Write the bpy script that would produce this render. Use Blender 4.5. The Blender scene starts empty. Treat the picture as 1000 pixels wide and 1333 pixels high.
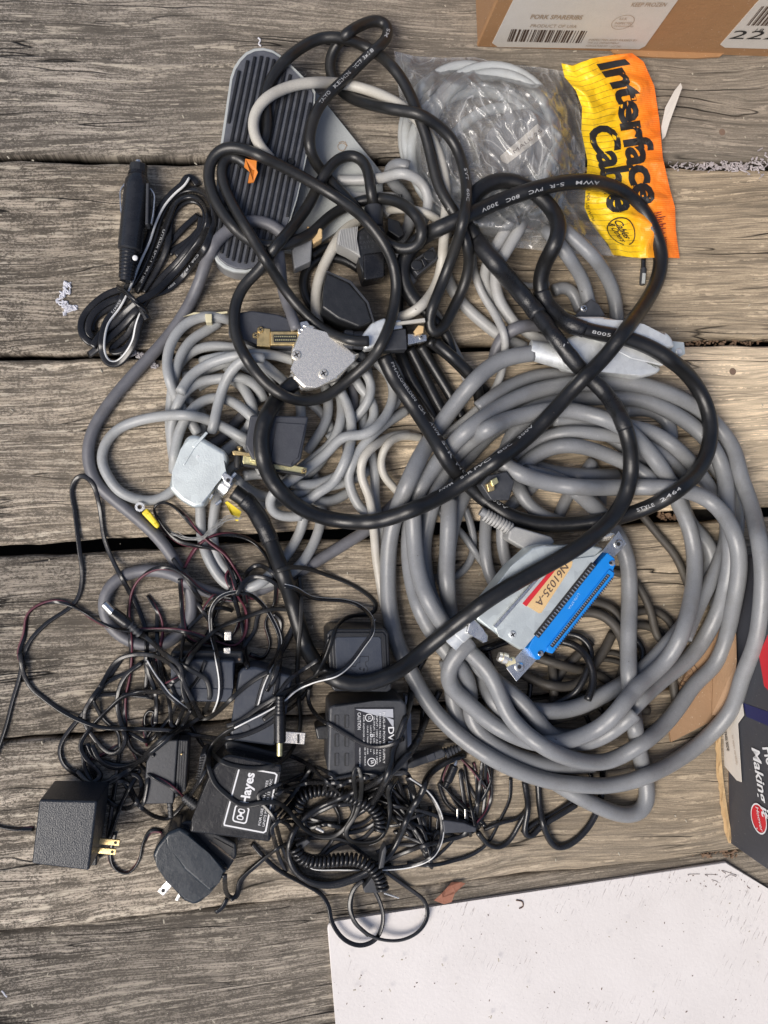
import bpy, bmesh, math, random
import numpy as np
from mathutils import Vector, Matrix
random.seed(7); rng = np.random.default_rng(5)
SC = bpy.context.scene; COL = SC.collection

# ---------------------------------------------------------------- camera, sky, sun, exposure
F = 1083.0; DIST = 0.62                      # focal length in photo pixels, height over the deck in metres
b_ax = Vector((0.9896, 0.0469, -0.135)).normalized()
n_ax = (Vector((0, 0, 1)) - b_ax * b_ax.z).normalized()
y_ax = n_ax.cross(b_ax)
Rcw = Matrix((b_ax, y_ax, n_ax))             # camera axes -> deck axes (x along boards, z up)
cam = bpy.data.cameras.new('camera'); camo = bpy.data.objects.new('camera', cam); COL.objects.link(camo)
cam.sensor_fit = 'HORIZONTAL'; cam.sensor_width = 36; cam.lens = 36 * F / 1000
cam.clip_start = 0.01; cam.clip_end = 100
camo.matrix_world = Matrix.Translation((0, 0, DIST)) @ Rcw.to_4x4()
SC.camera = camo
W = bpy.data.worlds.new('World'); SC.world = W; W.use_nodes = True
nt = W.node_tree; bg = nt.nodes['Background']
sky = nt.nodes.new('ShaderNodeTexSky'); sky.sky_type = 'NISHITA'; sky.sun_disc = False
SUN_EL, SUN_AZ = math.radians(50), math.radians(-124)      # hazy sun from the left, a little below
sky.sun_elevation = SUN_EL; sky.sun_rotation = SUN_AZ; sky.dust_density = 3.0; sky.air_density = 0.7
sky.ozone_density = 1.2
nt.links.new(sky.outputs[0], bg.inputs[0]); bg.inputs[1].default_value = 0.086
sl = bpy.data.lights.new('sun', 'SUN'); sl.energy = 1.9; sl.angle = math.radians(34); sl.color = (1, .945, .87)
so = bpy.data.objects.new('sun', sl); COL.objects.link(so)
sd = Vector((math.cos(SUN_EL) * math.sin(SUN_AZ), math.cos(SUN_EL) * math.cos(SUN_AZ), math.sin(SUN_EL)))
so.rotation_euler = sd.to_track_quat('Z', 'Y').to_euler()
SC.view_settings.view_transform = 'Standard'; SC.view_settings.look = 'None'
SC.view_settings.exposure = 0.74
SC.render.engine = 'CYCLES'
try:
    SC.cycles.max_bounces = 8; SC.cycles.transparent_max_bounces = 16
except Exception: pass

CAM = Vector((0, 0, DIST))
def ray(px, py): return Rcw @ Vector(((px - 500) / F, -(py - 666.5) / F, -1.0))
def at(px, py, z=0.0):
    d = ray(px, py); t = (z - DIST) / d.z
    return CAM + d * t
def on_plane(px, py, P0, N):
    d = ray(px, py); t = (P0 - CAM).dot(N) / d.dot(N)
    return CAM + d * t
def pxm(px, py, z=0.0):                       # metres per photo pixel at that place
    d = ray(px, py); return (z - DIST) / d.z / F
def q(x0, y0, s, txt, L=None):                # traced points: "x y x y L3 x y" in the pixels of one enlarged crop
    out = []; t = txt.split(); i = 0
    while i < len(t):
        if t[i][0] == 'L': L = float(t[i][1:]) if len(t[i]) > 1 else None; i += 1; continue
        out.append((x0 + float(t[i]) * s, y0 + float(t[i + 1]) * s, L)); i += 2
    return out

# ---------------------------------------------------------------- objects
def tag(o, label=None, cat=None, group=None, kind=None):
    if label: o['label'] = label
    if cat: o['category'] = cat
    if group: o['group'] = group
    if kind: o['kind'] = kind
    return o
def empty(name, loc, label=None, cat=None, group=None, kind=None):
    o = bpy.data.objects.new(name, None); COL.objects.link(o); o.location = loc; o.empty_display_size = .01
    return tag(o, label, cat, group, kind)
def link_mesh(name, me, mats, parent=None, smooth=True):
    for m in (mats if isinstance(mats, (list, tuple)) else [mats]): me.materials.append(m)
    o = bpy.data.objects.new(name, me); COL.objects.link(o)
    if parent:
        o.parent = parent
        o.matrix_parent_inverse = Matrix.Translation(-wloc(parent))
    if smooth: me.shade_smooth()
    return o
def wloc(o):
    v = Vector(o.location)
    if o.parent: v = wloc(o.parent) + v if o.parent.type == 'EMPTY' and False else v
    return v if o.type == 'EMPTY' else Vector((0, 0, 0))
def from_bm(name, bm, mats, parent=None, smooth=False):
    me = bpy.data.meshes.new(name); bmesh.ops.recalc_face_normals(bm, faces=bm.faces[:]); bm.to_mesh(me); bm.free()
    return link_mesh(name, me, mats, parent, smooth)

def cross2(o, a, b): return (a[0]-o[0])*(b[1]-o[1]) - (a[1]-o[1])*(b[0]-o[0])
def prism_bm(top, ztop, zbot, bev=0.0, seg=3, flare=0.0, bm=None, botseg=None):
    """top: list of world xy; vertical (or flared) sides down to zbot; all rims rounded."""
    bm2 = bmesh.new()
    A = sum(cross2((0,0), top[i-1], top[i]) for i in range(len(top)))
    if A < 0: top = top[::-1]
    cx = sum(p[0] for p in top)/len(top); cy = sum(p[1] for p in top)/len(top)
    vt = [bm2.verts.new((p[0], p[1], ztop)) for p in top]
    vb = [bm2.verts.new((cx+(p[0]-cx)*(1+flare), cy+(p[1]-cy)*(1+flare), zbot)) for p in top]
    bm2.faces.new(vt); bm2.faces.new(vb[::-1])
    for i in range(len(top)):
        j = (i+1) % len(top); bm2.faces.new((vb[i], vb[j], vt[j], vt[i]))
    if bev > 0:
        bmesh.ops.bevel(bm2, geom=bm2.edges[:], offset=bev, segments=seg, profile=.5, affect='EDGES', clamp_overlap=True)
    if bm is None: return bm2
    me = bpy.data.meshes.new('tmp'); bm2.to_mesh(me); bm2.free(); bm.from_mesh(me); bpy.data.meshes.remove(me)
    return bm
def P(pts, z): return [tuple(at(p[0], p[1], z)[:2]) for p in pts]
def prism(name, pts, ztop, zbot, mat, parent=None, bev=.001, seg=3, flare=0.0):
    o = from_bm(name, prism_bm(P(pts, ztop), ztop, zbot, bev, seg, flare), mat, parent, True)
    autosmooth(o); return o
def autosmooth(o, ang=40):
    me = o.data; bm = bmesh.new(); bm.from_mesh(me)
    for e in bm.edges:
        if len(e.link_faces) == 2: e.smooth = e.calc_face_angle(0) < math.radians(ang)
    bm.to_mesh(me); bm.free()
    md = o.modifiers.new('weighted_normal', 'WEIGHTED_NORMAL'); md.mode = 'FACE_AREA'; md.weight = 100; md.keep_sharp = True
def basis(x, y):
    x = Vector(x).normalized(); y = (Vector(y) - x * x.dot(Vector(y))).normalized(); z = x.cross(y)
    return Matrix((x, y, z)).transposed()
def box_bm(bm, c, size, R=None, bev=0.0, seg=2):
    b2 = bmesh.new(); bmesh.ops.create_cube(b2, size=1)
    bmesh.ops.scale(b2, vec=size, verts=b2.verts[:])
    if bev: bmesh.ops.bevel(b2, geom=b2.edges[:], offset=bev, segments=seg, profile=.5, affect='EDGES', clamp_overlap=True)
    M = Matrix.Translation(c) @ (R.to_4x4() if R else Matrix())
    bmesh.ops.transform(b2, matrix=M, verts=b2.verts[:])
    me = bpy.data.meshes.new('t'); b2.to_mesh(me); b2.free(); bm.from_mesh(me); bpy.data.meshes.remove(me)
def box(name, c, size, mat, parent=None, R=None, bev=0.0004):
    bm = bmesh.new(); box_bm(bm, c, size, R, bev); o = from_bm(name, bm, mat, parent, True); autosmooth(o, 35); return o
def lathe_bm(bm, O, axis, prof, n=24, sy=1.0, side=None):
    """prof: list of (distance along axis, radius)"""
    a = Vector(axis).normalized(); u = side.normalized() if side else a.cross(Vector((0, 0, 1)))
    if u.length < .1: u = Vector((1, 0, 0))
    u = (u - a*u.dot(a)).normalized(); v = a.cross(u)
    rings = []
    for d, r in prof:
        c = Vector(O) + a * d
        rings.append([bm.verts.new(c + u*(r*math.cos(2*math.pi*k/n)) + v*(r*sy*math.sin(2*math.pi*k/n))) for k in range(n)])
    for i in range(len(rings)-1):
        for k in range(n):
            bm.faces.new((rings[i][k], rings[i][(k+1) % n], rings[i+1][(k+1) % n], rings[i+1][k]))
    bm.faces.new(rings[0][::-1]); bm.faces.new(rings[-1])
def lathe(name, O, axis, prof, mat, parent=None, n=24, sy=1.0, side=None):
    bm = bmesh.new(); lathe_bm(bm, O, axis, prof, n, sy, side); o = from_bm(name, bm, mat, parent, True); autosmooth(o, 35); return o
_font = {}
def text_me(s, bold=0.0, shear=0.0, spacing=1.0):
    cu = bpy.data.curves.new('t', 'FONT'); cu.body = s; cu.size = 1; cu.offset = bold; cu.shear = shear; cu.space_character = spacing
    cu.resolution_u = 3; cu.fill_mode = 'FRONT'
    o = bpy.data.objects.new('t', cu); COL.objects.link(o)
    dg = bpy.context.evaluated_depsgraph_get(); ev = o.evaluated_get(dg)
    me = bpy.data.meshes.new_from_object(ev); bpy.data.objects.remove(o); bpy.data.curves.remove(cu)
    v = np.empty(len(me.vertices)*3); me.vertices.foreach_get('co', v); v = v.reshape(-1, 3)
    return me, v
def text_on(name, s, O, X, Y, width, height, mat, parent=None, bold=0.0, off=.00025, shear=0.0, spacing=1.0):
    """s printed from O along X, letters rising along Y; width x height is the box of the capitals"""
    me, v = text_me(s, bold, shear, spacing); x = Vector(X).normalized(); y = Vector(Y); y = (y - x*y.dot(x)).normalized(); n = x.cross(y)
    if len(v) == 0: return None
    mn, mx = v.min(0), v.max(0)
    sx = width/(mx[0]-mn[0]); sy = height/0.72
    w = np.array(O)[None] + np.outer((v[:, 0]-mn[0])*sx, x) + np.outer(v[:, 1]*sy, y) + np.array(n)[None]*off
    me.vertices.foreach_set('co', w.ravel()); me.update()
    return link_mesh(name, me, mat, parent, False)
def text_px(name, s, p0, p1, hpx, z, mat, parent=None, bold=0.0, off=.0003, shear=0.0, **k):
    A = at(p0[0], p0[1], z); B = at(p1[0], p1[1], z); d = B - A
    return text_on(name, s, A, d, Vector((0, 0, 1)).cross(d), d.length, hpx*pxm(p0[0], p0[1], z), mat, parent, bold, off, shear, **k)

# ---------------------------------------------------------------- materials
def newmat(name):
    m = bpy.data.materials.new(name); m.use_nodes = True; t = m.node_tree
    return m, t, t.nodes['Principled BSDF']
class NT:
    def __init__(s, t): s.t = t; s.co = t.nodes.new('ShaderNodeTexCoord').outputs['Object']
    def _set(s, n, i, v):
        if hasattr(v, 'links') or isinstance(v, bpy.types.NodeSocket): s.t.links.new(v, n.inputs[i])
        else: n.inputs[i].default_value = v
    def math(s, op, a, b=0.0, c=0.0, clamp=False):
        n = s.t.nodes.new('ShaderNodeMath'); n.operation = op; n.use_clamp = clamp
        s._set(n, 0, a); s._set(n, 1, b); s._set(n, 2, c); return n.outputs[0]
    def map(s, vec, scale=(1, 1, 1), loc=(0, 0, 0), rot=(0, 0, 0)):
        n = s.t.nodes.new('ShaderNodeMapping'); s._set(n, 0, vec); n.inputs['Scale'].default_value = scale
        n.inputs['Location'].default_value = loc; n.inputs['Rotation'].default_value = rot; return n.outputs[0]
    def noise(s, vec, scale, detail=4, rough=.55, dist=0.0):
        n = s.t.nodes.new('ShaderNodeTexNoise'); s._set(n, 'Vector', vec); n.inputs['Scale'].default_value = scale
        n.inputs['Detail'].default_value = detail; n.inputs['Roughness'].default_value = rough; n.inputs['Distortion'].default_value = dist
        return n.outputs['Fac']
    def vor(s, vec, scale, feat='F1', out='Distance'):
        n = s.t.nodes.new('ShaderNodeTexVoronoi'); n.feature = feat; s._set(n, 'Vector', vec); n.inputs['Scale'].default_value = scale
        return n.outputs[out]
    def ramp(s, f, stops, interp='LINEAR'):
        n = s.t.nodes.new('ShaderNodeValToRGB'); s._set(n, 0, f); e = n.color_ramp.elements; n.color_ramp.interpolation = interp
        while len(e) < len(stops): e.new(.5)
        for k, (p, c) in enumerate(stops):
            e[k].position = p; e[k].color = (c, c, c, 1) if isinstance(c, (int, float)) else (*c, 1)
        return n.outputs[0]
    def mix(s, f, a, b, mode='MIX'):
        n = s.t.nodes.new('ShaderNodeMix'); n.data_type = 'RGBA'; n.blend_type = mode
        s._set(n, 0, f)
        for i, v in ((6, a), (7, b)):
            if isinstance(v, tuple): n.inputs[i].default_value = (*v[:3], 1)
            else: s.t.links.new(v, n.inputs[i])
        return n.outputs[2]
    def sep(s, vec):
        n = s.t.nodes.new('ShaderNodeSeparateXYZ'); s._set(n, 0, vec); return n.outputs
    def comb(s, x, y, z):
        n = s.t.nodes.new('ShaderNodeCombineXYZ'); s._set(n, 0, x); s._set(n, 1, y); s._set(n, 2, z); return n.outputs[0]
    def bump(s, h, dist=.0005, strength=1.0, normal=None):
        n = s.t.nodes.new('ShaderNodeBump'); s._set(n, 'Height', h); n.inputs['Distance'].default_value = dist
        n.inputs['Strength'].default_value = strength
        if normal: s.t.links.new(normal, n.inputs['Normal'])
        return n.outputs[0]
def plastic(name, col, rough=.4, dirt=.25, dirtcol=None, bump=.00008, scale=260, metal=0.0, spec=.5, grainb=None, fine=1400):
    broad = 3.5 if 'pvc' in name or 'rubber' in name else 0.0
    m, t, p = newmat(name); N = NT(t)
    n1 = N.noise(N.co, scale*.25, 5, .6); n2 = N.noise(N.co, fine, 3, .6)
    d = dirtcol or tuple(min(1, c*1.7+.02) for c in col)
    f = N.ramp(n1, [(.42, 0), (.75, 1)])
    c = N.mix(N.math('MULTIPLY', f, dirt), col, d)
    c = N.mix(N.math('MULTIPLY', N.ramp(n2, [(.35, 1), (.55, 0)]), dirt*.5), c, tuple(x*.55 for x in col))
    if broad:    # scuffs and stains of their own
        sc = N.ramp(N.noise(N.co, 420, 6, .8, .4), [(.60, 0), (.66, 1)]); gr = N.ramp(N.noise(N.co, 38, 5, .7), [(.50, 0), (.72, 1)])
        c = N.mix(N.math('MULTIPLY', sc, .35), c, tuple(min(1, x*1.5+.03) for x in col)); c = N.mix(N.math('MULTIPLY', gr, .38), c, (col[0]*.62, col[1]*.56, col[2]*.48))
        bl = N.ramp(N.noise(N.co, 260, 2), [(.76, 0), (.79, 1)]); c = N.mix(N.math('MULTIPLY', bl, .8), c, (.03, .02, .015) if col[0] > .1 else (.09, .08, .07))
    t.links.new(c, p.inputs['Base Color'])
    t.links.new(N.math('ADD', N.math('MULTIPLY', n1, .25), rough-.12), p.inputs['Roughness'])
    p.inputs['Metallic'].default_value = metal; p.inputs['Specular IOR Level'].default_value = spec
    h = N.math('ADD', N.math('ADD', N.math('MULTIPLY', n2, .6), N.noise(N.co, scale, 3)), N.math('MULTIPLY', N.noise(N.co, scale*.35, 2), broad)) if grainb is None else N.noise(N.co, grainb, 2)
    t.links.new(N.bump(h, bump), p.inputs['Normal'])
    return m
def flat(name, col, rough=.6, metal=0.0, emit=None):
    m, t, p = newmat(name); N = NT(t); n = N.noise(N.co, 600, 3)
    t.links.new(N.mix(N.math('MULTIPLY', n, .25), col, tuple(c*.7 for c in col)), p.inputs['Base Color'])
    p.inputs['Roughness'].default_value = rough; p.inputs['Metallic'].default_value = metal
    return m
M = {}
M['gray'] = plastic('grey_pvc', (.20, .206, .213), .34, .5, (.235, .24, .242), .00012, 180)
M['gray2'] = plastic('blue_grey_pvc', (.31, .318, .316), .38, .5, (.39, .395, .39), .00012, 200)
M['dgray'] = plastic('slate_grey_pvc', (.115, .115, .125), .45, .4, None, .0001, 200)
M['lgray'] = plastic('light_grey_pvc', (.33, .33, .32), .42, .5, (.42, .41, .38), .0001, 200)
M['beige'] = plastic('cream_pvc', (.47, .45, .40), .42, .45, (.38, .35, .29), .0001, 180)
M['black'] = plastic('black_pvc', (.0085, .0087, .0092), .35, .3, (.026, .025, .025), .00012, 200)
M['worn'] = plastic('worn_black_pvc', (.0125, .0125, .0125), .36, .45, (.045, .042, .037), .00012, 150)
M['cord'] = plastic('black_cord_pvc', (.011, .011, .012), .25, .3, (.03, .03, .032), .00006, 300)
M['brown'] = plastic('brown_rubber', (.045, .040, .034), .6, .6, (.10, .085, .062), .00012, 220)
M['red'] = flat('maroon_insulation', (.10, .022, .036), .45)
M['white'] = flat('white_stripe', (.72, .72, .70), .45)
M['print'] = flat('grey_white_ink', (.36, .365, .37), .6)
M['abs'] = plastic('black_abs', (.014, .015, .017), .36, .35, (.030, .032, .036), .00009, 700, fine=2600)
M['navy'] = plastic('blue_black_abs', (.034, .041, .057), .36, .4, (.055, .062, .075), .00008, 500, fine=2200)
M['absg'] = plastic('black_abs_gloss', (.008, .008, .009), .25, .3, None, .0001, 400)
M['char'] = plastic('charcoal_abs', (.035, .037, .042), .45, .4, None, .00009, 600, fine=2400)
M['hood'] = plastic('slate_hood', (.040, .043, .053), .48, .5, (.06, .065, .075), .0001, 500)
def metalm(name, col, rough=.35, spangle=.3, metal=.85, scale=160):
    m, t, p = newmat(name); N = NT(t)
    v = N.vor(N.co, scale, out='Color'); g = N.sep(v)[0]; n1 = N.noise(N.co, scale*.6, 5, .65)
    f = N.math('ADD', N.math('MULTIPLY', g, .4), N.math('MULTIPLY', n1, .6))
    c = N.mix(f, tuple(x*(1-spangle) for x in col), tuple(min(1, x*(1+spangle*.6)) for x in col))
    t.links.new(c, p.inputs['Base Color'])
    t.links.new(N.math('ADD', N.math('MULTIPLY', n1, .3), rough-.15), p.inputs['Roughness'])
    p.inputs['Metallic'].default_value = metal
    t.links.new(N.bump(N.noise(N.co, 900, 4, .6), .00012), p.inputs['Normal'])
    return m
M['galv'] = metalm('galvanised_steel', (.62, .67, .66), .40, .25, .55, 110)
M['galv2'] = metalm('zinc_cast', (.78, .80, .79), .38, .2, .55, 260)
M['nickel'] = metalm('rough_nickel', (.93, .88, .78), .27, .07, .8, 900)
M['steel'] = metalm('bright_steel', (.72, .72, .70), .28, .15, .95, 300)
M['brass'] = metalm('brass', (.72, .54, .26), .35, .3, .9, 300)
M['gold'] = metalm('yellow_chromate', (.72, .66, .36), .35, .3, .8, 300)
M['alum'] = plastic('grey_paint', (.40, .42, .41), .5, .3, (.45, .46, .45), .0002, 300)
M['rubber'] = plastic('pedal_rubber', (.075, .08, .095), .45, .4, (.18, .185, .20), .00015, 300)
M['rubberd'] = plastic('pedal_rib_rubber', (.007, .0075, .009), .5, .12, (.05, .05, .055), .00008, 300)
M['blue'] = plastic('connector_blue', (.006, .20, .62), .38, .12, (.02, .3, .7), .00006, 300)
M['cable_tie'] = flat('amber_tie', (.62, .56, .36), .4)
M['yellow'] = flat('yellow_vinyl', (.78, .60, .03), .45)
M['orange'] = flat('orange_tape', (.62, .19, .02), .5)
M['ink'] = flat('black_ink', (.012, .012, .013), .6)
M['pen'] = flat('pen_ink', (.09, .06, .05), .6)
M['paper'] = plastic('white_paper_label', (.60, .56, .50), .6, .3, (.5, .45, .38), .0001, 200)
M['redprint'] = flat('red_print', (.55, .02, .03), .45)
M['masking'] = plastic('masking_tape', (.62, .42, .20), .6, .4, (.72, .55, .3), .0001, 300)
# ---------------------------------------------------------------- deck boards
def wood(name, seed, lightL, lightR, warmL, warmR, streak=1.0, new=0.0):
    m, t, p = newmat(name); N = NT(t)
    base = N.map(N.co, loc=(seed*3.71, seed*1.37, seed*.53))
    s = N.sep(base); x, y = s[0], s[1]
    wob = N.noise(N.comb(N.math('MULTIPLY', x, 7), N.math('MULTIPLY', y, 16), seed), 1, 3, .5)
    wob2 = N.noise(N.comb(N.math('MULTIPLY', x, 2.2), N.math('MULTIPLY', y, 9), seed+4), 1, 2, .5)
    yy = N.math('ADD', y, N.math('ADD', N.math('MULTIPLY', wob, .016), N.math('MULTIPLY', wob2, .05)))
    fine = N.noise(N.comb(N.math('MULTIPLY', x, 26), N.math('MULTIPLY', yy, 900), 0), 1, 5, .7)
    mid = N.noise(N.comb(N.math('MULTIPLY', x, 12), N.math('MULTIPLY', yy, 330), 3), 1, 5, .65)
    band = N.noise(N.comb(N.math('MULTIPLY', x, 3), N.math('MULTIPLY', yy, 45), 6), 1, 3, .5)
    sp = N.noise(N.comb(N.math('MULTIPLY', x, 460), N.math('MULTIPLY', y, 760), 0), 1, 6, .85)
    blot = N.noise(N.comb(N.math('MULTIPLY', x, 55), N.math('MULTIPLY', y, 110), 9), 1, 6, .7)
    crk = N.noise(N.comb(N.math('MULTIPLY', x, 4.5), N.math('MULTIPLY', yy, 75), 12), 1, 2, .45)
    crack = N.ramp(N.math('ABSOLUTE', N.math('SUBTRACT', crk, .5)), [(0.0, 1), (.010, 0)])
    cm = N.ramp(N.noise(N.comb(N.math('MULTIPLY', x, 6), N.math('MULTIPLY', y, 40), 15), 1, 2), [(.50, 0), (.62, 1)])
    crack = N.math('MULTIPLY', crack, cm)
    g = N.math('ADD', N.math('ADD', N.math('MULTIPLY', fine, .42), N.math('MULTIPLY', mid, .38)), N.math('MULTIPLY', band, .2))
    # weathered pale fibres against dark algae film
    gx = N.sep(N.co)[0]
    side = N.math('ADD', N.math('MULTIPLY', N.math('ADD', gx, .22), 2.1), N.math('MULTIPLY', N.math('SUBTRACT', blot, .5), .6), clamp=True)
    clean = N.math('MULTIPLY', side, .55+.3*new)
    keep = N.math('SUBTRACT', 1.0, clean)
    pale = N.ramp(g, [(.42, 0), (.50, .45), (.58, 1)])
    # the film breaks up into specks, thinner along the raised grain
    fm = N.math('ADD', N.math('ADD', N.math('MULTIPLY', sp, .70), N.math('MULTIPLY', blot, .30)), N.math('MULTIPLY', N.math('SUBTRACT', g, .5), .55))
    film = N.ramp(fm, [(.49, 1), (.525, 0)])
    def tone(l, w): return (l*(1+.42*w), l*(1.0+.04*w), l*(1-.44*w))
    darkc = N.mix(side, tone(lightL*.62, warmL*1.05), tone(lightR*.66, warmR))
    palec = N.mix(side, tone(lightL*2.0, warmL), tone(lightR*1.30, warmR))
    c = N.mix(pale, darkc, palec)
    c = N.mix(N.math('MULTIPLY', N.math('MULTIPLY', film, keep), .95*streak), c, N.mix(side, tone(lightL*.22, warmL*1.1), tone(lightR*.42, warmR)))
    fb = N.noise(N.comb(N.math('MULTIPLY', x, 16), N.math('MULTIPLY', yy, 330), 41), 1, 3, .6)
    fib = N.math('MULTIPLY', N.ramp(fb, [(.56, 0), (.60, 1)]), N.ramp(N.noise(N.comb(N.math('MULTIPLY', x, 140), N.math('MULTIPLY', y, 260), 44), 1, 4, .7), [(.44, 0), (.54, 1)]))
    c = N.mix(N.math('MULTIPLY', fib, .9), c, N.mix(side, (min(.9, lightL*2.3), min(.85, lightL*2.05), lightL*1.65), tone(lightR*1.5, warmR)))
    # thin dark late-wood lines
    ln = N.noise(N.comb(N.math('MULTIPLY', x, 5), N.math('MULTIPLY', yy, 150), 31), 1, 3, .55)
    lm = N.ramp(N.math('ABSOLUTE', N.math('SUBTRACT', ln, .5)), [(0.0, 1), (.030, 0)])
    c = N.mix(N.math('MULTIPLY', lm, .50), c, tone(lightL*.30, warmL))
    pt = N.noise(N.comb(N.math('MULTIPLY', x, 9), N.math('MULTIPLY', y, 22), 20), 1, 3)
    c = N.mix(N.math('MULTIPLY', N.ramp(pt, [(.45, 0), (.7, 1)]), .30), c, tone(lightL*.62, warmL*1.2))
    c = N.mix(crack, c, (.008, .006, .004))  # shade inside the cracks, painted into the colour as near-black
    t.links.new(c, p.inputs['Base Color'])
    p.inputs['Roughness'].default_value = .82; p.inputs['Specular IOR Level'].default_value = .25
    h = N.math('SUBTRACT', N.math('ADD', N.math('MULTIPLY', g, 1.0), N.math('MULTIPLY', sp, .35)), N.math('MULTIPLY', crack, 1.4))
    t.links.new(N.bump(h, .0014, 1.0), p.inputs['Normal'])
    return m
XS = (-1.3, 1.3)
deck = empty('deck', (0, 0, 0), 'weathered timber deck boards running from left to right', None, None, 'structure')
def Yof(px, py): return at(px, py, 0).y
gaps = [(Yof(200, 201), Yof(200, 211)), ((Yof(100, 458)+Yof(930, 443))/2, (Yof(100, 466)+Yof(930, 451))/2),
        ((Yof(60, 705)+Yof(864, 668))/2, (Yof(60, 721)+Yof(864, 681))/2),
        ((Yof(60, 959)+Yof(700, 905))/2, (Yof(60, 964)+Yof(700, 910))/2),
        ((Yof(60, 1207)+Yof(960, 1111))/2, (Yof(60, 1209)+Yof(960, 1114))/2)]
print('gap ys', gaps)
edges = []
top = gaps[0][0] + .1425
rows = [(gaps[0][0], top), (gaps[1][0], gaps[0][1]), (gaps[2][0], gaps[1][1]), (gaps[3][0], gaps[2][1]), (gaps[4][0], gaps[3][1]), (gaps[4][1]-.142, gaps[4][1])]
rows = [(top+.006, top+.148)] + rows + [(gaps[4][1]-.290, gaps[4][1]-.147)]
for k in range(4): rows.append((gaps[4][1]-.290-.149*(k+1), gaps[4][1]-.147-.149*(k+1)-.001))
for k in range(4): rows.append((top+.006+.149*(k+1), top+.147+.149*(k+1)))
specs_old = [  # seed, lightL, lightR, warmL, warmR, streak, new, z
    (1, .16, .19, .28, .38, .9, 0, 0), (2, .185, .145, .30, .40, .9, 0, 0), (3, .155, .165, .30, .48, 1, .0, 0), (5, .205, .40, .36, .52, .8, .9, -.0003),
    (7, .13, .30, .30, .46, .9, .4, 0), (9, .205, .20, .34, .50, 1, .3, 0), (12, .135, .15, .26, .36, 1, 0, -.007), (14, .14, .14, .3, .3, 1, 0, -.007)]
specs = [  # seed, lightL, lightR, warmL, warmR, streak, new, z
    (1, .20, .23, .32, .40, .9, .1, 0), (2, .215, .22, .34, .46, .9, .15, 0), (3, .205, .32, .40, .66, 1, .6, 0), (5, .235, .56, .42, .64, .85, 1.0, -.0003),
    (7, .185, .34, .38, .62, .95, .6, 0), (9, .275, .27, .40, .62, 1, .5, 0), (12, .20, .22, .36, .46, 1, 0, -.007), (14, .20, .20, .3, .3, 1, 0, -.007)]
specs += [(20+k, .24, .26, .34, .42, 1, .1, -.007 if k < 4 else 0) for k in range(8)]
for k, ((y0, y1), sp) in enumerate(zip(rows, specs)):
    nx = 300; prof = [(0, -.026), (0, -.0045), (.0006, -.0022), (.0018, -.0007), (.0042, 0)]
    W_ = y1-y0
    sec = [(a, b) for a, b in prof] + [(W_*f, .0006*math.sin(math.pi*f)) for f in (.2, .35, .5, .65, .8)] + [(W_-a, b) for a, b in prof[::-1]]
    vs = []; fs = []
    ph = rng.random(8)*6.28
    for i in range(nx+1):
        x = XS[0] + (XS[1]-XS[0])*i/nx
        e0 = .0007*math.sin(x*31+ph[0]) + .0005*math.sin(x*83+ph[1]) + .0003*math.sin(x*211+ph[2])
        e1 = .0007*math.sin(x*27+ph[3]) + .0005*math.sin(x*91+ph[4]) + .0003*math.sin(x*190+ph[5])
        for (a, b) in sec:
            f = a/W_; vs.append((x, y0 + a + e0*(1-f) + e1*f, b + sp[7] + .0003*math.sin(x*40+f*9+ph[6])))
    n = len(sec)
    for i in range(nx):
        for j in range(n-1): fs.append((i*n+j, (i+1)*n+j, (i+1)*n+j+1, i*n+j+1))
        fs.append((i*n+n-1, (i+1)*n+n-1, (i+1)*n, i*n))
    fs.append(tuple(range(n))); fs.append(tuple(nx*n+j for j in range(n))[::-1])
    me = bpy.data.meshes.new('plank'); me.from_pydata(vs, [], fs); me.update()
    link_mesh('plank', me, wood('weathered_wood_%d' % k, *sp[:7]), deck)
# joists and ground beneath
M['joist'] = plastic('old_joist', (.030, .025, .018), .85, .5, (.1, .085, .06), .0005, 200)
for x in (-.42, .345):
    box('joist', (x, (top+.7+gaps[4][1]-.9)/2, -.026-.0457), (.038, 1.9, .09), M['joist'], deck, None, .002)
bm = bmesh.new(); bmesh.ops.create_grid(bm, x_segments=2, y_segments=2, size=12); bmesh.ops.translate(bm, vec=(0, 0, -.3), verts=bm.verts[:])
m, t_, p_ = newmat('dark_soil'); N_ = NT(t_); t_.links.new(N_.mix(N_.noise(N_.co, 30, 6), (.006, .005, .004), (.018, .014, .011)), p_.inputs['Base Color']); p_.inputs['Roughness'].default_value = .95
tag(from_bm('ground', bm, m), 'dark soil below the deck', None, None, 'structure')
# nail heads set in the boards
M['rust'] = plastic('rusty_nail', (.17, .115, .08), .8, .5, (.2, .12, .09), .0003, 600)
for (px, py) in ((942, 407), (985, 310), (948, 276), (940, 172), (954, 484)):
    c = at(px, py, 0); lathe('nail_head', c + Vector((0, 0, -.0006)), (0, 0, 1), [(0, .0033), (.0007, .0033), (.0009, .0026)], M['rust'], deck, 14)

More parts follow.
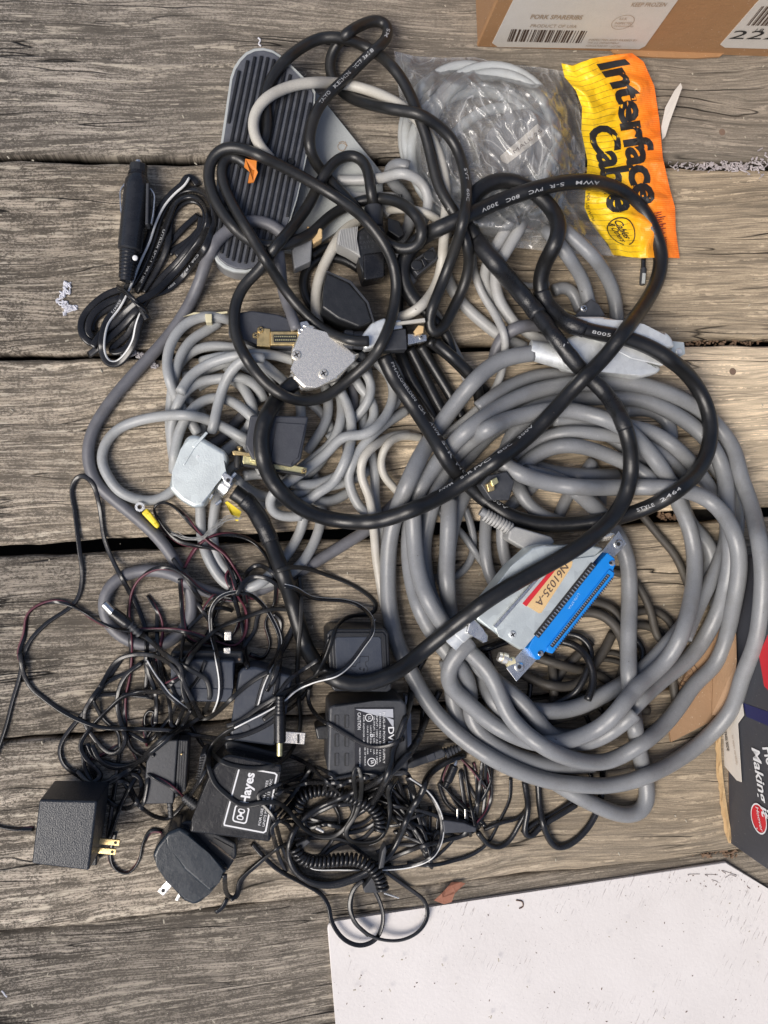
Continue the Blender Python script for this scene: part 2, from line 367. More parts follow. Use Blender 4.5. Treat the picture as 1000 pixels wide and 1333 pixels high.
# ---------------------------------------------------------------- white painted board, bottom right
def whitepaint():
    m, t, p = newmat('chipped_white_paint'); N = NT(t)
    v = N.map(N.co, rot=(0, 0, math.radians(28)))
    s = N.sep(v)
    l = N.noise(N.comb(N.math('MULTIPLY', s[0], 900), N.math('MULTIPLY', s[1], 70), 0), 1, 4, .6)
    z = N.noise(N.co, 9, 4, .6)
    sc = N.math('MULTIPLY', N.ramp(l, [(.60, 0), (.68, 1)]), N.ramp(z, [(.47, 0), (.62, 1)]))
    specks = N.ramp(N.noise(N.co, 700, 2, .5), [(.735, 0), (.76, 1)])
    c = N.mix(N.noise(N.co, 14, 6, .65), (.58, .545, .52), (.74, .705, .68))
    c = N.mix(N.math('MULTIPLY', sc, .8), c, (.30, .25, .23)); c = N.mix(N.math('MULTIPLY', specks, .7), c, (.12, .09, .07))
    t.links.new(c, p.inputs['Base Color']); p.inputs['Roughness'].default_value = .5
    t.links.new(N.bump(N.math('SUBTRACT', N.noise(N.co, 350, 4), sc), .0002), p.inputs['Normal'])
    return m
wb = [(431, 1200), (700, 1161), (945, 1122), (1003, 1159), (1180, 1240), (1200, 1600), (450, 1600), (437, 1335), (427, 1210)]
wb[0] = (430, 1202); wb.insert(0, (426.5, 1206)) ; wb.insert(2, (437, 1199.5))
wb = wb[:3] + wb[3:]
o = prism('painted_board', [(426.3, 1209), (427.5, 1204), (431.5, 1200.7), (438, 1199.2), (700, 1160), (945, 1122), (1010, 1163), (1120, 1240), (1150, 1560), (452, 1560), (437, 1335)], -.0036, -.0066, whitepaint(), None, .0009)
tag(o, 'white painted wooden board with scratches lying on the lower right boards', 'board')

# ---------------------------------------------------------------- cardboard boxes
def kraft(name, col, dark=.75):
    m, t, p = newmat(name); N = NT(t)
    f1 = N.noise(N.co, 12, 4, .6); f2 = N.noise(N.map(N.co, (1, 1, 12)), 260, 4)
    c = N.mix(f1, tuple(x*dark for x in col), col); c = N.mix(N.math('MULTIPLY', f2, .25), c, tuple(x*.7 for x in col))
    c = N.mix(N.ramp(N.noise(N.co, 900, 1), [(.74, 0), (.78, .8)]), c, (.75, .66, .52))
    t.links.new(c, p.inputs['Base Color']); p.inputs['Roughness'].default_value = .7
    t.links.new(N.bump(N.math('ADD', f2, N.math('MULTIPLY', N.noise(N.co, 60, 3), 2)), .0003), p.inputs['Normal'])
    return m
M['kraft'] = kraft('kraft_board', (.40, .215, .095)); M['kraftd'] = kraft('kraft_board_inner', (.33, .185, .09))
M['kraftl'] = kraft('kraft_board_pale', (.36, .22, .12)); M['torn'] = kraft('torn_kraft', (.66, .46, .24))
M['barink'] = flat('brown_black_ink', (.07, .04, .025), .6)
M['faint'] = flat('faded_ink', (.36, .27, .19), .6)
# box 1: meat carton, its near side faces the heap
A0 = at(621, 61, 0); A1 = at(1002, 74, 0); dx = (A1-A0).normalized(); nrm = Vector((dx.y, -dx.x, 0))     # nrm points to the heap (-y)
Hh = .15; back = -nrm
carton = empty('cardboard_carton', A0, 'brown cardboard meat carton with a white shipping label, top right corner', 'box')
Lc = .42; Dc = .30; th = .004
def panel(name, c, sx, sy, sz, mat, par, R): return box(name, c, (sx, sy, sz), mat, par, R, .0008)
Rb = basis(dx, back)
def bp(u, v, w): return A0 + dx*u + back*v + Vector((0, 0, w))
panel('side_panel', bp(Lc/2, th/2, Hh/2), Lc, th, Hh, M['kraft'], carton, Rb)
panel('side_panel', bp(Lc/2, Dc-th/2, Hh/2), Lc, th, Hh, M['kraft'], carton, Rb)
panel('end_panel', bp(th/2, Dc/2, Hh/2), th-.0006, Dc-2*th-.001, Hh-.001, M['kraftd'], carton, Rb)
panel('end_panel', bp(Lc-th/2, Dc/2, Hh/2), th-.0006, Dc-2*th-.001, Hh-.001, M['kraftd'], carton, Rb)
panel('lid_flap', bp(Lc/2, Dc*.25+.0004, Hh+th/2), Lc, Dc/2-.003, th, M['kraft'], carton, Rb)
panel('lid_flap', bp(Lc/2, Dc*.75+.0016, Hh+th/2), Lc, Dc/2-.003, th, M['kraft'], carton, Rb)
panel('bottom_panel', bp(Lc/2, Dc/2, .0022), Lc-.002, Dc-.002, .003, M['kraft'], carton, Rb)
def fp(px, py, off=0.0): return on_plane(px, py, A0 + nrm*off, nrm)
# bottom lip sticking out under the near side
def sheet(name, pts3, th, nv, mat, par):
    bm = bmesh.new(); v0 = [bm.verts.new(p) for p in pts3]; v1 = [bm.verts.new(Vector(p) + Vector(nv)*th) for p in pts3]
    bm.faces.new(v0); bm.faces.new(v1[::-1])
    for i in range(len(pts3)):
        j = (i+1) % len(pts3); bm.faces.new((v0[i], v0[j], v1[j], v1[i]))
    return from_bm(name, bm, mat, par)
sheet('torn_lip', [at(x, y, .001) for x, y in ((795, 66), (799, 71), (820, 74), (862, 76), (905, 77), (936, 75), (942, 70), (942, 64), (795, 60))], .0018, (0, 0, 1), M['kraft'], carton)
lab = sheet('shipping_label', [fp(x, y, .0006) for x, y in ((641, 56), (668, 1), (680, -30), (905, -30), (882, 1), (840, 60), (832, 64), (648, 61))], .0005, back, M['paper'], carton)
def ftext(s, p0, p1, hpx, mat, par, bold=.0, name='print'):
    a = fp(*p0, .0009); b_ = fp(*p1, .0009)
    return text_on(name, s, a, b_-a, (0, 0, 1), (b_-a).length, (fp(p0[0], p0[1]-hpx)-fp(*p0)).length, mat, par, bold)
ftext('PORK SPARERIBS', (690, 24), (757, 25), 5.5, M['faint'], lab, .02)
ftext('PRODUCT OF USA', (690, 35), (750, 36), 4, M['faint'], lab)
ftext('KEEP FROZEN', (821, 8), (866, 8), 5, M['faint'], lab, .01)
ftext('INSPECTED AND PASSED BY', (766, 52.5), (829, 53.5), 2.4, M['faint'], lab)
ftext('THE U.S. DEPARTMENT', (764, 56), (805, 57), 2.2, M['faint'], lab)
ftext('AGRICULTURE EST. 1 LOT 245', (762, 60), (807, 61), 2.2, M['faint'], lab)
ftext('U.S.', (806, 25.5), (816, 25.6), 3.2, M['faint'], lab); ftext('INSPECTED', (800, 31), (823, 31.2), 2.6, M['faint'], lab); ftext('FOR WHOLESOMENESS', (799, 34.5), (824, 34.7), 1.8, M['faint'], lab)
bm = bmesh.new(); c0 = fp(811, 29, .001); cx_ = dx*(fp(825, 29)-fp(811, 29)).length; cz_ = Vector((0, 0, (fp(811, 20)-fp(811, 29)).length*1.0))
R0 = [bm.verts.new(c0 + cx_*math.cos(a)*.95 + cz_*math.sin(a)*.95) for a in np.linspace(0, 2*math.pi, 33)[:-1]]; R1 = [bm.verts.new(c0 + cx_*math.cos(a) + cz_*math.sin(a)) for a in np.linspace(0, 2*math.pi, 33)[:-1]]
for i in range(32): bm.faces.new((R0[i], R0[(i+1) % 32], R1[(i+1) % 32], R1[i]))
from_bm('stamp', bm, M['faint'], lab)
def bars(name, p0, p1, ptop, n, mat, par, seed=1, fpf=None, off=.0009):
    fpf = fpf or fp; a = fpf(*p0, off); b_ = fpf(*p1, off); up = fpf(*ptop, off) - a; d = b_-a; rr = random.Random(seed); bm = bmesh.new(); x = 0.0
    ws = [rr.choice((1, 1, 2, 3)) for _ in range(2*n)]; tot = sum(ws)
    for i, w in enumerate(ws):
        if i % 2 == 0:
            u0, u1 = x/tot, (x+w)/tot; bm.faces.new([bm.verts.new(a+d*u0), bm.verts.new(a+d*u1), bm.verts.new(a+d*u1+up), bm.verts.new(a+d*u0+up)])
        x += w
    return from_bm(name, bm, mat, par)
bars('barcode', (660, 54), (759, 56), (666, 38), 30, M['barink'], lab)
lab2 = sheet('weight_label', [fp(x, y, .0006) for x, y in ((938, 58), (944, 62), (1020, 64), (1020, -30), (1000, -10), (985, 4))], .0005, back, M['paper'], carton)
ftext('222', (948, 50), (1012, 51), 10, M['ink'], lab2, .0)
ftext('LB', (982, 41), (992, 41.3), 4, M['ink'], lab2)
bars('barcode', (972, 33), (1020, 34), (992, 8), 16, M['barink'], lab2, 3)

# box 2: dark printed appliance carton at the right edge
B0 = at(947, 1095, 0); B1 = at(940, 722, 0); bx = (B0-B1).normalized(); nrm2 = Vector((bx.y, -bx.x, 0))
if nrm2.x > 0: nrm2 = -nrm2
Lb = (B0-B1).length; Hb = .26; Db = .28; bk2 = -nrm2
def greyprint():
    m, t, p = newmat('dark_printed_board'); N = NT(t)
    n = N.noise(N.co, 8, 5, .6); s = N.ramp(N.noise(N.map(N.co, (1, 1, 1)), 500, 2), [(.72, 0), (.75, 1)])
    c = N.mix(n, (.028, .030, .038), (.055, .057, .066)); c = N.mix(N.math('MULTIPLY', s, .5), c, (.35, .33, .3))
    t.links.new(c, p.inputs['Base Color']); p.inputs['Roughness'].default_value = .5
    t.links.new(N.bump(N.noise(N.co, 90, 4), .0004), p.inputs['Normal']); return m
M['gprint'] = greyprint()
M['navyp'] = flat('navy_print', (.012, .016, .085), .45)
abox = empty('appliance_carton', B0, 'dark grey printed carton with a red oval badge and torn lower edge, right side', 'box')
Rb2 = basis(-bx, bk2)
def bp2(u, v, w): return B0 - bx*u + bk2*v + Vector((0, 0, w))
panel('side_panel', bp2(Lb/2, th/2, Hb/2+.0015), Lb, th, Hb-.003, M['gprint'], abox, Rb2)
panel('side_panel', bp2(Lb/2, Db-th/2, Hb/2), Lb, th, Hb, M['gprint'], abox, Rb2)
panel('end_panel', bp2(th/2, Db/2, Hb/2), th-.0006, Db-2*th-.001, Hb-.001, M['gprint'], abox, Rb2)
panel('end_panel', bp2(Lb-th/2, Db/2, Hb/2), th-.0006, Db-2*th-.001, Hb-.001, M['gprint'], abox, Rb2)
panel('lid_flap', bp2(Lb/2, Db/2, Hb+th/2), Lb, Db, th, M['gprint'], abox, Rb2)
panel('bottom_panel', bp2(Lb/2, Db/2, .0022), Lb-.002, Db-.002, .003, M['kraftl'], abox, Rb2)
def fp2(px, py, off=0.0): return on_plane(px, py, B0 + nrm2*off, nrm2)
UP = Vector((0, 0, 1))
def f2text(s, p0, p1, hpx, mat, par, bold=0.0, shear=0.0, name='lettering', off=.0006):
    a = fp2(*p0, off); b_ = fp2(*p1, off); d = b_-a
    return text_on(name, s, a, d, nrm2.cross(d), d.length, (fp2(p0[0]+hpx, p0[1])-fp2(*p0)).length, mat, par, bold, .0002, shear)
M['wprint'] = flat('white_print', (.72, .72, .72), .5)
f2text('Making it', (979, 973), (993, 1065), 10, M['wprint'], abox, .02, .25)
f2text('Floor', (993, 973), (1006, 1020), 12, M['wprint'], abox, .02, .25)
# red oval badge
def oval(c, rx, ry, ang, mat, par, name, off, inner=None):
    bm = bmesh.new(); C0 = fp2(*c, off); n = 36
    def pt(a, s): 
        x = rx*s*math.cos(a); y = ry*s*math.sin(a); return fp2(c[0]+x*math.cos(ang)-y*math.sin(ang), c[1]+x*math.sin(ang)+y*math.cos(ang), off)
    o = [bm.verts.new(pt(a, 1)) for a in np.linspace(0, 2*math.pi, n+1)[:-1]]
    if inner is None: bm.faces.new(o)
    else:
        i_ = [bm.verts.new(pt(a, inner)) for a in np.linspace(0, 2*math.pi, n+1)[:-1]]
        for k in range(n): bm.faces.new((o[k], o[(k+1) % n], i_[(k+1) % n], i_[k]))
    return from_bm(name, bm, mat, par)
bd = oval((988, 1066), 9.5, 21, math.radians(-14), M['redprint'], abox, 'badge', .0006)
oval((988, 1066), 9.5, 21, math.radians(-14), M['wprint'], bd, 'badge_rim', .001, .9)
a_ = fp2(984, 1050, .001); b_ = fp2(991, 1083, .001)
text_on('lettering', 'Hoover', a_, b_-a_, nrm2.cross(b_-a_), (b_-a_).length, .0040, M['wprint'], bd, 0, .0003, .3)
f2text('R', (985, 1079), (986, 1081), 2, M['wprint'], abox)
# navy band and red print higher up
sheet('printed_band', [fp2(x, y, .0003) for x, y in ((967, 915), (1010, 930), (1012, 950), (972, 933))], .0003, bk2, M['navyp'], abox)
sheet('printed_patch', [fp2(x, y, .0003) for x, y in ((988, 852), (1000, 826), (1015, 815), (1015, 915), (995, 893))], .0003, bk2, M['redprint'], abox)
sheet('packing_slip', [fp2(x, y, .0012) for x, y in ((938, 941), (955, 925), (966, 908), (969, 931), (961, 942), (966, 1018), (960, 1016), (943, 996))], .0005, nrm2, M['paper'], abox)
f2text('THIS SIDE', (943, 952), (947, 978), 3, M['ink'], abox, .02, 0, 'print', .0024)
f2text('to open carefully', (953, 957), (959, 996), 2.2, M['faint'], abox, 0, 0, 'print', .0024)
# torn kraft edge along the foot of the carton
bm = bmesh.new(); rr = random.Random(3)
for lay in range(3):
    vs0 = []; vs1 = []
    for i in range(26):
        y = 935 + (1097-935)*i/25; x = 930.5 + 16*max(0, (i-5)/20)**1.5
        w = 7.5 - 2*lay + rr.uniform(-1.6, 1.6)
        vs0.append(bm.verts.new(at(x+8, y, .001+.0022*lay))); vs1.append(bm.verts.new(at(x+8-w, y+rr.uniform(-1, 1), .001+.0022*lay+rr.uniform(0, .0012))))
    for i in range(25): bm.faces.new((vs0[i], vs0[i+1], vs1[i+1], vs1[i]))
from_bm('torn_edge', bm, M['torn'], abox)
sheet('bottom_flap', [at(x, y, .0012) for x, y in ((940, 760), (925, 800), (905, 850), (880, 900), (868, 935), (872, 965), (930, 935), (947, 930), (950, 760))], .0025, (0, 0, 1), M['kraftl'], abox)
sheet('side_flap', [at(x, y, z) for x, y, z in ((944, 762, .012), (929, 830, .004), (926, 930, .004), (950, 935, .012), (958, 860, .022), (956, 790, .022))], .0015, (0, 0, 1), M['kraftl'], abox)
# round maker's stamp on the flap
st = bmesh.new(); cc = (893, 878)
for (r0, r1) in ((15.5, 16.5), (9.5, 10.2)):
    A_ = [st.verts.new(at(cc[0]+r0*math.cos(a), cc[1]+r0*math.sin(a), .0042)) for a in np.linspace(0, 2*math.pi, 41)[:-1]]
    B_ = [st.verts.new(at(cc[0]+r1*math.cos(a), cc[1]+r1*math.sin(a), .0042)) for a in np.linspace(0, 2*math.pi, 41)[:-1]]
    for k in range(40): st.faces.new((A_[k], A_[(k+1) % 40], B_[(k+1) % 40], B_[k]))
from_bm('stamp', st, M['barink'], abox)
for k, s in enumerate(('BOX CERTIFICATE', 'EDGE CRUSH TEST', 'GROSS WT')):
    text_px('print', s, (884+k*2.5, 886-k*6+4), (898+k*2.5, 872-k*6+8), 2.6, .0042, M['barink'], abox)
# ---------------------------------------------------------------- cords and cables: traced routes
# a = thing it belongs to; style: round / twin; r = half width in photo pixels; layer = what lies over what
CB = []       # each: dict(key, mat, r, L, pts, style, R)
def cb(key, mat, r, L, *parts, style='round', R=None, mat2=None, part='jacket', own=None, z0=None, **k):
    pts = [p for seg in parts for p in seg]
    CB.append(dict(key=key, mat=mat, r=r, L=L, pts=pts, style=style, R=R or (r*7.0), mat2=mat2, part=part, own=own, z0=z0, **k)); return CB[-1]
z1 = lambda t: q(0, 0, 1, t)
zA = lambda t: q(130, 640, .25, t); zB = lambda t: q(310, 700, .25, t); zC = lambda t: q(60, 860, .25, t); zD = lambda t: q(300, 960, .25, t)
zE = lambda t: q(480, 900, .25, t); zF = lambda t: q(620, 750, .25, t); zG = lambda t: q(230, 800, .2, t); zH = lambda t: q(800, 650, .2, t)
zI = lambda t: q(380, 200, .25, t); zJ = lambda t: q(240, 540, .2, t); zK = lambda t: q(100, 200, .2, t); zL = lambda t: q(90, 320, .2, t); zM = lambda t: q(640, 320, .26, t)
z00 = lambda t: q(250, 0, .34, t); z50 = lambda t: q(500, 0, .4, t); z03 = lambda t: q(0, 300, .34, t); z23 = lambda t: q(250, 300, .34, t); z53 = lambda t: q(500, 300, .34, t)
z63 = lambda t: q(660, 300, .34, t); z06 = lambda t: q(0, 600, .34, t); z26 = lambda t: q(250, 600, .34, t); z56 = lambda t: q(500, 600, .34, t); z66 = lambda t: q(660, 600, .34, t)
z08 = lambda t: q(0, 880, .34, t); z28 = lambda t: q(250, 880, .34, t); z58 = lambda t: q(500, 880, .34, t); z68 = lambda t: q(660, 880, .34, t)
OBS = []      # rigid things: name, polygon, thickness (m), layer, fixed base or None
def obst(name, poly, t, L, z0=None): OBS.append(dict(name=name, poly=np.array([(p[0], p[1]) for p in poly], float), t=t, L=L, z0=z0)); return OBS[-1]

# -- slate grey cable on the left
cb('slate_cable', 'dgray', 7.8, 1.2, z1('400 318 384 312 366 303 352 292 325 288 300 298 282 314 270 335 262 361 245 399 218 439 177 484 143 524 119 565 115 599 125 628 146 648 180 676 211 706 235 743'), z1('248 770 248 804 231 828 204 841 170 835 143 814 135 784 146 760 170 746 204 743 231 750 252 763 282 773 306 777 333 770 352 762 386 746 420 726 454 705 481 688 505 664 L.6 530 640'))
# -- blue grey looped cable in the middle left
H = 'looped_grey_cable'
def h(L, *p, r=6.6, mat='gray2'): cb(H, mat, r, L, *p)
h(3.1, z03('880 343 800 325 720 350 670 400 640 480 645 560 680 650 720 720 760 780'))
h(3.0, z03('840 350 790 385 740 410 690 480 668 560 655 650 650 740 660 830 672 900'))
h(3.4, z03('1130 500 1060 478 1000 472 900 480 800 510 730 555 690 620'))
h(3.9, z03('1010 490 950 485 890 530 850 610 830 690 812 770'))
h(3.2, z03('1010 650 980 590 920 560 850 567 760 580 700 625 668 700 655 790 665 870'))
h(3.5, z03('1040 830 1000 760 940 690 880 650 800 640 730 690 690 760 668 850 665 920'))
h(3.7, z03('1040 850 940 800 850 750 760 712 650 708 540 725 450 760 400 820 388 890 425 960'), z06('445 110 540 152 620 145 670 105 730 60'))
h(2.2, z03('1000 560 900 500 800 530 740 560 700 560'))
h(2.1, z03('990 700 930 780 860 850 790 930 760 1000'), z06('768 170 768 250 780 330 815 410 870 478 960 500'), z26('200 492 270 465 330 400 390 320 425 240 430 170 410 90'))
h(2.0, z03('960 860 900 900 850 960'), z06('820 200 815 300 840 390 900 450'), z26('180 470 300 465 400 415 460 330 490 250 497 160 470 60 440 0'))
h(2.4, z03('700 640 780 700 770 790 740 860'))
h(3.3, z23('180 480 260 500 330 560 380 600 420 680 410 760 400 800'))
h(3.2, z23('330 470 440 480 530 560 600 680 612 790 580 900 520 990'), z26('500 105 430 165 360 150 310 95'))
h(3.6, z23('690 490 760 560 772 640 730 730 660 785 580 785 520 850 430 920 350 975'), z26('300 130 300 190 350 215 420 210'))
h(2.9, z23('520 500 560 600 575 700 540 810 450 885 350 970 320 1010'))
h(2.5, z23('500 560 520 640 520 720 480 790 440 850'))
h(2.6, z23('600 500 640 600 690 650 700 720 650 790'))
h(2.3, z23('640 470 680 560 660 650 655 750 700 900 700 1000'), z26('690 60 700 150 720 250 740 310'))
h(2.8, z23('820 690 720 755 650 830 600 920 590 990'), z26('595 60 620 140 660 200 720 215'))
h(2.7, z23('200 940 280 930 340 960 450 975 560 940 640 870 700 790'))
h(2.2, z26('150 50 250 130 350 140 450 110 560 90 640 60 700 20'))
h(2.0, z26('180 120 280 170 400 135 520 160 600 120'))
h(2.15, z23('90 480 150 540 220 640 240 700 200 780 120 850'))
h(2.05, z23('230 560 260 480 330 440 420 470 500 540'), mat='dgray')
h(2.12, z23('600 520 620 640 610 760 590 850 640 930'), mat='dgray')
h(2.02, z23('20 600 100 560 190 590 230 680'))
h(2.75, z23('560 500 640 520 690 590 660 680 600 740 520 800'), r=6.2)
h(2.45, z23('430 640 500 700 540 780 500 880 420 950 330 960'), r=6.2)
h(2.35, z23('40 500 130 480 230 500 300 580 320 680 290 760'), r=6.4)
h(2.28, z23('740 480 800 560 790 650 730 720 660 820 640 930'), r=6.4)
h(2.22, z03('660 560 720 470 820 440 900 450 1000 440'), r=6.4)
h(3.05, z23('0 700 90 740 190 800 240 860 270 930'), mat='gray2')
h(1.9, z23('30 840 110 800 180 720 260 640 300 560'), mat='dgray')
# -- cream cable with the long straight run down to the coil
cb('cream_cable', 'beige', 5.4, 3.8, z23('880 795 800 785 745 820 722 890 745 960'), z26('765 90 800 135 870 180'))
cb('long_cream_cable', 'beige', 5.8, 3.7, z23('830 780 770 785 710 815 655 870 640 950'), z26('648 60 680 140 695 250 705 370 722 480 742 580 765 640 800 700'))
# -- pale grey cables under the bag
k = 'pale_grey_cable'
cb(k, 'lgray', 5.4, 3.9, z53('340 90 340 130 370 230 430 330 462 400 462 480 425 610 350 690 250 770 160 820'))
k = 'pale_grey_tangle'
cb(k, 'lgray', 8.0, 2.8, z53('250 60 235 150 255 215 310 290 370 345 440 400 540 450'))
cb(k, 'lgray', 7.8, 2.9, z53('L.2 490 -40 L2.9 430 60 395 130 385 200 430 280 500 350 580 410 640 430'))
cb(k, 'lgray', 7.8, 3.0, z53('L.2 540 -40 L3 480 60 430 150 435 250 480 330 520 380'))
cb(k, 'lgray', 6.5, 2.5, z53('90 270 160 280 210 340 250 420 300 520 330 600'))
cb('dark_grey_lead', 'dgray', 8.5, 3.6, z53('420 500 435 440 480 385 560 362 640 370'))
cb('thin_grey_lead', 'lgray', 4.2, 3.1, z53('480 150 510 200 560 212 630 205'))
cb('thin_grey_lead2', 'gray', 8.4, 3.3, z53('650 230 690 212 735 250 750 310 800 340'))
cb('upper_grey_cable', 'gray', 9.2, 4.0, z63('L.2 140 -10 L4 190 40 235 100 290 190 320 300 330 330'))
cb('upper_grey_cable2', 'gray', 9.6, 3.9, z63('L.2 200 -20 L3.9 290 60 340 110 390 190 415 270 422 350'))
# grey lengths around the plug, upper middle
cb('hooked_grey_cable', 'gray', 8.0, 4.5, z00('830 640 790 625 755 640 760 690 800 730 830 780 835 860'), z23('800 30 790 100 840 200'))
cb('arched_light_cable', 'lgray', 6.8, 4.6, z00('560 690 650 690 740 680 800 660 870 690 905 750 895 830'), z23('880 -30 870 60'))
cb('short_cream_cable', 'beige', 5.6, 4.7, z00('700 820 780 800 860 805 940 840 980 900'))
# curved dark one, middle
cb('dark_grey_lead2', 'dgray', 7.2, 3.2, z23('330 60 340 150 350 240 380 320 400 380'))
# -- heavy grey coil (right)
I = 'heavy_grey_coil'
def hi(L, *p, r=12.0, mat='gray', own=None): r *= .93; cb(I, mat, r, L, *p, own=own, R=90)
hi(5.6, z53('570 470 450 490 350 570 270 670 190 780 130 880 95 960'), z56('75 120 25 270 15 420 20 560 50 700 120 840'), z58('130 40 200 145 330 262 480 350 650 407 800 420 1000 385'),
   z68('350 425 500 397 650 325 780 225 880 100'), z66('890 850 955 700 975 550 982 420 962 280 930 150 880 20'), z63('890 880 800 740 700 660 560 600 400 580'), z53('900 585 700 590 L5.5 560 620 420 690 300 780 210 880 150 960'), z56('150 60 115 150 95 300 105 450 150 600 230 720 330 850 L5.3'), z58('330 170 420 260 540 320 660 345 800 340'), own=('long_silver_connector', None))
hi(5.9, z56('L6.7 330 690 275 740 240 800 245 870'), z58('300 80 L6.2 360 140 L5.9 420 190 500 230 600 265 700 250 850 185'), z66('500 860 600 780 665 680 700 560 722 400 700 250 650 150 600 40'), z63('620 950 570 880 500 800 430 740 300 700 200 680'), z53('600 695 450 730 L5.35 350 790 260 870 210 960'), z56('220 60 L5.1 180 180 150 320 165 480 215 610 300 720 420 840 540 930'), z58('640 235 760 262 870 215 960 140'), own=('blue_socket_connector', None))
hi(6.3, z56('110 180 115 300 135 450 200 590 290 700 400 800 L6.2'), z58('480 160 560 235 640 290 740 325 850 335 1000 320'), z68('330 335 450 300 560 230 660 120 730 10'), z66('790 800 840 680 870 540 893 390 870 270 800 165 700 115 560 100 420 102 250 100 130 78 20 38 -40 -10'))
hi(4.9, z56('240 760 265 860'), z58('262 130 340 230 420 290 560 345 690 430 800 490 930 540 985 530'), z68('540 500 540 430 520 350 500 260 L4.4 480 120'), z66('470 880 465 700 470 500 462 370 410 260 340 180 260 110'))
hi(4.7, z56('250 150 245 300 240 450 255 600 300 700 L4.6 380 800'), z58('390 60 470 150 560 200 690 235 850 220'), z68('500 100 610 0'), z66('700 760 800 600 840 480 860 330 840 200'), z63('840 950 770 800 640 700 500 640 380 640'), z53('900 660 700 640 560 670 L4.5 430 750'))
hi(4.3, z56('310 120 270 200 245 330 230 480'), )
hi(4.5, z56('395 190 385 300 395 420 450 520 540 640'), r=9)
hi(4.2, z56('455 220 450 330 490 440 560 540'), r=9)
hi(4.4, z53('L4 360 680 L4.4 450 610 560 560 640 545 720 560'), r=10)
hi(4.0, z63('180 720 300 740 430 800 500 880'), z66('600 20 660 130 690 240 790 340 760 480 700 600 600 720 500 820 L3.6 380 890 260 950 140 960 60 955 -20 900'))
hi(4.1, z63('460 750 560 770 680 860 760 960'), z66('850 240 810 400 730 560 680 680'), r=11)
hi(4.25, z63('760 860 840 960'), z66('885 200 870 330 850 460 800 560'), r=11)
hi(4.0, z63('450 690 560 680 630 740 640 790 600 870 540 950'), r=10.5)
hi(3.9, z53('230 960 340 850 420 760 560 720 700 740 850 760 980 850'), r=11)
hi(4.0, z53('500 880 590 800 700 770 830 780 960 800'), z63('560 830 700 950'), r=10)
hi(4.1, z53('500 930 590 850 680 820 780 830 900 880'), z63('520 920 600 1000'), r=11)
hi(4.6, z53('440 920 470 830 480 770 540 735 600 730'), r=10)
hi(4.8, z53('360 940 450 850 530 800'), r=9)
hi(3.7, z53('480 870 560 900 660 930 780 940'), z63('420 940'), r=11)
hi(4.2, z56('540 40 640 60 760 120 830 190'), r=10.5)
hi(3.8, z56('500 60 520 130 570 190 640 230 720 250'), r=10)
hi(3.6, z56('600 60 560 120 470 170 440 260'), r=9)
hi(3.5, z56('660 240 690 150 760 60 800 0'), r=9)
hi(3.4, z56('800 20 840 80 830 180'), r=8)
hi(3.5, z56('150 80 210 190 300 280 370 380 440 470'), r=5.2)
hi(3.3, z56('310 180 345 280 340 380 280 450 200 460 120 420'), r=5.6)
# -- brown dusty flexes under the coil
Q = 'dusty_brown_flex'
def hq(L, *p, r=6.2, mat='brown'): cb(Q, mat, r, L, *p)
hq(3.2, zF('350 760 500 722 620 672 720 590 768 490 775 380 740 280 680 215 600 185 540 190'), r=7)
hq(2.6, zF('240 510 350 560 460 577 550 550 600 480 660 400 710 300'), r=6.6)
hq(2.4, zF('300 420 400 450 500 480 600 500 680 540 760 620'))
hq(2.2, zF('140 700 270 730 400 680 500 640 620 630 760 690 900 700'))
hq(2.0, zF('600 340 510 430 440 500 400 620 410 740'))
hq(2.1, zF('380 380 400 500 405 620'))
hq(2.5, zF('600 130 680 150 740 200 760 260'))
hq(2.3, zF('830 440 900 480 960 560'))
hq(2.0, zF('640 400 720 400 800 440 860 500'), r=3.6); hq(2.05, zF('620 430 720 440 820 480'), r=3.6)
hq(2.7, zH('170 90 300 250 400 370 445 470 480 560'), r=5.6)
hq(2.9, zH('-20 470 100 500 190 620 240 740 265 860 300 930 370 920 430 860'), r=5.6)
hq(2.8, zH('120 740 250 720 340 770 400 870 380 960 340 1000'), r=5.6)
hq(2.4, zH('90 820 220 820 300 870 350 960'), z68('640 60 650 130 600 200 550 215 480 230'), r=6)
cb('black_looped_flex', 'cord', 5.2, 3.6, zF('440 340 500 350 565 400 605 480 610 560 580 645'))
cb('black_looped_flex', 'cord', 4.8, 3.4, zF('470 300 530 310 580 350 598 400 575 500 520 600 420 660 290 715 200 720'))
cb('black_looped_flex', 'cord', 5.0, 2.9, zF('800 300 850 350 870 410 850 470'))
cb('black_looped_flex', 'cord', 5.0, 3.0, zF('-20 400 60 375 140 345 200 330'))
cb('black_looped_flex', 'cord', 3.4, 2.2, zF('285 550 275 640 250 720')); cb('black_looped_flex', 'cord', 4.2, 2.2, zF('60 380 80 470 120 560 160 700'))
cb('black_looped_flex', 'cord', 3.2, 2.3, zF('560 700 600 790 620 860')); cb('black_looped_flex', 'cord', 3.2, 2.35, zF('640 680 680 740 720 800'))
# -- shiny black bundle behind the plug
for kk, t in enumerate(('60 460 100 560 150 640 210 740', '100 450 150 550 200 650 250 740', '140 440 200 540 260 640 300 720', '170 420 250 480 330 560 390 620', '200 430 280 500 350 580 370 680', '80 430 50 300 60 200 50 120')):
    cb('shiny_black_bundle', 'black', 7.6, 3.0+.1*kk, z53(t))
cb('shiny_black_bundle', 'worn', 7.0, 2.6, z53('90 150 80 210 110 270 180 330 240 400 260 470'))
cb('shiny_black_bundle', 'black', 6.4, 3.45, zI('350 600 280 555 180 540 90 580 58 680 80 760 150 840 260 895 390 920'))
cb('shiny_black_bundle', 'black', 6.4, 3.5, zI('370 560 280 500 190 485 100 530'))
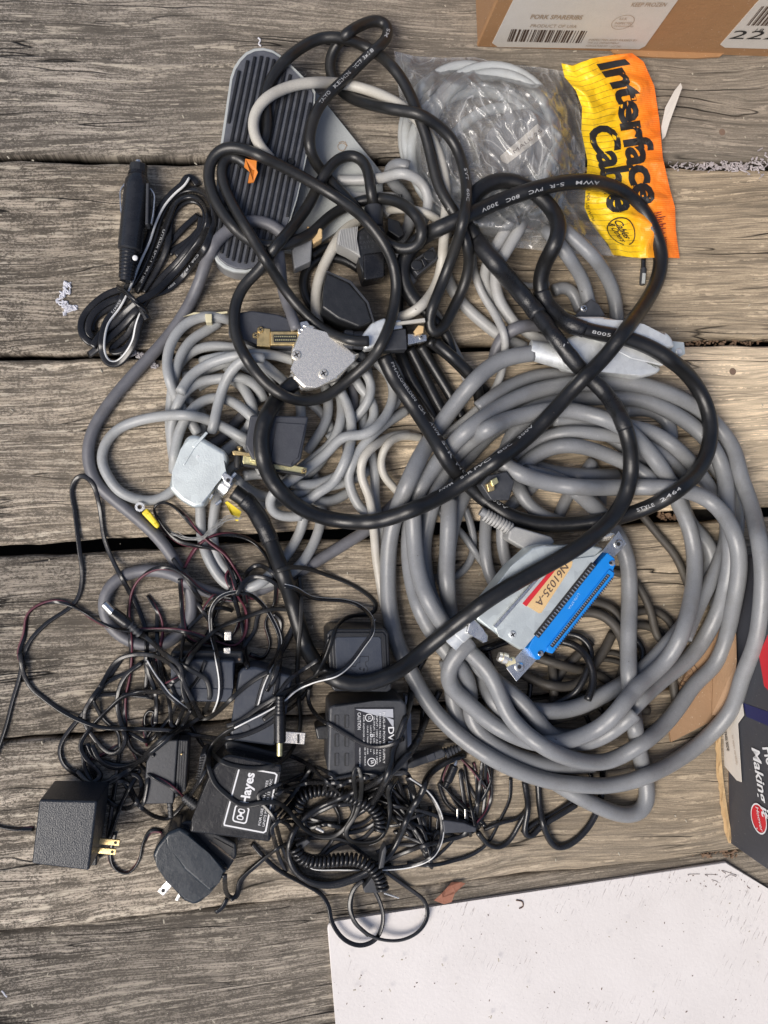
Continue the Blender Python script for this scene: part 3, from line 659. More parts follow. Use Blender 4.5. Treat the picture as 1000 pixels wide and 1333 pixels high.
# -- power cord with moulded plug, looping over everything
D = cb('black_power_cord', 'worn', 7.4, 9.0, z1('L7.3 489 284 L7.6 488 276 L9.0 485 262 482 240 476 214 461 202 440 207 420 231 403 265 386 289 355 326 338 351 318 371 306 399 307 436 325 473 352 504 386 521 420 518 454 494 488 462 508 420 516 375 511 340 496 311 475 285 447 263 417 244 380 223 352 209 308 192 287 195 273 214 274 245 291 279 315 306 342 320 L8.6 379 316 405 304 430 281 455 267 485 259 515 261 537 275 550 297 545 319 527 325 505 317 487 300 455 262 425 230 L9.2 405 200 404 170 417 136 447 105 481 71 503 51 506 34 491 26 471 32 451 44 L6.2 434 65 429 85 434 104 451 124 481 136 L8.8 522 144 545 148 563 158 588 181 603 216 608 256 601 296 585 344 572 378 560 410 561 434 L8.2 573 432 590 402 606 366 611 335 L8.0 603 302'),
       z1('590 275 572 244 553 172 524 104 500 76 485 66 L8.7 454 51 420 49 386 66 L6.4 360 92 L6.1 346 122 L6.0 348 153 347 175 338 193 L5 322 200'), own=('moulded_plug', None), R=38)
E = cb('tape_ended_cord', 'worn', 7.0, 8.5, z1('325 218 310 205 296 203 L9.1 288 222 294 247 309 277 330 312 352 348 376 384 403 414 430 434 458 444 480 444'), own=('pale_lead_connector', None), R=40)
# -- cream cable arching over the pedal
cb('arching_cream_cable', 'beige', 7.0, 7.0, z1('352 206 338 190 330 170 331 150 345 129 379 112 420 107 461 112 502 126 536 148 562 180 576 216 581 256 578 312 572 360 558 388 537 407 510 416'), R=45)
cb('pale_short_cable', 'beige', 7.0, 6.9, zI('350 350 270 400 210 500 150 620 125 740 130 850 150 920'), R=40)
# -- the two heavy black data cables
B = cb('heavy_black_cable', 'black', 10.4, 8.0, z1('386 497 372 507 353 530 341 560 341 590 348 614 362 637 396 664 437 677 488 679 520 670 568 650 600 631 636 607 684 572 718 538 752 500 789 463 816 428 840 395 856 365 861 335 853 305 838 275 812 250 780 238 755 236 720 240 660 258 608 281 570 298 L6.2 549 309 533 324 523 350 527 372 L4 545 398'), own=('silver_hood', None), R=70)
A = cb('taped_black_cable', 'black', 10.6, 7.6, z1('304 640 325 655 345 688 360 725 375 765 388 810 402 850 425 878 L7.6 455 890 485 888 520 872 560 840 602 806 640 778 690 748 738 722 770 700 797 675 815 645 822 610 818 570 805 537 785 508 760 485 735 455 704 414 680 384 653 352 630 325 615 305 L7 609 280 613 258 630 242 655 234 685 243 710 262 728 290 724 315 708 345 703 375 712 398 738 420 772 432 806 438 835 447 864 462 898 490 920 528 926 562 918 598 900 624 870 647 835 664 790 677 738 683 690 680 650 664 612 633 585 604 568 574 534 522 513 492 500 464'), own=('galvanised_hood', 'square_black_connector'), R=70)
# -- thin adapter cords ---------------------------------------------------
def tw(key, L, *p, mat='cord', mat2=None, r=3.1, own=None, **k):
    r *= .88
    return cb(key, mat, r, L, *p, style='twin', mat2=mat2, own=own, **{'R': 26, **k})
def chain(key, zf, strands, L, r, groups):
    """loose strands of a knot belong to a few long cords: join them end to end in turns"""
    S_ = [[(p[0], p[1]) for p in zf(t)] for t in strands]; mats_ = {1: 'red'}
    rj = random.Random(key)
    for g in range(groups+((groups+1)//2 if key in ('heap_end_cord', 'loose_end_cord', 'dark_vertical_cord') else 0)):
        mine = S_[g::groups] if g < groups else [[(x+dx_, y+dy_) for x, y in o_] for o_ in S_[g-groups::groups][::-1] for dx_, dy_ in ((rj.uniform(-16, 16), rj.uniform(-14, 14)),)]
        path = mine.pop(0)
        while mine:
            e_ = path[-1]; best = min(((math.hypot(o_[0][0]-e_[0], o_[0][1]-e_[1]), k, 0) for k, o_ in enumerate(mine)), default=None); b2 = min(((math.hypot(o_[-1][0]-e_[0], o_[-1][1]-e_[1]), k, 1) for k, o_ in enumerate(mine)))
            b_ = min(best, b2); nx_ = mine.pop(b_[1]); nx_ = nx_[::-1] if b_[2] else nx_; a0 = path[-1]; a1 = nx_[0]
            d_ = (path[-1][0]-path[-2][0], path[-1][1]-path[-2][1]); l_ = math.hypot(*d_) or 1; out = (a0[0]+d_[0]/l_*9, a0[1]+d_[1]/l_*9)
            d2 = (nx_[0][0]-nx_[1][0], nx_[0][1]-nx_[1][1]); l2 = math.hypot(*d2) or 1; inn = (a1[0]+d2[0]/l2*9, a1[1]+d2[1]/l2*9)
            path = path+[out, inn]+nx_
        n_ = len(path); pts = [(p[0], p[1], L+1.3*(.5+.5*math.sin(i*.9+g*2))) for i, p in enumerate(path)]
        tw(key, L, pts, mat2=mats_.get(g) if key in ('upper_heap_cord', 'dark_vertical_cord') else None, r=r, soft=7)
tw('left_loop_cord', 3.0, z1('-6 985 7 948 17 910 26 880 30 858 38 836 60 812 92 790 102 777 107 750 103 712 98 668 94 634 104 619 119 627 129 656 136 702 150 736 166 766 181 795 190 824 191 850 192 880 205 905'))
tw('maroon_cord', 3.6, z1('200 905 120 892'), ) if False else None
tw('maroon_stripe_cord', 3.9, z1('32 872 25 850 32 826 36 800 50 788 72 783 95 789 125 808 150 819 185 820 225 820 255 826 280 836 305 841 318 828 320 795 308 770 303 750 296 735 285 717 262 712 235 706 217 693 206 676 200 661 210 654 225 658 240 672 256 690 272 705 294 722 306 742 315 762 320 785'), mat2='red')
tw('maroon_arc_cord', 3.4, zA('440 400 480 320 530 262 600 228 700 225 790 255 850 310 890 380 918 480 905 600 860 680 885 800 850 868 780 845'), mat2='red')
tw('maroon_long_cord', 3.7, zA('690 560 600 545 520 505 450 440 380 403 300 398 215 445 168 520 150 640 158 750 162 880'), zC('445 0 435 90 412 200 410 320 440 440 480 520 540 590 640 650 720 715'), mat2='red')
tw('maroon_short_cord', 3.1, zA('418 455 425 560 432 660 455 760 520 795 600 800 680 760 720 690 720 600 690 520 660 430 660 350 700 390'), mat2='red')
tw('maroon_short_cord', 3.2, zC('530 440 512 340 515 280 545 255 575 280 570 330 530 400'), mat2='red')
tw('maroon_short_cord', 3.0, zC('210 520 300 490 380 440 450 390'), mat2='red')
tw('white_stripe_hoop_cord', 4.8, zG('240 640 275 560 287 450 265 290 245 190'), zA('590 780 578 680 583 610 625 552 700 525 780 533 850 590 900 670 937 760 930 840 890 910 850 1000'), zB('120 790 96 880'), mat2='white', R=30)
tw('plain_grey_hoop_cord', 5.2, zB('275 378 200 370 100 392 0 430'), zA('620 710 520 800 455 890 432 970'), zG('38 460 50 530 90 610 140 672 200 678 260 640 350 555 440 475 540 405 600 375'), r=3.0, mat='worn')
tw('heap_top_cord', 5.0, zB('20 280 30 230 50 175 100 142 170 172 230 240 285 340 292 440 250 530 200 640 190 720 150 800'))
tw('heap_top_cord2', 5.3, zB('-10 300 50 212 130 205 200 242 265 310 290 400 278 490 225 600 200 700 170 770'), )
tw('heap_top_cord3', 5.1, zB('320 200 328 290 325 370 300 450 260 540 215 620 180 740'), mat='worn')
tw('heap_cord_plain', 4.6, zB('180 400 220 430 215 520 220 620 205 740 190 820'))
tw('wide_arc_cord', 8.4, zB('200 175 260 156 350 158 450 190 560 230 650 280 705 325 720 365 690 398 630 402 560 418 510 470 480 560 440 660 400 722 300 775 200 832 100 890 0 962 -60 980'), mat='worn')
tw('striped_arc_cord', 8.6, zB('240 250 300 265 380 312 450 322 560 330 640 360 697 420 700 490 650 565 580 660 510 715 400 745 300 792 240 845 140 905 60 945 -20 985'), mat2='white')
tw('crossing_cord', 8.1, zB('420 635 350 680 260 745 200 830 120 905 30 960'))
tw('crossing_cord', 8.2, zB('460 690 400 720 330 800 250 860 130 950'), mat='worn')
tw('left_bundle_cord', 4.2, zC('400 -20 340 70 270 170 190 280 105 385 70 460 90 540 200 622 300 712 370 762 430 770 485 725 500 655 480 600 440 590'), R=34)
tw('left_bundle_cord2', 4.4, zC('530 -10 440 55 350 95 290 130 240 195 203 260 205 330 250 402 300 460 350 488 400 450 412 400 390 320 370 220 390 120 430 60 500 10'))
tw('left_bundle_cord3', 4.6, zC('640 165 500 163 400 190 330 250 260 320 210 380 178 440 200 500 240 545 285 600 240 640'))
tw('sweeping_cord', 4.9, z1('26 850 31 878 42 897'), zC('-20 190 80 262 200 322 300 350 450 355 640 365 800 392 900 405'), zG('150 792 300 806 400 795 500 762 600 712 680 650 780 580 850 500 900 400 960 250 1000 150'), r=3.0)
tw('diagonal_cord', 5.4, zC('160 570 230 640 300 640 400 590 500 510 600 410 700 350 800 295'), zG('150 670 90 620'), r=3.2)
tw('diagonal_cord', 5.5, zC('240 440 280 520 360 560 460 540 560 470 640 405 740 335 820 285'), r=3.2)
tw('diagonal_cord', 5.2, zC('215 430 250 500 320 530 400 545 480 530 560 490'), r=3.0)
tw('white_edge_cord', 5.0, zC('520 0 545 45 590 110 640 180 700 230 760 268'), mat2='white')
tw('white_edge_cord', 4.4, zC('520 -30 530 60 560 130 575 220 570 330'), )
tw('jack_cord', 5.8, zA('215 740 250 765 320 830 400 890 430 935'), zC('705 70 725 130 790 260 810 300'), own=('barrel_jack', None))
tw('jack_cord2', 5.7, zA('200 750 260 770 350 862 450 915 530 960'), zC('830 90 850 140 850 210 820 275'), mat='worn')
tw('low_arch_cord', 4.7, zA('0 1020 90 880 170 850 260 850 340 878 420 960'), zC('740 180 760 230'))
tw('ring_cord', 7.9, zC('1000 340 920 385 860 450 845 540 880 640 940 700 1010 750'), zD('100 355 180 338 250 342 305 385 360 450 430 505 520 520 590 480 640 400 655 320 642 200 660 148 680 200 680 300 650 410 600 490 620 535 700 550 780 528 822 450 832 350 818 270 865 215'), mat='worn', R=22)
tw('ring_cord2', 7.8, zG('230 905 300 962 400 992 560 1000 680 962 760 865 800 750 806 640 795 560'), zB('310 760 312 600 322 480 330 350 320 200'), r=3.0, mat='worn')
tw('dangling_cord', 7.7, zB('370 780 368 860 430 945 500 985'), z28('520 172 600 230 680 270 750 268 810 240'), r=3.0)
tw('flecked_cord', 4.3, zD('300 90 400 138 470 200 540 268 600 320 640 400 610 470 600 510'), r=2.8)
cb('smooth_black_loop', 'cord', 4.7, 7.3, zD('L3 1010 -180 L5 1000 -60 L7 980 10 L7.3 900 120 830 185 740 240 600 300 450 370 370 430 320 510 305 610 335 690 400 742 500 762 600 742 720 690 820 620 880 520 930 400 1000 280'), zE('310 440 400 370 500 330'), R=40)
cb('smooth_black_loop2', 'cord', 4.5, 7.5, zE('L3 290 -170 L4 230 -60 L7 215 60 L7.5 170 200 130 300 110 400 70 500 20 580'), zD('640 410'), R=40)
cb('smooth_black_loop3', 'cord', 4.3, 6.6, zE('L3 370 0 L5 320 100 L6.6 260 240 190 340 130 400'), zD('800 260 690 330 560 350'), R=34)
cb('wide_lower_loop', 'cord', 4.4, 6.2, zD('350 540 320 620 350 700 430 760 540 770 660 735 780 690 840 670'), R=40)
tw('board_loop_cord', 4.9, z1('328 1098 343 1115 363 1133 395 1150 418 1164 428 1180 432 1200 448 1223 470 1231 490 1222 499 1196 492 1168 479 1150 466 1150 457 1170 460 1198 480 1218'), r=3.0)
tw('board_loop_cord2', 6.4, zD('0 845 28 830 40 790 45 750 120 680 230 590 330 535 420 525 520 525 600 540 680 600 760 660 850 730 950 800'), z1('552 1172 557 1191 546 1212 522 1224 492 1222 468 1208 455 1182 462 1155 474 1146'), r=2.9)
tw('white_bow_cord', 5.9, zE('150 455 112 520 105 620 100 700 60 770 0 795'), mat2='white', r=2.6)
tw('white_bow_cord', 6.9, zE('205 450 280 500 340 570 378 660 380 760 340 850 280 890 200 912 100 922 0 925'), zD('560 685 430 682 370 645 335 585'), mat2='white', r=3.0)
tw('flat_run_cord', 4.2, zE('-40 545 80 580 150 600 300 630 400 665 520 690 570 718 500 745 400 775 300 800 160 850 60 900'))
tw('long_right_cord', 4.0, zE('740 450 735 560 680 680 620 790 540 850 440 882 330 905 200 895'), r=2.8)
cb('hanging_black_loop', 'cord', 4.3, 4.5, zE('812 470 830 600 815 745 845 755 900 700 1000 640 1080 590'))
cb('hanging_black_loop', 'cord', 3.9, 4.3, zE('1080 560 960 640 860 690 800 740'))
cb('hanging_black_loop', 'cord', 4.6, 4.6, z58('590 410 600 520 625 610 660 655 700 650 760 605 810 530 835 440 838 350'))
cb('hanging_black_loop', 'cord', 3.6, 4.2, zE('570 735 620 795 680 812 730 780 790 680 830 610'))
cb('hanging_black_loop', 'cord', 3.0, 4.1, zE('600 720 700 680 780 660 830 600')); cb('hanging_black_loop', 'cord', 3.0, 3.9, z58('780 350 800 420 760 470 700 520'))
chain('dark_vertical_cord', zE, ('500 380 525 550 555 700', '545 370 565 480 560 600 550 700', '590 380 575 520 560 650', '620 390 640 500 620 620 575 675', '610 400 600 520 560 600', '480 350 560 430 610 500', '370 500 400 580 470 640 540 680', '400 500 450 560 520 600'), 3.0, 2.6, 2)
chain('loose_end_cord', zE, ('120 530 200 660 290 800 320 865', '250 620 280 730 305 850', '320 600 318 740 310 880', '200 450 240 560 280 680', '340 540 370 600 360 700', '50 690 150 700 240 650 340 640', '0 500 120 590 260 650', '150 740 230 770 330 800 420 770', '390 730 480 760 560 720', '30 600 110 640 170 700 260 790'), 2.6, 2.4, 3)
chain('heap_end_cord', zD, ('230 300 380 240 560 235 700 210', '250 420 330 330 420 200', '270 440 360 300 400 150', '240 430 300 450 340 560', '220 500 260 640 290 700', '440 430 540 450 590 440', '430 470 520 450 600 470', '520 240 620 230 760 200 880 180', '750 240 830 330 900 400 1000 560', '880 280 900 400 960 520', '600 500 700 480 760 440', '480 600 540 520 560 460', '700 340 800 400 900 450', '300 260 460 280 600 240', '460 700 470 640 560 560 650 540', '760 600 850 560 960 560'), 2.2, 2.8, 4)
chain('upper_heap_cord', zA, ('300 620 300 800 330 1000', '250 540 330 700 300 860', '380 350 470 480 520 560', '700 480 620 600 580 700', '560 610 640 560 730 540 800 560', '520 600 590 700 640 780 680 800', '700 560 740 700 760 850 770 900', '600 560 570 690 590 800', '440 880 500 800 570 750', '760 790 810 720 820 640 860 610', '470 860 430 960 350 1000', '480 690 560 620 620 600 690 620'), 2.6, 2.9, 3)
chain('left_heap_cord', zC, ('190 440 200 560 240 640', '215 440 225 540 260 620', '240 540 290 590 300 600 250 630', '400 620 470 740 560 810 600 820', '480 590 420 690 370 800 330 920', '440 660 480 740', '560 0 600 100 640 200 650 320', '600 20 650 130 700 220 720 200', '560 400 640 300 700 200 790 100 830 0', '760 350 800 420 840 470', '580 240 550 320 600 400', '420 400 440 460 500 500', '560 180 620 160 700 250', '350 350 300 310 250 220'), 3.0, 2.8, 3)
tw('left_edge_lead', 1.0, z1('-8 1075 15 1079 44 1079'), mat2='red', own=(None, 'textured_adapter'))
tw('round_adapter_lead', 2.2, z08('620 595 580 590 550 640 530 710 490 755 440 740 420 690 440 600'), mat2='red')
tw('round_adapter_tail', 1.4, z08('860 760 870 840 905 850 920 790 960 740 1010 700')); tw('round_adapter_tail', 1.2, z08('870 850 850 890 825 905'))
# helical telephone cord
def coil_pts(pts, rpx, turns_px): pass
COILS = [zD('345 375 372 312 440 278 520 275 600 300 660 325 720 350 760 390 780 440 775 490'), zD('335 575 375 630 450 648 550 640 650 638 720 665 770 720 795 790')]
# car charger flex, bundled
k = 'car_charger'
for L_, t in ((2.0, '300 840 240 880 150 950 70 1040'),): pass
cc_ = lambda L, *p, m2=None: cb('car_charger', 'cord', 4.1, L, *p, style='twin', mat2=m2, part='flex', own=None, R=30)
cc_(2.9, zK('720 150 690 200'), zK('640 240 560 330 500 450 460 570 400 700 340 850 270 990'), zL('240 500 215 600 215 690 250 760 310 770 370 720 430 620 450 520 480 440'), m2='white')
cc_(2.5, zK('350 870 440 720 500 560 560 380 640 270 740 230 840 260 890 340 890 460 840 600 740 740 600 880'), zL('520 330 440 420 350 520 260 600 170 680 130 710'))
cc_(2.6, zK('390 900 480 720 550 560 600 420 650 310 740 275 820 310 860 400 830 520 740 650 640 770 510 900'), zL('450 360 380 420 300 500 220 560 150 660'))
cc_(2.2, zK('430 900 540 720 590 600 620 400 690 320 760 300 830 350 830 480 730 620 640 720 560 800'), zL('480 390 420 500 380 580 300 650 270 690 350 680 420 600 470 480'))
cc_(1.8, zK('640 660 720 600 800 500 810 410')); cc_(1.6, zK('590 600 700 480 790 400')); cc_(1.7, zK('600 650 740 560 820 470'))
cc_(1.9, zL('350 280 240 320 140 400 85 480 80 560 120 620 170 640 260 560 360 460 450 390'))
cc_(1.7, zL('360 330 250 370 170 430 130 500 130 580 180 600'))
cc_(1.5, zL('350 370 260 410 190 450 150 520 160 560')); cc_(2.0, zK('690 200 720 145 765 170 790 210'))
cc_(1.4, zL('460 440 440 560 400 660 330 710'))

# ---------------------------------------------------------------- rigid things the cords lie on or hang from
obst('foot_pedal', z1('283 215 292 155 300 100 304 87 311 76 320 67 331 62 343 61 355 64 366 71 382 87 399 104 408 112 412 120 410 140 406 170 397 215 387 258 378 287 371 305 357 331 348 343 336 351 320 355 305 354 292 349 282 341 277 331'), .022, .2, .003)
obst('pedal_plate', z1('404 115 500 225 499 250 440 300 395 330 360 320 390 200'), .006, .15, 0)
obst('bag', z1('514 68 616 74 724 90 760 110 762 280 800 332 724 328 640 320 560 290 528 224'), .030, 3.5 if False else .3, .0)
obst('textured_adapter', z1('51 1041 127 1043 116 1134 41 1125'), .050, .5, 0)
obst('round_adapter', z1('197 1115 218 1085 245 1075 308 1103 306 1120 288 1150 255 1179 238 1172 205 1138'), .034, .5, 0)
obst('label_adapter', z1('290 985 367 1000 352 1097 247 1083 262 1010'), .042, .5, 0)
obst('small_brick', z1('204 963 245 963 241 1030 224 1047 187 1047'), .024, .5, 0)
obst('blue_black_adapter', z1('221 857 306 858 303 913 224 913'), .034, .5, 0)
obst('slab_adapter', z1('310 876 334 868 380 880 370 920 354 985 293 966 305 900'), .030, .5, 0)
obst('slotted_adapter', z1('427 920 525 915 528 1010 428 1012'), .040, .5, 0)
obst('square_adapter', z1('428 820 503 818 510 898 432 900'), .040, .5, 0)
obst('galvanised_hood', z1('243 567 256 565 295 588 298 600 289 612 279 634 266 660 252 662 235 652 219 636 224 615 235 585'), .019, 6.6)
obst('silver_hood', z23('410 400 380 450 380 490 395 530 380 565 430 610 480 600 560 570 620 500 650 470 560 440 500 400 470 360 430 355'), .013, 7.8)
obst('left_black_hood', z23('140 320 230 305 330 320 410 350 420 400 400 450 250 440 180 410 140 400'), .014, 3.15)
obst('middle_black_hood', zJ('430 0 810 10 760 290 700 340 440 290 395 200'), .014, 5.0)
obst('blue_socket_connector', zF('0 130 350 -60 690 -240 720 -100 720 -20 380 400 220 550 155 480 100 290'), .020, 6.5)
obst('long_silver_connector', zM('200 490 330 440 450 350 560 350 800 410 890 430 930 500 965 500 960 550 870 600 810 650 700 650 560 620 400 600 200 570'), .018, 6.4)
obst('ribbed_connector', q(600, 640, .22, '140 110 300 200 540 270 540 310 380 345 280 280 130 150'), .016, 6.0)
obst('moulded_plug', zI('390 360 470 360 490 640 370 640 330 420'), .018, 7.2)
obst('square_black_connector', z23('735 385 820 375 825 455 730 460'), .014, 8.0)
obst('pale_lead_connector', z23('585 380 735 340 740 450 590 465'), .014, 8.4)
obst('white_board', z1('426 1209 431 1201 438 1199 700 1160 945 1122 1010 1163 1010 1340 436 1340'), .0001, .05, 0)
obst('carton', [(945, 1095), (938, 722), (1010, 700), (1010, 1120)], None, .1, 0)
for O in OBS:
    if O['name'] == 'carton': O['cone'] = True; O['t'] = 0

# ---------------------------------------------------------------- settle the heap: each cord lies on what is beneath it
def catmull(pts, step):
    P_ = np.array([[p[0], p[1]] for p in pts], float); n = len(P_)
    keep = [0] + [i for i in range(1, n) if np.hypot(*(P_[i]-P_[i-1])) > 1.0]; P_ = P_[keep]; pl = [pts[i] for i in keep]; n = len(P_)
    E_ = np.vstack([2*P_[0]-P_[1], P_, 2*P_[-1]-P_[-2]]); out = []; lay = []
    L = None; Ls = []
    for p in pl:
        if p[2] is not None: L = p[2]
        Ls.append(L)
    for i in range(n-1):
        p0, p1, p2, p3 = E_[i:i+4]; d = [max(1e-3, np.hypot(*(b-a))**.5) for a, b in ((p0, p1), (p1, p2), (p2, p3))]
        t0 = 0; t1 = d[0]; t2 = t1+d[1]; t3 = t2+d[2]; m = max(2, int(np.hypot(*(p2-p1))/step*1.05)+1)
        for s in range(m):
            t = t1 + (t2-t1)*s/m
            A1 = (t1-t)/(t1-t0)*p0+(t-t0)/(t1-t0)*p1; A2 = (t2-t)/(t2-t1)*p1+(t-t1)/(t2-t1)*p2; A3 = (t3-t)/(t3-t2)*p2+(t-t2)/(t3-t2)*p3
            B1 = (t2-t)/(t2-t0)*A1+(t-t0)/(t2-t0)*A2; B2 = (t3-t)/(t3-t1)*A2+(t-t1)/(t3-t1)*A3
            out.append((t2-t)/(t2-t1)*B1+(t-t1)/(t2-t1)*B2); lay.append((Ls[i], Ls[i+1], s/m))
    out.append(P_[-1]); lay.append((Ls[-1], Ls[-1], 0))
    return np.array(out), lay
def turn(a, b, c):
    u = (b[0]-a[0], b[1]-a[1]); v = (c[0]-b[0], c[1]-b[1]); lu = math.hypot(*u); lv = math.hypot(*v)
    if lu < .5 or lv < .5: return 180
    if lu < 17 and lv < 17: return 0
    return math.degrees(math.acos(max(-1, min(1, (u[0]*v[0]+u[1]*v[1])/lu/lv))))
for c in CB:
    if c.get('soft'): continue
    p = c['pts']
    for _ in range(30):
        bad = [i for i in range(1, len(p)-1) if turn(p[i-1], p[i], p[i+1]) > 100]
        if not bad: break
        i = bad[0]; best = None
        for k in (i, i+1, i-1):
            if k <= 0 or k >= len(p)-1: continue
            q_ = p[:k]+p[k+1:]; sc_ = max([turn(*q_[m-1:m+2]) for m in range(max(1, i-2), min(len(q_)-1, i+3))] or [0])
            if best is None or sc_ < best[0]: best = (sc_, q_)
        if best is None: break
        p = best[1]
    c['pts'] = p
allP = []; allL = []; allR = []; cid = []; sid = []; rest = []
for ci, c in enumerate(CB):
    step = 4.0 if c['r'] > 5 else 3.0
    xy, lay = catmull(c['pts'], step)
    # resample evenly and soften kinks
    seg = np.r_[0, np.cumsum(np.hypot(*np.diff(xy, axis=0).T))]; n = max(4, int(seg[-1]/step)); u = np.linspace(0, seg[-1], n)
    Lv = np.array([(c['L'] if a is None else a)*(1-f)+(c['L'] if b is None else b)*f for a, b, f in lay])
    x = np.interp(u, seg, xy[:, 0]); y = np.interp(u, seg, xy[:, 1]); Lq = np.interp(u, seg, Lv)
    ks = c.get('soft') or (2 if c['r'] < 5 else (34 if c['key'] == 'heavy_grey_coil' else (12 if c['r'] > 10 else (11 if c['key'] == H else 7))))
    for _ in range(ks):
        x[1:-1] = .25*x[:-2]+.5*x[1:-1]+.25*x[2:]; y[1:-1] = .25*y[:-2]+.5*y[1:-1]+.25*y[2:]
    c['x'], c['y'], c['n'] = x, y, n; c['s'] = np.r_[0, np.cumsum(np.hypot(np.diff(x), np.diff(y)))]
    c['i0'] = len(cid); allP.append(np.c_[x, y]); allL.append(Lq + 1e-3*ci*.1 + 1e-6*np.arange(n)); allR += [c['r']]*n; cid += [ci]*n; sid += list(range(n))
PX = np.vstack(allP).astype(np.float32); LY = np.concatenate(allL); RR = np.array(allR); CID = np.array(cid); SID = np.array(sid); NS = len(PX)
MM = .573
print('cable samples', NS)
low_i = []; up_i = []; dd = []
for a in range(0, NS, 1500):
    b = min(NS, a+1500)
    D2 = np.hypot(PX[a:b, None, 0]-PX[None, :, 0], PX[a:b, None, 1]-PX[None, :, 1])
    th = (RR[a:b, None]+RR[None, :])*.97
    mk = (D2 < th) & (LY[a:b, None] > LY[None, :])
    same = (CID[a:b, None] == CID[None, :]) & (np.abs(SID[a:b, None]-SID[None, :])*np.where(RR[None, :] > 5, 4.0, 3.0) < 4.2*RR[None, :])
    ii, jj = np.nonzero(mk & ~same); up_i.append(ii+a); low_i.append(jj); dd.append(D2[ii, jj])
up_i = np.concatenate(up_i); low_i = np.concatenate(low_i); dd = np.concatenate(dd)
def inpoly(x, y, poly):
    r = np.zeros(len(x), bool); n = len(poly)
    for i in range(n):
        x1, y1 = poly[i]; x2, y2 = poly[i-1]
        c = ((y1 > y) != (y2 > y)); xi = (x2-x1)*(y-y1)/((y2-y1) if y2 != y1 else 1e-9)+x1; r ^= c & (x < xi)
    return r
for O in OBS:
    cpx = O['poly'].mean(0); pg = cpx+(O['poly']-cpx)*1.06
    O['in'] = inpoly(PX[:, 0], PX[:, 1], pg)
    own = np.array([c['own'] is not None and O['name'] in c['own'] for c in CB])[CID]
    # only the part of the cable next to that end counts as its own
    near = np.zeros(NS, bool)
    for ci, c in enumerate(CB):
        if c['own'] and O['name'] in c['own']:
            e = slice(c['i0'], c['i0']+22) if c['own'][0] == O['name'] else slice(c['i0']+c['n']-22, c['i0']+c['n']); near[e] = True
    O['near'] = near; O['over'] = O['in'] & (LY > O['L']) & ~near; O['under'] = O['in'] & (LY < O['L']) & ~near
    O['z'] = O['z0']*1000 if O['z0'] is not None else 0.0
RM = RR*MM*.95; Z = RM.copy()
conedist = np.hypot(PX[:, 0]-353, PX[:, 1]-673)
rs = RM[up_i]+RM[low_i]; d = dd*MM*.95; hh = np.sqrt(np.maximum(rs**2-d**2, 0))*.93
# first guess by order, then relax: pairs push each other apart, weight pulls down, stiffness evens out
Z = RM + np.clip(LY, 0, 9)*4.5
first = np.zeros(NS, bool); last = np.zeros(NS, bool)
for c in CB: first[c['i0']] = True; last[c['i0']+c['n']-1] = True
stiff = np.where(RR > 5, 3, 1)
conez = np.zeros(NS)
for O in OBS:
    if O.get('cone'):
        for k in np.nonzero(O['in'])[0]:
            xb = 938+7*(PX[k, 1]-722)/373; d0 = math.hypot(xb-353, PX[k, 1]-673); conez[k] = max(0, 620*(1-d0/conedist[k]))+RM[k]+2
FL = np.maximum(RM, conez)
rigid = [O for O in OBS if O['z0'] is None]
for O in rigid: O['z'] = O['L']*4.5
NIT = 420
for it in range(NIT):
    gpull = .22 if it < NIT-60 else 0.0
    Z = Z-gpull
    v = np.maximum(Z[low_i]+hh-Z[up_i], 0)
    up = np.zeros(NS); dn = np.zeros(NS); lowfree = (Z[low_i]-FL[low_i]) > .3
    w = np.where(lowfree, .5, .95)
    np.maximum.at(up, up_i, v*w); np.maximum.at(dn, low_i, v*.45)
    Z = Z+up-dn*.9
    for O in OBS:
        if O.get('cone'): continue
        ov = O['over']
        if O['z0'] is None:
            O['z'] -= gpull; need = 0.0
            if O['under'].any(): need = np.percentile((Z+RM)[O['under']], 96)-O['z']
            if need > 0: O['z'] += need*.5; Z[O['under']] -= np.minimum(np.maximum((Z+RM)[O['under']]-O['z'], 0)*.5, 1.0)
            O['z'] = max(O['z'], 0)
            if ov.any():
                gap = O['z']+O['t']*1000+RM[ov]-Z[ov]; Z[ov] += np.maximum(gap, 0)*.5; O['z'] -= min(1.0, max(0, gap.max())*.15)
            for c in CB:
                if c['own'] and O['name'] in c['own']:
                    k = c['i0'] if c['own'][0] == O['name'] else c['i0']+c['n']-1; dlt = O['z']+O['t']*500-Z[k]; Z[k] += dlt*.5; O['z'] -= dlt*.4; sl__ = slice(k, k+8) if c['own'][0] == O['name'] else slice(k-7, k+1); Z[sl__] += (Z[k]-Z[sl__])*.3
        elif ov.any(): Z[ov] = np.maximum(Z[ov], O['z']+O['t']*1000+RM[ov])
    if it < NIT-8:
        for rep in range(3):
            Zm = np.r_[Z[0], Z[:-1]]; Zp = np.r_[Z[1:], Z[-1]]; Zm = np.where(first, Z, Zm); Zp = np.where(last, Z, Zp)
            Zn = .25*Zm+.5*Z+.25*Zp; Z = np.where((stiff > rep) & ~first & ~last, Zn, Z)
    Z = np.maximum(Z, FL)
print('settled, max', Z.max())
pen = (Z[low_i]+hh)-Z[up_i]; print('penetrations', (pen > 3).sum(), 'of', len(pen))
_w = {}
for u_, l_, p_ in zip(up_i[pen > 5], low_i[pen > 5], pen[pen > 5]):
    k_ = (CB[CID[u_]]['key'], round(float(LY[u_]), 1), CB[CID[l_]]['key'], round(float(LY[l_]), 1)); v_ = _w.setdefault(k_, [0, 0, None]); v_[0] += 1
    if p_ > v_[1]: v_[1] = float(p_); v_[2] = (int(PX[u_, 0]), int(PX[u_, 1]))
for k_, v_ in sorted(_w.items(), key=lambda t: -t[1][1])[:16]: print('pen', k_, v_)
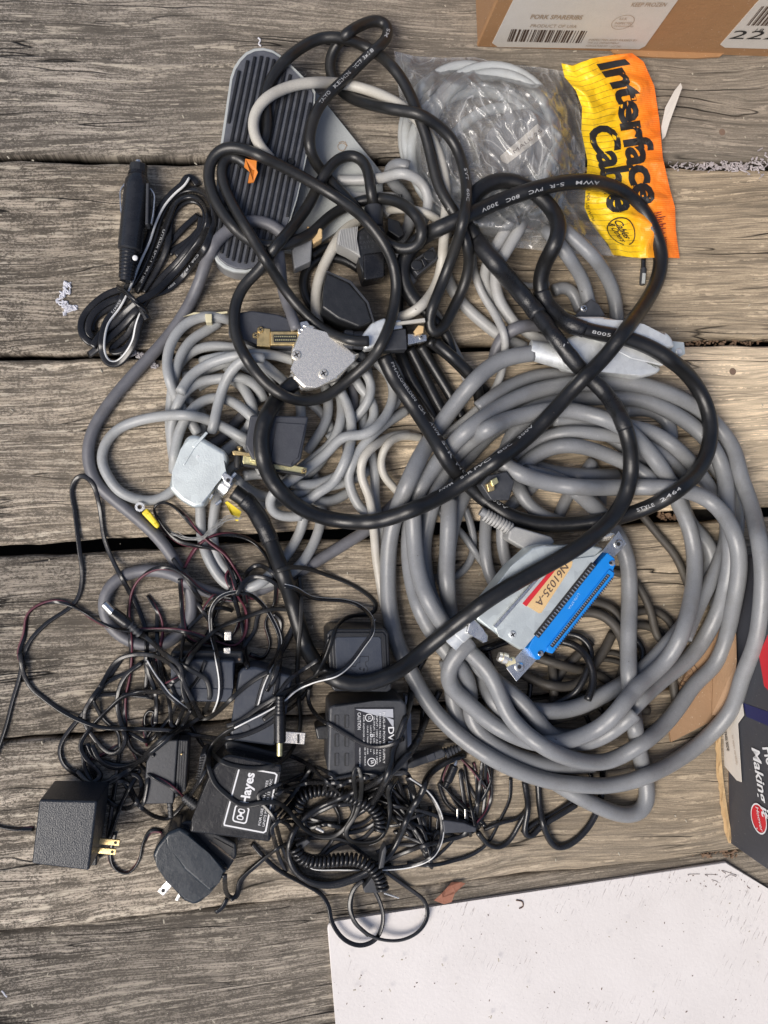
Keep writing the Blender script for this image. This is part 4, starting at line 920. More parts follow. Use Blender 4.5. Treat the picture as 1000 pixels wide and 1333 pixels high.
for c in CB:
    z = Z[c['i0']:c['i0']+c['n']].copy()
    for _ in range(3): z[1:-1] = .25*z[:-2]+.5*z[1:-1]+.25*z[2:]
    c['z'] = z
    if z.max() > 60: print('high', ci if False else '', c['key'], round(c['L'], 1), round(z.max()), (round(c['x'][z.argmax()]), round(c['y'][z.argmax()])))
print('heights mm: max', Z.max(), {O['name']: round(O['z'], 1) for O in OBS if O['z0'] is None})
for O in OBS: O['z'] /= 1000.0
OB = {O['name']: O for O in OBS}

# ---------------------------------------------------------------- cord geometry
def sweep(verts, faces, mids, pts, sec, mi, cap=True, twist=None):
    """pts Nx3 (metres), sec list of (u, v) section points, mi material index per section face"""
    n = len(pts); T = np.gradient(pts, axis=0); T /= np.linalg.norm(T, axis=1)[:, None]+1e-12
    up = np.array([0, 0, 1.0]); Bn = np.cross(T, up); Bn /= np.linalg.norm(Bn, axis=1)[:, None]+1e-12; Nn = np.cross(Bn, T)
    S = np.array(sec); m = len(S); base = len(verts)
    tw_ = twist if twist is not None else np.zeros(n)
    ca, sa = np.cos(tw_)[:, None], np.sin(tw_)[:, None]
    U = S[None, :, 0]*ca - S[None, :, 1]*sa; V_ = S[None, :, 0]*sa + S[None, :, 1]*ca
    R_ = pts[:, None, :] + U[..., None]*Bn[:, None, :] + V_[..., None]*Nn[:, None, :]
    verts.extend(map(tuple, R_.reshape(-1, 3)))
    for i in range(n-1):
        for j in range(m):
            k = (j+1) % m; faces.append((base+i*m+j, base+i*m+k, base+(i+1)*m+k, base+(i+1)*m+j)); mids.append(mi[j])
    if cap:
        faces.append(tuple(base+j for j in range(m))[::-1]); mids.append(mi[0]); faces.append(tuple(base+(n-1)*m+j for j in range(m))); mids.append(mi[0])
def cable_pts(c):
    pts = np.array([tuple(at(x, y, z/1000)) for x, y, z in zip(c['x'], c['y'], c['z'])])
    for _ in range(1): pts[1:-1] = .25*pts[:-2]+.5*pts[1:-1]+.25*pts[2:]
    return pts
META = {}
def build_cables(key, parent=None):
    verts, faces, mids = [], [], []; mats = []
    def mix_(m):
        if m not in mats: mats.append(m)
        return mats.index(m)
    for ci, c in enumerate(CB):
        if c['key'] != key: continue
        pts = cable_pts(c); c['P'] = pts; zm = c['z'].mean(); rr_ = c['r']*MM/1000*(1-zm/620); c['rw'] = rr_
        # small waviness of a real cord
        n = len(pts); ss = c['s']*MM/1000; rg = np.random.default_rng(ci)
        a_, b_ = rg.random(2)*6.28
        if c['style'] == 'round':
            m = 14 if c['r'] > 9 else (12 if c['r'] > 5 else 8)
            sec = [(rr_*math.cos(2*math.pi*k/m), rr_*math.sin(2*math.pi*k/m)) for k in range(m)]
            sweep(verts, faces, mids, pts, sec, [mix_(c['mat'])]*m)
        else:
            rc = rr_*.56; g = rc*.98
            sec = []; mi = []
            for s_ in (0, 1):
                for k in range(8):
                    a = math.radians(-91+26*k) + (math.pi if s_ else 0); sec.append(((-g if s_ else g)+rc*math.cos(a), rc*math.sin(a)))
            m1 = mix_(c['mat']); m2 = mix_(c['mat2'] or c['mat'])
            mi = [m1]*8 + [m2]*8 if c['mat2'] == 'red' else [m1]*16
            if c['mat2'] == 'white': mi = [m1]*8+[m2, m2, m2]+[m1]*5
            tws = .12 + .45*np.sin(ss*17+a_) + .25*np.sin(ss*53+b_)
            if c['key'] == 'car_charger': tws = .25+.35*np.sin(ss*14+a_) if not c['mat2'] else -.15+.15*np.sin(ss*9)
            if c['mat2'] == 'white' and c['key'] != 'car_charger': tws = -.35+.55*np.sin(ss*26+a_)+.5*np.sin(ss*9+b_)
            if c['mat2'] == 'red': tws = 1.3*np.sin(ss*30+a_)+1.0*np.sin(ss*71+b_)
            sweep(verts, faces, mids, pts, sec, mi, twist=tws)
    me = bpy.data.meshes.new(key); me.from_pydata(verts, [], faces); me.update()
    me.polygons.foreach_set('material_index', np.array(mids, dtype=np.int32))
    part = next(c['part'] for c in CB if c['key'] == key)
    return link_mesh(part if parent else key, me, [M[x] for x in mats], parent, True)
def cable_text(c, p0, p1, s, hmm, mat, parent, name='print', ang=0.0, bold=.01):
    """s printed on the cord from the place nearest pixel p0 to the place nearest p1"""
    xy = np.c_[c['x'], c['y']]
    m0 = np.hypot(xy[:, 0]-p0[0], xy[:, 1]-p0[1]); m1 = np.hypot(xy[:, 0]-p1[0], xy[:, 1]-p1[1]); best = None
    want = math.hypot(p1[0]-p0[0], p1[1]-p0[1])
    for a in np.nonzero(m0 < m0.min()+14)[0]:
        b = np.nonzero(np.abs(np.abs(c['s']-c['s'][a])-want) < want*.35+3)[0]
        if len(b):
            bb = b[np.argmin(m1[b])]; sc_ = m0[a]+m1[bb]
            if best is None or sc_ < best[0]: best = (sc_, int(a), int(bb))
    i0, i1 = best[1], best[2]; pts = c['P']
    if i0 > i1: pts = pts[::-1]; i0, i1 = len(pts)-1-i0, len(pts)-1-i1
    sl_ = np.r_[0, np.cumsum(np.linalg.norm(np.diff(pts, axis=0), axis=1))]
    me, v = text_me(s, bold, 0, 1.1); mn, mx = v.min(0), v.max(0); r = c['rw']*1.012
    T = np.gradient(pts, axis=0); T /= np.linalg.norm(T, axis=1)[:, None]; Bn = np.cross(T, [0, 0, 1.0]); Bn /= np.linalg.norm(Bn, axis=1)[:, None]; Nn = np.cross(Bn, T)
    L = sl_[i1]-sl_[i0]; u = sl_[i0]+(v[:, 0]-mn[0])/(mx[0]-mn[0])*L; w = (v[:, 1]-.34)/.72*hmm/1000
    th_ = ang - w/r     # towards +Bn is to the right of the direction, letters rise to the left
    C_ = np.stack([np.interp(u, sl_, pts[:, k]) for k in range(3)], 1); b_ = np.stack([np.interp(u, sl_, Bn[:, k]) for k in range(3)], 1); n_ = np.stack([np.interp(u, sl_, Nn[:, k]) for k in range(3)], 1)
    w3 = C_ + b_*(r*np.sin(th_))[:, None] + n_*(r*np.cos(th_))[:, None]
    me.vertices.foreach_set('co', w3.ravel()); me.update(); return link_mesh(name, me, M[mat], parent, False)
M['pedalbody'] = plastic('pedal_painted_metal', (.20, .205, .21), .5, .4, (.3, .3, .3), .0002, 300)
# ---------------------------------------------------------------- cables as things
def C_of(key): return [c for c in CB if c['key'] == key]
def thing_for(key, name, label, cat, group=None):
    c = C_of(key)[0]; e = empty(name, at(c['x'][0], c['y'][0], 0), label, cat, group); return e
def cable_thing(key, name, label, cat='cable', group=None):
    o = build_cables(key); o.name = name; tag(o, label, cat, group); return o

slate = cable_thing('slate_cable', 'grey_cable', 'long slate grey cable sweeping down the left side into a single ring')
cable_thing('cream_cable', 'thin_cable', 'thin cream cable bent in a short hook beside the middle black connector')
cable_thing('long_cream_cable', 'thin_cable', 'cream cable hanging straight down left of the heavy grey coil')
cable_thing('pale_grey_cable', 'thin_cable', 'thin pale grey cable curving down from the clear bag to the heavy coil')
cable_thing('pale_grey_tangle', 'grey_cable', 'pale grey cable folded in parallel runs below the clear bag')
cable_thing('dark_grey_lead', 'grey_cable', 'dark grey cable end arching behind the silver cable boot')
cable_thing('thin_grey_lead', 'thin_cable', 'very thin light grey wire showing between the black cables under the bag')
cable_thing('thin_grey_lead2', 'grey_cable', 'short grey cable hump left of the black connector cover with a screw')
cable_thing('upper_grey_cable', 'grey_cable', 'grey cable leaving the bag and entering the black cover with a screw')
cable_thing('upper_grey_cable2', 'grey_cable', 'grey cable bowing right just outside the black cover with a screw')
cable_thing('hooked_grey_cable', 'grey_cable', 'grey cable bent in a tight hook left of the clear bag')
cable_thing('arched_light_cable', 'grey_cable', 'light grey cable arching over the pedal plate towards the bag')
cable_thing('short_cream_cable', 'thin_cable', 'short pale cable running right from the moulded power plug')
cable_thing('dark_grey_lead2', 'grey_cable', 'dark grey cable dropping from the pedal to the left black connector')
cable_thing('arching_cream_cable', 'cream_cable', 'cream cable arching over the foot pedal and down beside the bag')
cable_thing('pale_short_cable', 'cream_cable', 'cream cable curving over the black case beside the moulded plug')
cable_thing('shiny_black_bundle', 'cable_bundle', 'bundle of shiny black cables fanning out below the square connector')
cable_thing(Q, 'flex', 'dusty brown rubber flex tangled underneath the blue connector', 'flex')
cable_thing('black_looped_flex', 'flex', 'smooth black flex looping over the dusty brown flex', 'flex')

def ring_pts(c, r, n=20): return [(c[0]+r*math.cos(2*math.pi*k/n), c[1]+r*math.sin(2*math.pi*k/n)) for k in range(n)]
def screw(px, py, z, r, parent, mat='steel', h=.0012, cross=True, name='screw'):
    c = at(px, py, z); o = lathe(name, c-Vector((0, 0, .001)), (0, 0, 1), [(0, r*.95), (.001+h*.5, r), (.001+h, r*.75)], M[mat], parent, 16)
    if cross:
        bm = bmesh.new(); z_ = c + Vector((0, 0, h+.00005))
        for a in (.5, .5+math.pi/2): box_bm(bm, z_, (r*1.3, r*.3, .0003), Matrix.Rotation(a, 3, 'Z'))
        from_bm('slot', bm, M['ink'], o)
    return o
def tapered(name, p0, p1, prof, z, mat, parent, n=20, sy=1.0, z1_=None):
    """lathe laid along the line p0->p1 (pixels) at height z; prof: (fraction, half width in pixels)"""
    A_ = at(p0[0], p0[1], z); B_ = at(p1[0], p1[1], z if z1_ is None else z1_); d = B_-A_; s = pxm(p0[0], p0[1], z)
    return lathe(name, A_, d, [(f*d.length, w*s) for f, w in prof], mat, parent, n, sy, Vector((0, 0, 1)).cross(d))
def ribbed(n, w0, w1, depth, f0=0.0, f1=1.0):
    out = []
    for k in range(n):
        a = f0+(f1-f0)*k/n; b = f0+(f1-f0)*(k+.55)/n; w = w0+(w1-w0)*k/n
        out += [(a, w-depth), (a+.001, w), (b, w), (b+.001, w-depth)]
    return out

# ---- looped grey cable with two black hoods
hcab = thing_for(H, 'looped_cable', 'blue grey cable in many loops with two black plastic connectors, centre left', 'cable')
build_cables(H, hcab)
def dsub(parent, face, o, z, L=34, name='connector', mat='gold', along=None):
    pass
# left hood
O = OB['left_black_hood']; z0, t = O['z'], O['t']
hd = prism('connector_hood', O['poly'], z0+t, z0, M['hood'], hcab, .0016)
prism('flange', z23('250 372 300 376 300 445 248 442'), z0+t+.001, z0+t*.1, M['brass'], hd, .0004)
prism('shell', z23('300 385 408 385 410 440 300 440'), z0+t+.0022, z0+t*.15, M['brass'], hd, .0008)
prism('contact_block', z23('312 398 402 398 403 428 312 428'), z0+t+.0028, z0+t*.3, M['ink'], hd, .0003)
bm = bmesh.new()
for r_ in range(2):
    for k in range(12):
        c = at(*[(250+(318+k*7+r_*3)*.34), 300+(406+r_*13)*.34], z0+t+.0030); box_bm(bm, c, (.0008, .0008, .0006))
from_bm('contacts', bm, M['gold'], hd)
for xx, yy in ((243, 402), (262, 380)): screw(250+xx*.34, 300+yy*.34, z0+t+.0012, .0022, hd, 'brass')
# amber tie on the lead
prism('cable_tie', z03('785 318 812 318 812 352 788 352'), .016, .004, M['cable_tie'], hcab, .0006)
prism('tie_tail', z03('700 330 745 312 790 318 870 308 872 316 800 326 745 320'), .012, .0108, M['cable_tie'], hcab, .0002)
# middle hood
O = OB['middle_black_hood']; z0, t = O['z'], O['t']
hd = prism('connector_hood', O['poly'], z0+t, z0, M['hood'], hcab, .0016)
prism('lid_step', zJ('600 48 790 60 740 285 705 290 700 330 560 300'), z0+t+.0008, z0+t-.001, M['hood'], hd, .0005)
prism('flange', zJ('378 300 385 262 800 345 790 395 760 392 385 322'), z0+t*.6, z0+t*.35, M['gold'], hd, .0005)
prism('shell', zJ('430 255 500 265 500 312 425 300'), z0+t*.9, z0+t*.2, M['gold'], hd, .0008)
prism('contact_block', zJ('385 318 490 335 790 385 785 400 480 350 385 332'), z0+t*.72, z0+t*.2, M['ink'], hd, .0004)
prism('bracket', zJ('312 236 330 232 430 250 430 268 345 262 318 262'), z0+t*.8, z0+t*.7, M['brass'], hd, .0003)
tapered('thumb_screw', (240+362*.2, 540+205*.2), (240+362*.2, 540+245*.2), [(0, 3.4), (.3, 4.2), (.35, 2.6), (1, 2.6)], z0+t*.6, M['brass'], hd)
tapered('thumb_screw', (240+350*.2, 540+268*.2), (240+345*.2, 540+345*.2), [(0, 4.5), (.5, 5.5), (1, 4)], z0+t*.2, M['ink'], hd)
screw(240+780*.2, 540+366*.2, z0+t*.62, .0018, hd, 'brass')

# ---- heavy grey coil with blue connector and long silver connector
icab = thing_for(I, 'coiled_cable', 'heavy grey cable wound in a big round coil, blue and silver connectors on its ends', 'cable')
build_cables(I, icab)
O = OB['blue_socket_connector']; z0, t = O['z'], O['t']
zN = lambda t_: q(600, 640, .22, t_)
body = prism('backshell', zN('200 830 90 760 100 690 300 440 420 330 500 312 640 320 760 310 850 335 430 850 360 945'), z0+t, z0, M['galv'], icab, .0022)
prism('raised_cover', zN('205 805 470 500 640 400 790 385 845 345 845 350 790 410 440 850 372 935 225 860'), z0+t+.0012, z0+t-.001, M['galv'], body, .0006)
prism('folded_edge', zN('190 800 475 478 492 486 212 808'), z0+t+.0028, z0+t-.001, M['steel'], body, .0005)
screw(600+305*.22, 640+845*.22, z0+t+.0012, .0026, body, 'galv2')
prism('mounting_plate', zN('270 1045 440 850 470 870 455 990 330 1125'), z0+t*.55, z0+t*.55-.0014, M['steel'], icab, .0003)
prism('mounting_plate', zN('800 395 935 232 982 310 905 390 870 370 815 410'), z0+t*.55, z0+t*.55-.0014, M['steel'], icab, .0003)
for xx, yy in ((347, 1038), (934, 310)): screw(600+xx*.22, 640+yy*.22, z0+t*.55, .0034, icab, 'steel', .0018, False, 'stud')
for xx, yy in ((347, 1038), (934, 310)): prism('stud_hole', ring_pts((600+xx*.22, 640+yy*.22), 2.6, 14), z0+t*.55+.0021, z0+t*.55+.0015, M['ink'], icab, 0)
blk = prism('socket_block', zN('398 930 425 870 870 360 912 395 918 440 890 460 912 478 908 505 545 960 508 950 500 925 470 995 440 995'), z0+t+.001, z0+t*.3, M['blue'], icab, .0009)
prism('socket_ridge', zN('510 925 880 460 908 480 906 500 548 952 515 945'), z0+t+.0026, z0+t, M['blue'], blk, .0005)
# contact comb on the ridge and solder tails behind it
def comb(name, a, b, n, wpx, lpx, z, mat, par, hgt=.0010, fill=.5):
    bm = bmesh.new(); A_ = at(*a, z); B_ = at(*b, z); d = (B_-A_); u = d.normalized(); s = pxm(a[0], a[1], z); R_ = basis(u, UP.cross(u))
    for k in range(n): box_bm(bm, A_ + d*((k+.5)/n), (d.length/n*fill, lpx*s, hgt), R_)
    return from_bm(name, bm, mat, par)
a1 = (600+535*.22, 640+912*.22); b1 = (600+875*.22, 640+492*.22)
prism('contact_slot', zN('528 912 868 486 884 497 545 924'), z0+t+.0029, z0+t+.002, M['ink'], blk, 0)
comb('contacts', a1, b1, 36, 1, 2.8, z0+t+.0033, M['steel'], blk, .0006)
comb('contact_notches', (600+560*.22, 640+935*.22), (600+900*.22, 640+512*.22), 36, 1, 4.0, z0+t+.0026, M['ink'], blk, .0004, .3)
prism('terminal_strip', zN('432 845 772 418 800 430 800 440 462 868'), z0+t+.0018, z0+t+.0002, M['ink'], blk, .0002)
comb('solder_tails', (600+447*.22, 640+862*.22), (600+790*.22, 640+430*.22), 26, 1, 5.0, z0+t+.0022, M['steel'], blk, .0007, .32)
for xx, yy in ((466, 955), (888, 422)):
    lathe('eyelet', at(600+xx*.22, 640+yy*.22, z0+t-.001), (0, 0, 1), [(0, .0020), (.0028, .0020), (.003, .0014)], M['steel'], blk, 16)
    prism('eyelet_hole', ring_pts((600+xx*.22, 640+yy*.22), 2.0, 12), z0+t+.0022, z0+t+.0015, M['ink'], blk, 0)
M['ltblue'] = flat('pale_blue_print', (.35, .6, .85), .5)
text_px('print', 'L170-37VA', (600+693*.22, 640+600*.22), (600+632*.22, 640+690*.22), 3.2, z0+t+.0011, M['ltblue'], blk)
lb = prism('masking_label', zN('385 672 570 450 640 402 662 415 655 445 478 716 462 720'), z0+t+.0016, z0+t+.0011, M['masking'], body, 0)
prism('red_stripe', zN('366 662 545 450 572 450 388 680'), z0+t+.0019, z0+t+.0011, M['redprint'], body, 0)
text_px('handwriting', 'N61035-A', (600+610*.22, 640+418*.22), (600+440*.22, 640+655*.22), 10, z0+t+.0017, M['pen'], lb, 0, shear=.2)
# clamp where the grey cable enters
tapered('cable_clamp', (586, 840), (617, 806), [(0, 13.2), (.3, 13.4), (.32, 14.2), (.8, 14.2), (1, 11)], z0+t*.5, M['galv2'], icab, 20, .9)
prism('clamp_ear', zN('50 770 80 745 125 820 165 850 160 890 130 898 80 850 30 840'), z0+t*.95, z0+t*.5, M['steel'], icab, .0012)
tapered('captive_screw', (600+300*.22, 640+1000*.22), (600+222*.22, 640+975*.22), [(0, 3), (.35, 3), (.36, 7.5), (.7, 7.5), (.72, 5), (.8, 6.8), (1, 6.2)], z0+t*.5, M['nickel'], icab, 18)
tapered('screw_bush', (600+318*.22, 640+1000*.22), (600+268*.22, 640+1010*.22), [(0, 5.5), (1, 6.5)], z0+t*.42, M['cable_tie'], icab, 16)
tapered('captive_screw', (600+905*.22, 640+255*.22), (600+800*.22, 640+275*.22), [(0, 3), (.3, 6), (.7, 6), (.75, 4), (1, 4.5)], z0+t*.3, M['nickel'], icab, 16)
# silver connector
O = OB['long_silver_connector']; z0, t = O['z'], O['t']
tapered('cable_boot', (640+190*.26, 320+520*.26), (640+420*.26, 320+575*.26), [(0, 12.8), (.15, 13.6), (.7, 15.5), (1, 17)], z0+t*.5, M['galv2'], icab, 20, .85)
sb = prism('backshell', zM('370 462 440 440 560 490 700 560 830 598 858 612 830 640 740 660 640 640 520 628 380 610 350 560'), z0+t, z0, M['galv2'], icab, .004, 4)
sc2 = prism('cover_plate', zM('420 350 560 350 650 372 760 412 880 428 908 460 925 505 880 520 760 480 640 440 480 430 400 400'), z0+t+.006, z0+t*.5, M['galv2'], icab, .003, 4)
prism('lower_skirt', zM('480 430 640 440 760 480 905 520 860 600 700 565 560 490 440 445'), z0+t+.0005, z0+t*.3, M['galv2'], icab, .001)
prism('mounting_ear', zM('905 475 965 482 972 540 935 560 900 545'), z0+t*.8, z0+t*.6, M['galv'], icab, .0005)
screw(640+938*.26, 320+530*.26, z0+t*.8, .0026, icab, 'galv2', .001, False)
# ribbed strain relief with pale connector, a thing of its own
O = OB['ribbed_connector']; z0, t = O['z'], O['t']
rc = empty('ribbed_connector', at(655, 690, 0), 'pale grey connector with a ribbed strain relief behind the blue connector', 'connector')
prism('housing', zN('325 205 540 268 560 300 520 330 385 345 278 282 290 230'), z0+t, z0, M['lgray'], rc, .0016)
for k in range(9):
    u = k/8; c = (600+(148+u*140)*.22, 640+(140+u*78)*.22)
    tapered('rib', (c[0]-1.2, c[1]-.8), (c[0]+1.2, c[1]+.8), [(0, 8.5), (.5, 9), (1, 8.5)], z0+t*.5, M['lgray'], rc, 16, .8)
tapered('core', (626, 665), (666, 690), [(0, 6), (1, 7)], z0+t*.5, M['gray'], rc, 14)
tapered('pin', (600+525*.22, 640+300*.22), (600+580*.22, 640+325*.22), [(0, 1.5), (1, 1.2)], z0+t*.6, M['brass'], rc, 10)
# black cover with screw at the end of the upper grey cable
bc = empty('connector_cover', at(768, 404, 0), 'black triangular connector cover with a steel screw above the silver connector', 'connector')
zc = max(C_of('upper_grey_cable')[0]['z'][-1]/1000-.004, .02)
prism('cover', zM('430 335 500 262 540 290 575 352 500 362 420 352'), zc+.012, zc-.003, M['char'], bc, .0012)
screw(640+462*.26, 320+313*.26, zc+.012, .0026, bc)
prism('contact_edge', zM('365 315 430 338 430 350 368 326'), zc+.008, zc, M['brass'], bc, .0004)

# ---- heavy black cables
bcab = thing_for('heavy_black_cable', 'data_cable', 'heavy black cable with white printing, silver metal connector hood on one end', 'cable')
build_cables('heavy_black_cable', bcab)
cB = B
for s, p0, p1, h_, an in (('AWM', (772, 238), (744, 240), 4.2, -.5), ('S-R', (731, 246), (711, 252), 4.2, -.5), ('PVC', (704, 253), (688, 259), 4.2, -.5), ('80C', (676, 261), (659, 267), 4.2, -.5), ('300V', (648, 272), (627, 281), 4.4, -.4),
                  ('AWM', (573, 645), (594, 636), 4.0, -.95), ('S-R', (604, 630), (621, 621), 4.0, -.9), ('PVC', (626, 616), (643, 604), 4.0, -.9), ('80C', (652, 597), (668, 585), 4.0, -.9), ('300V', (677, 578), (698, 560), 4.0, -.9)):
    cable_text(cB, p0, p1, s, h_*.6, 'print', bcab, ang=an)
O = OB['silver_hood']; z0, t = O['z'], O['t']
sh = prism('connector_hood', O['poly'], z0+t, z0, M['nickel'], bcab, .0030, 4)
tapered('cable_neck', (250+395*.34, 300+590*.34), (250+440*.34, 300+540*.34), [(0, 12.5), (.4, 14), (1, 19)], z0+t*.5, M['nickel'], bcab, 20, .62)
for xx, yy in ((400, 477), (503, 548)):
    screw(250+xx*.34, 300+yy*.34, z0+t+.0004, .0030, sh, 'nickel', .0016)
    prism('screw_boss', ring_pts((250+xx*.34, 300+yy*.34), 6.6, 18), z0+t+.0005, z0+t-.002, M['nickel'], sh, .0004)
prism('bracket', z23('415 350 440 345 455 365 420 400 408 398 404 378'), z0+t*.9, z0+t*.3, M['steel'], sh, .0006)
for k in range(3): tapered('bracket_slot', (250+(408+k*9)*.34, 300+(392-k*14)*.34), (250+(422+k*9)*.34, 300+(398-k*14)*.34), [(0, 1.3), (1, 1.3)], z0+t*.92, M['steel'], sh, 8)
acab = thing_for('taped_black_cable', 'data_cable', 'heavy black taped cable with a galvanised metal hood clamped on its left end', 'cable')
build_cables('taped_black_cable', acab)
for s, p0, p1, h_, an in (('PHALO/BELDEN', (508, 475), (539, 522), 4.6, -.5), ('CSA', (545, 531), (552, 543), 4.6, -.5), ('AWM', (558, 553), (570, 570), 4.6, -.55), ('S-R', (577, 577), (589, 592), 4.6, -.6), ('PVC', (594, 597), (605, 611), 4.6, -.6),
                  ('300V', (634, 648), (658, 664), 4.6, -.6), ('STYLE  2464', (828, 660), (878, 633), 4.4, -.3), ('N', (722, 445), (730, 455), 9, -.2), ('8005', (766, 432), (790, 438), 4, .3)):
    cable_text(A, p0, p1, s, h_*.6, 'print', acab, ang=an)
# tape wraps along the run
def wraps(c, p0, p1, n, par, name='tape_wrap', k_=1.05, mat='absg', ln=.012):
    xy = np.c_[c['x'], c['y']]; i0 = int(np.argmin(np.hypot(xy[:, 0]-p0[0], xy[:, 1]-p0[1]))); i1 = int(np.argmin(np.hypot(xy[:, 0]-p1[0], xy[:, 1]-p1[1])))
    a, b = min(i0, i1), max(i0, i1); pts = c['P'][a:b+1]; bm = bmesh.new(); m = 14; rg = random.Random(int(p0[0]))
    T = np.gradient(pts, axis=0); T /= np.linalg.norm(T, axis=1)[:, None]; Bn = np.cross(T, [0, 0, 1.0]); Bn /= np.linalg.norm(Bn, axis=1)[:, None]; Nn = np.cross(Bn, T)
    prev = None
    for i in range(len(pts)):
        ph = i*.9; r = c['rw']*(k_+.035*math.sin(ph)+rg.uniform(-.012, .012)); 
        ring = [bm.verts.new(pts[i]+Bn[i]*r*(1+.02*rg.uniform(-1, 1))*math.cos(2*math.pi*k/m)+Nn[i]*r*math.sin(2*math.pi*k/m)) for k in range(m)]
        if prev:
            for k in range(m): bm.faces.new((prev[k], prev[(k+1) % m], ring[(k+1) % m], ring[k]))
        else: bm.faces.new(ring[::-1])
        prev = ring
    bm.faces.new(prev); return from_bm(name, bm, M[mat], par, True)
M['tape'] = plastic('vinyl_tape', (.010, .0105, .012), .28, .4, (.03, .03, .032), .0004, 160)
wraps(A, (616, 312), (700, 410), 6, acab, k_=1.12, mat='tape'); wraps(A, (700, 411), (818, 560), 6, acab, k_=1.02, mat='tape')
wraps(A, (316, 648), (352, 705), 6, acab, k_=1.10, mat='tape'); wraps(A, (705, 378), (760, 428), 4, acab, k_=1.10, mat='tape')
O = OB['galvanised_hood']; z0, t = O['z'], O['t']
gh = prism('metal_hood', O['poly'], z0+t, z0, M['galv'], acab, .0058, 5)
gh2 = prism('hood_seam', zJ('50 205 140 108 156 118 70 215'), z0+t+.0006, z0+t-.002, M['galv'], gh, .0004)
prism('side_rail', zJ('0 330 75 205 68 200 -8 322'), z0+t+.0004, z0+t-.001, M['galv'], gh, .0003)
screw(240+88*.2, 540+272*.2, z0+t-.0006, .0012, gh, 'galv2', .0008, False, 'rivet')
tapered('cable_clamp', (288, 628), (300, 637), [(0, 13.5), (.2, 15), (.9, 15), (1, 13)], z0+t*.5, M['steel'], acab, 20, .9)
prism('clamp_ear', zJ('240 395 262 370 320 410 300 460 258 438'), z0+t+.002, z0+t*.7, M['steel'], acab, .0006)
prism('ear_hole', ring_pts((240+285*.2, 540+425*.2), 2.6, 12), z0+t+.0024, z0+t+.0019, M['ink'], acab, 0)
for a, b in (((312, 405), (335, 380)), ((205, 585), (240, 558)), ((168, 548), (185, 520))):
    tapered('screw', (240+a[0]*.2, 540+a[1]*.2), (240+b[0]*.2, 540+b[1]*.2), [(0, 2.2), (1, 2.2)], z0+t*.9, M['steel'], acab, 10)
yl = sheet('wire_end', [at(240+x*.2, 540+y*.2, z) for x, y, z in ((265, 572, .012), (280, 562, .013), (372, 630, .009), (350, 692, .008), (335, 690, .008), (300, 640, .012))], .0012, (0, 0, 1), M['yellow'], acab)
bm = bmesh.new(); rg = random.Random(8)
def wire_bm(bm, pts, r, m=5):
    pts = np.array([tuple(p) for p in pts]); vs = []; fs = []; ms = []
    sweep(vs, fs, ms, pts, [(r*math.cos(2*math.pi*k/m), r*math.sin(2*math.pi*k/m)) for k in range(m)], [0]*m)
    vv = [bm.verts.new(v) for v in vs]
    for f in fs: bm.faces.new([vv[k] for k in f])
def smooth_px(pts, z, step=2.0):
    xy, _ = catmull([(p[0], p[1], None) for p in pts], step); return [at(x, y, z if not callable(z) else z(k/len(xy))) for k, (x, y) in enumerate(xy)]
for k in range(9):
    j = lambda s: rg.uniform(-s, s)
    wire_bm(bm, smooth_px([(313+j(2), 675+j(1)), (300+j(5), 674+j(4)), (287+j(4), 680+j(4)), (276+j(5), 692+j(3)), (264+j(3), 700+j(2)), (240+j(3), 700+j(2)), (226+j(5), 694+j(3))], .013+.001*k/3), .0002)
from_bm('shield_strands', bm, M['lgray'], acab, True)
O = OB['square_black_connector']; z0, t = O['z'], O['t']
prism('connector_body', O['poly'], z0+t, z0, M['char'], acab, .0010)
prism('mounting_rail', z23('825 395 898 398 900 422 826 438'), z0+t*.7, z0+t*.25, M['steel'], acab, .0006)
prism('mounting_rail', z23('740 345 800 342 808 375 745 385'), z0+t*.9, z0+t*.3, M['steel'], acab, .0006)
prism('retaining_bar', z23('770 352 892 334 895 350 775 362'), z0+t*1.05, z0+t*.8, M['beige'], acab, .0005)
screw(250+878*.34, 300+408*.34, z0+t*.7, .0018, acab)
prism('torn_tape', z23('850 385 868 362 888 366 886 392 860 398'), z0+t*.95, z0+t*.7, M['masking'], acab, .0004)
# ---- cord with the orange tape
ecab = thing_for('tape_ended_cord', 'mains_lead', 'black cord with a torn scrap of orange tape on its end, over the pedal', 'cable')
build_cables('tape_ended_cord', ecab)
zt = E['z'][0]/1000
sheet('orange_tape', [at(250+x*.34, y*.34, zt+z) for x, y, z in ((205, 610, .006), (248, 618, .008), (246, 650, .008), (252, 662, .008), (236, 700, .004), (214, 702, .004), (222, 660, .009), (200, 640, .006))], .0012, (0, 0, 1), M['orange'], ecab)
O = OB['pale_lead_connector']; z0, t = O['z'], O['t']
tapered('collar', (250+580*.34, 300+418*.34), (250+655*.34, 300+422*.34), [(0, 11), (.1, 13), (.45, 13), (.5, 11.5), (.9, 12.5), (1, 12)], z0+t*.5, M['char'], ecab, 20, .8)
prism('metal_shell', z23('650 400 690 350 745 330 745 440 660 455'), z0+t, z0, M['galv2'], ecab, .0022)

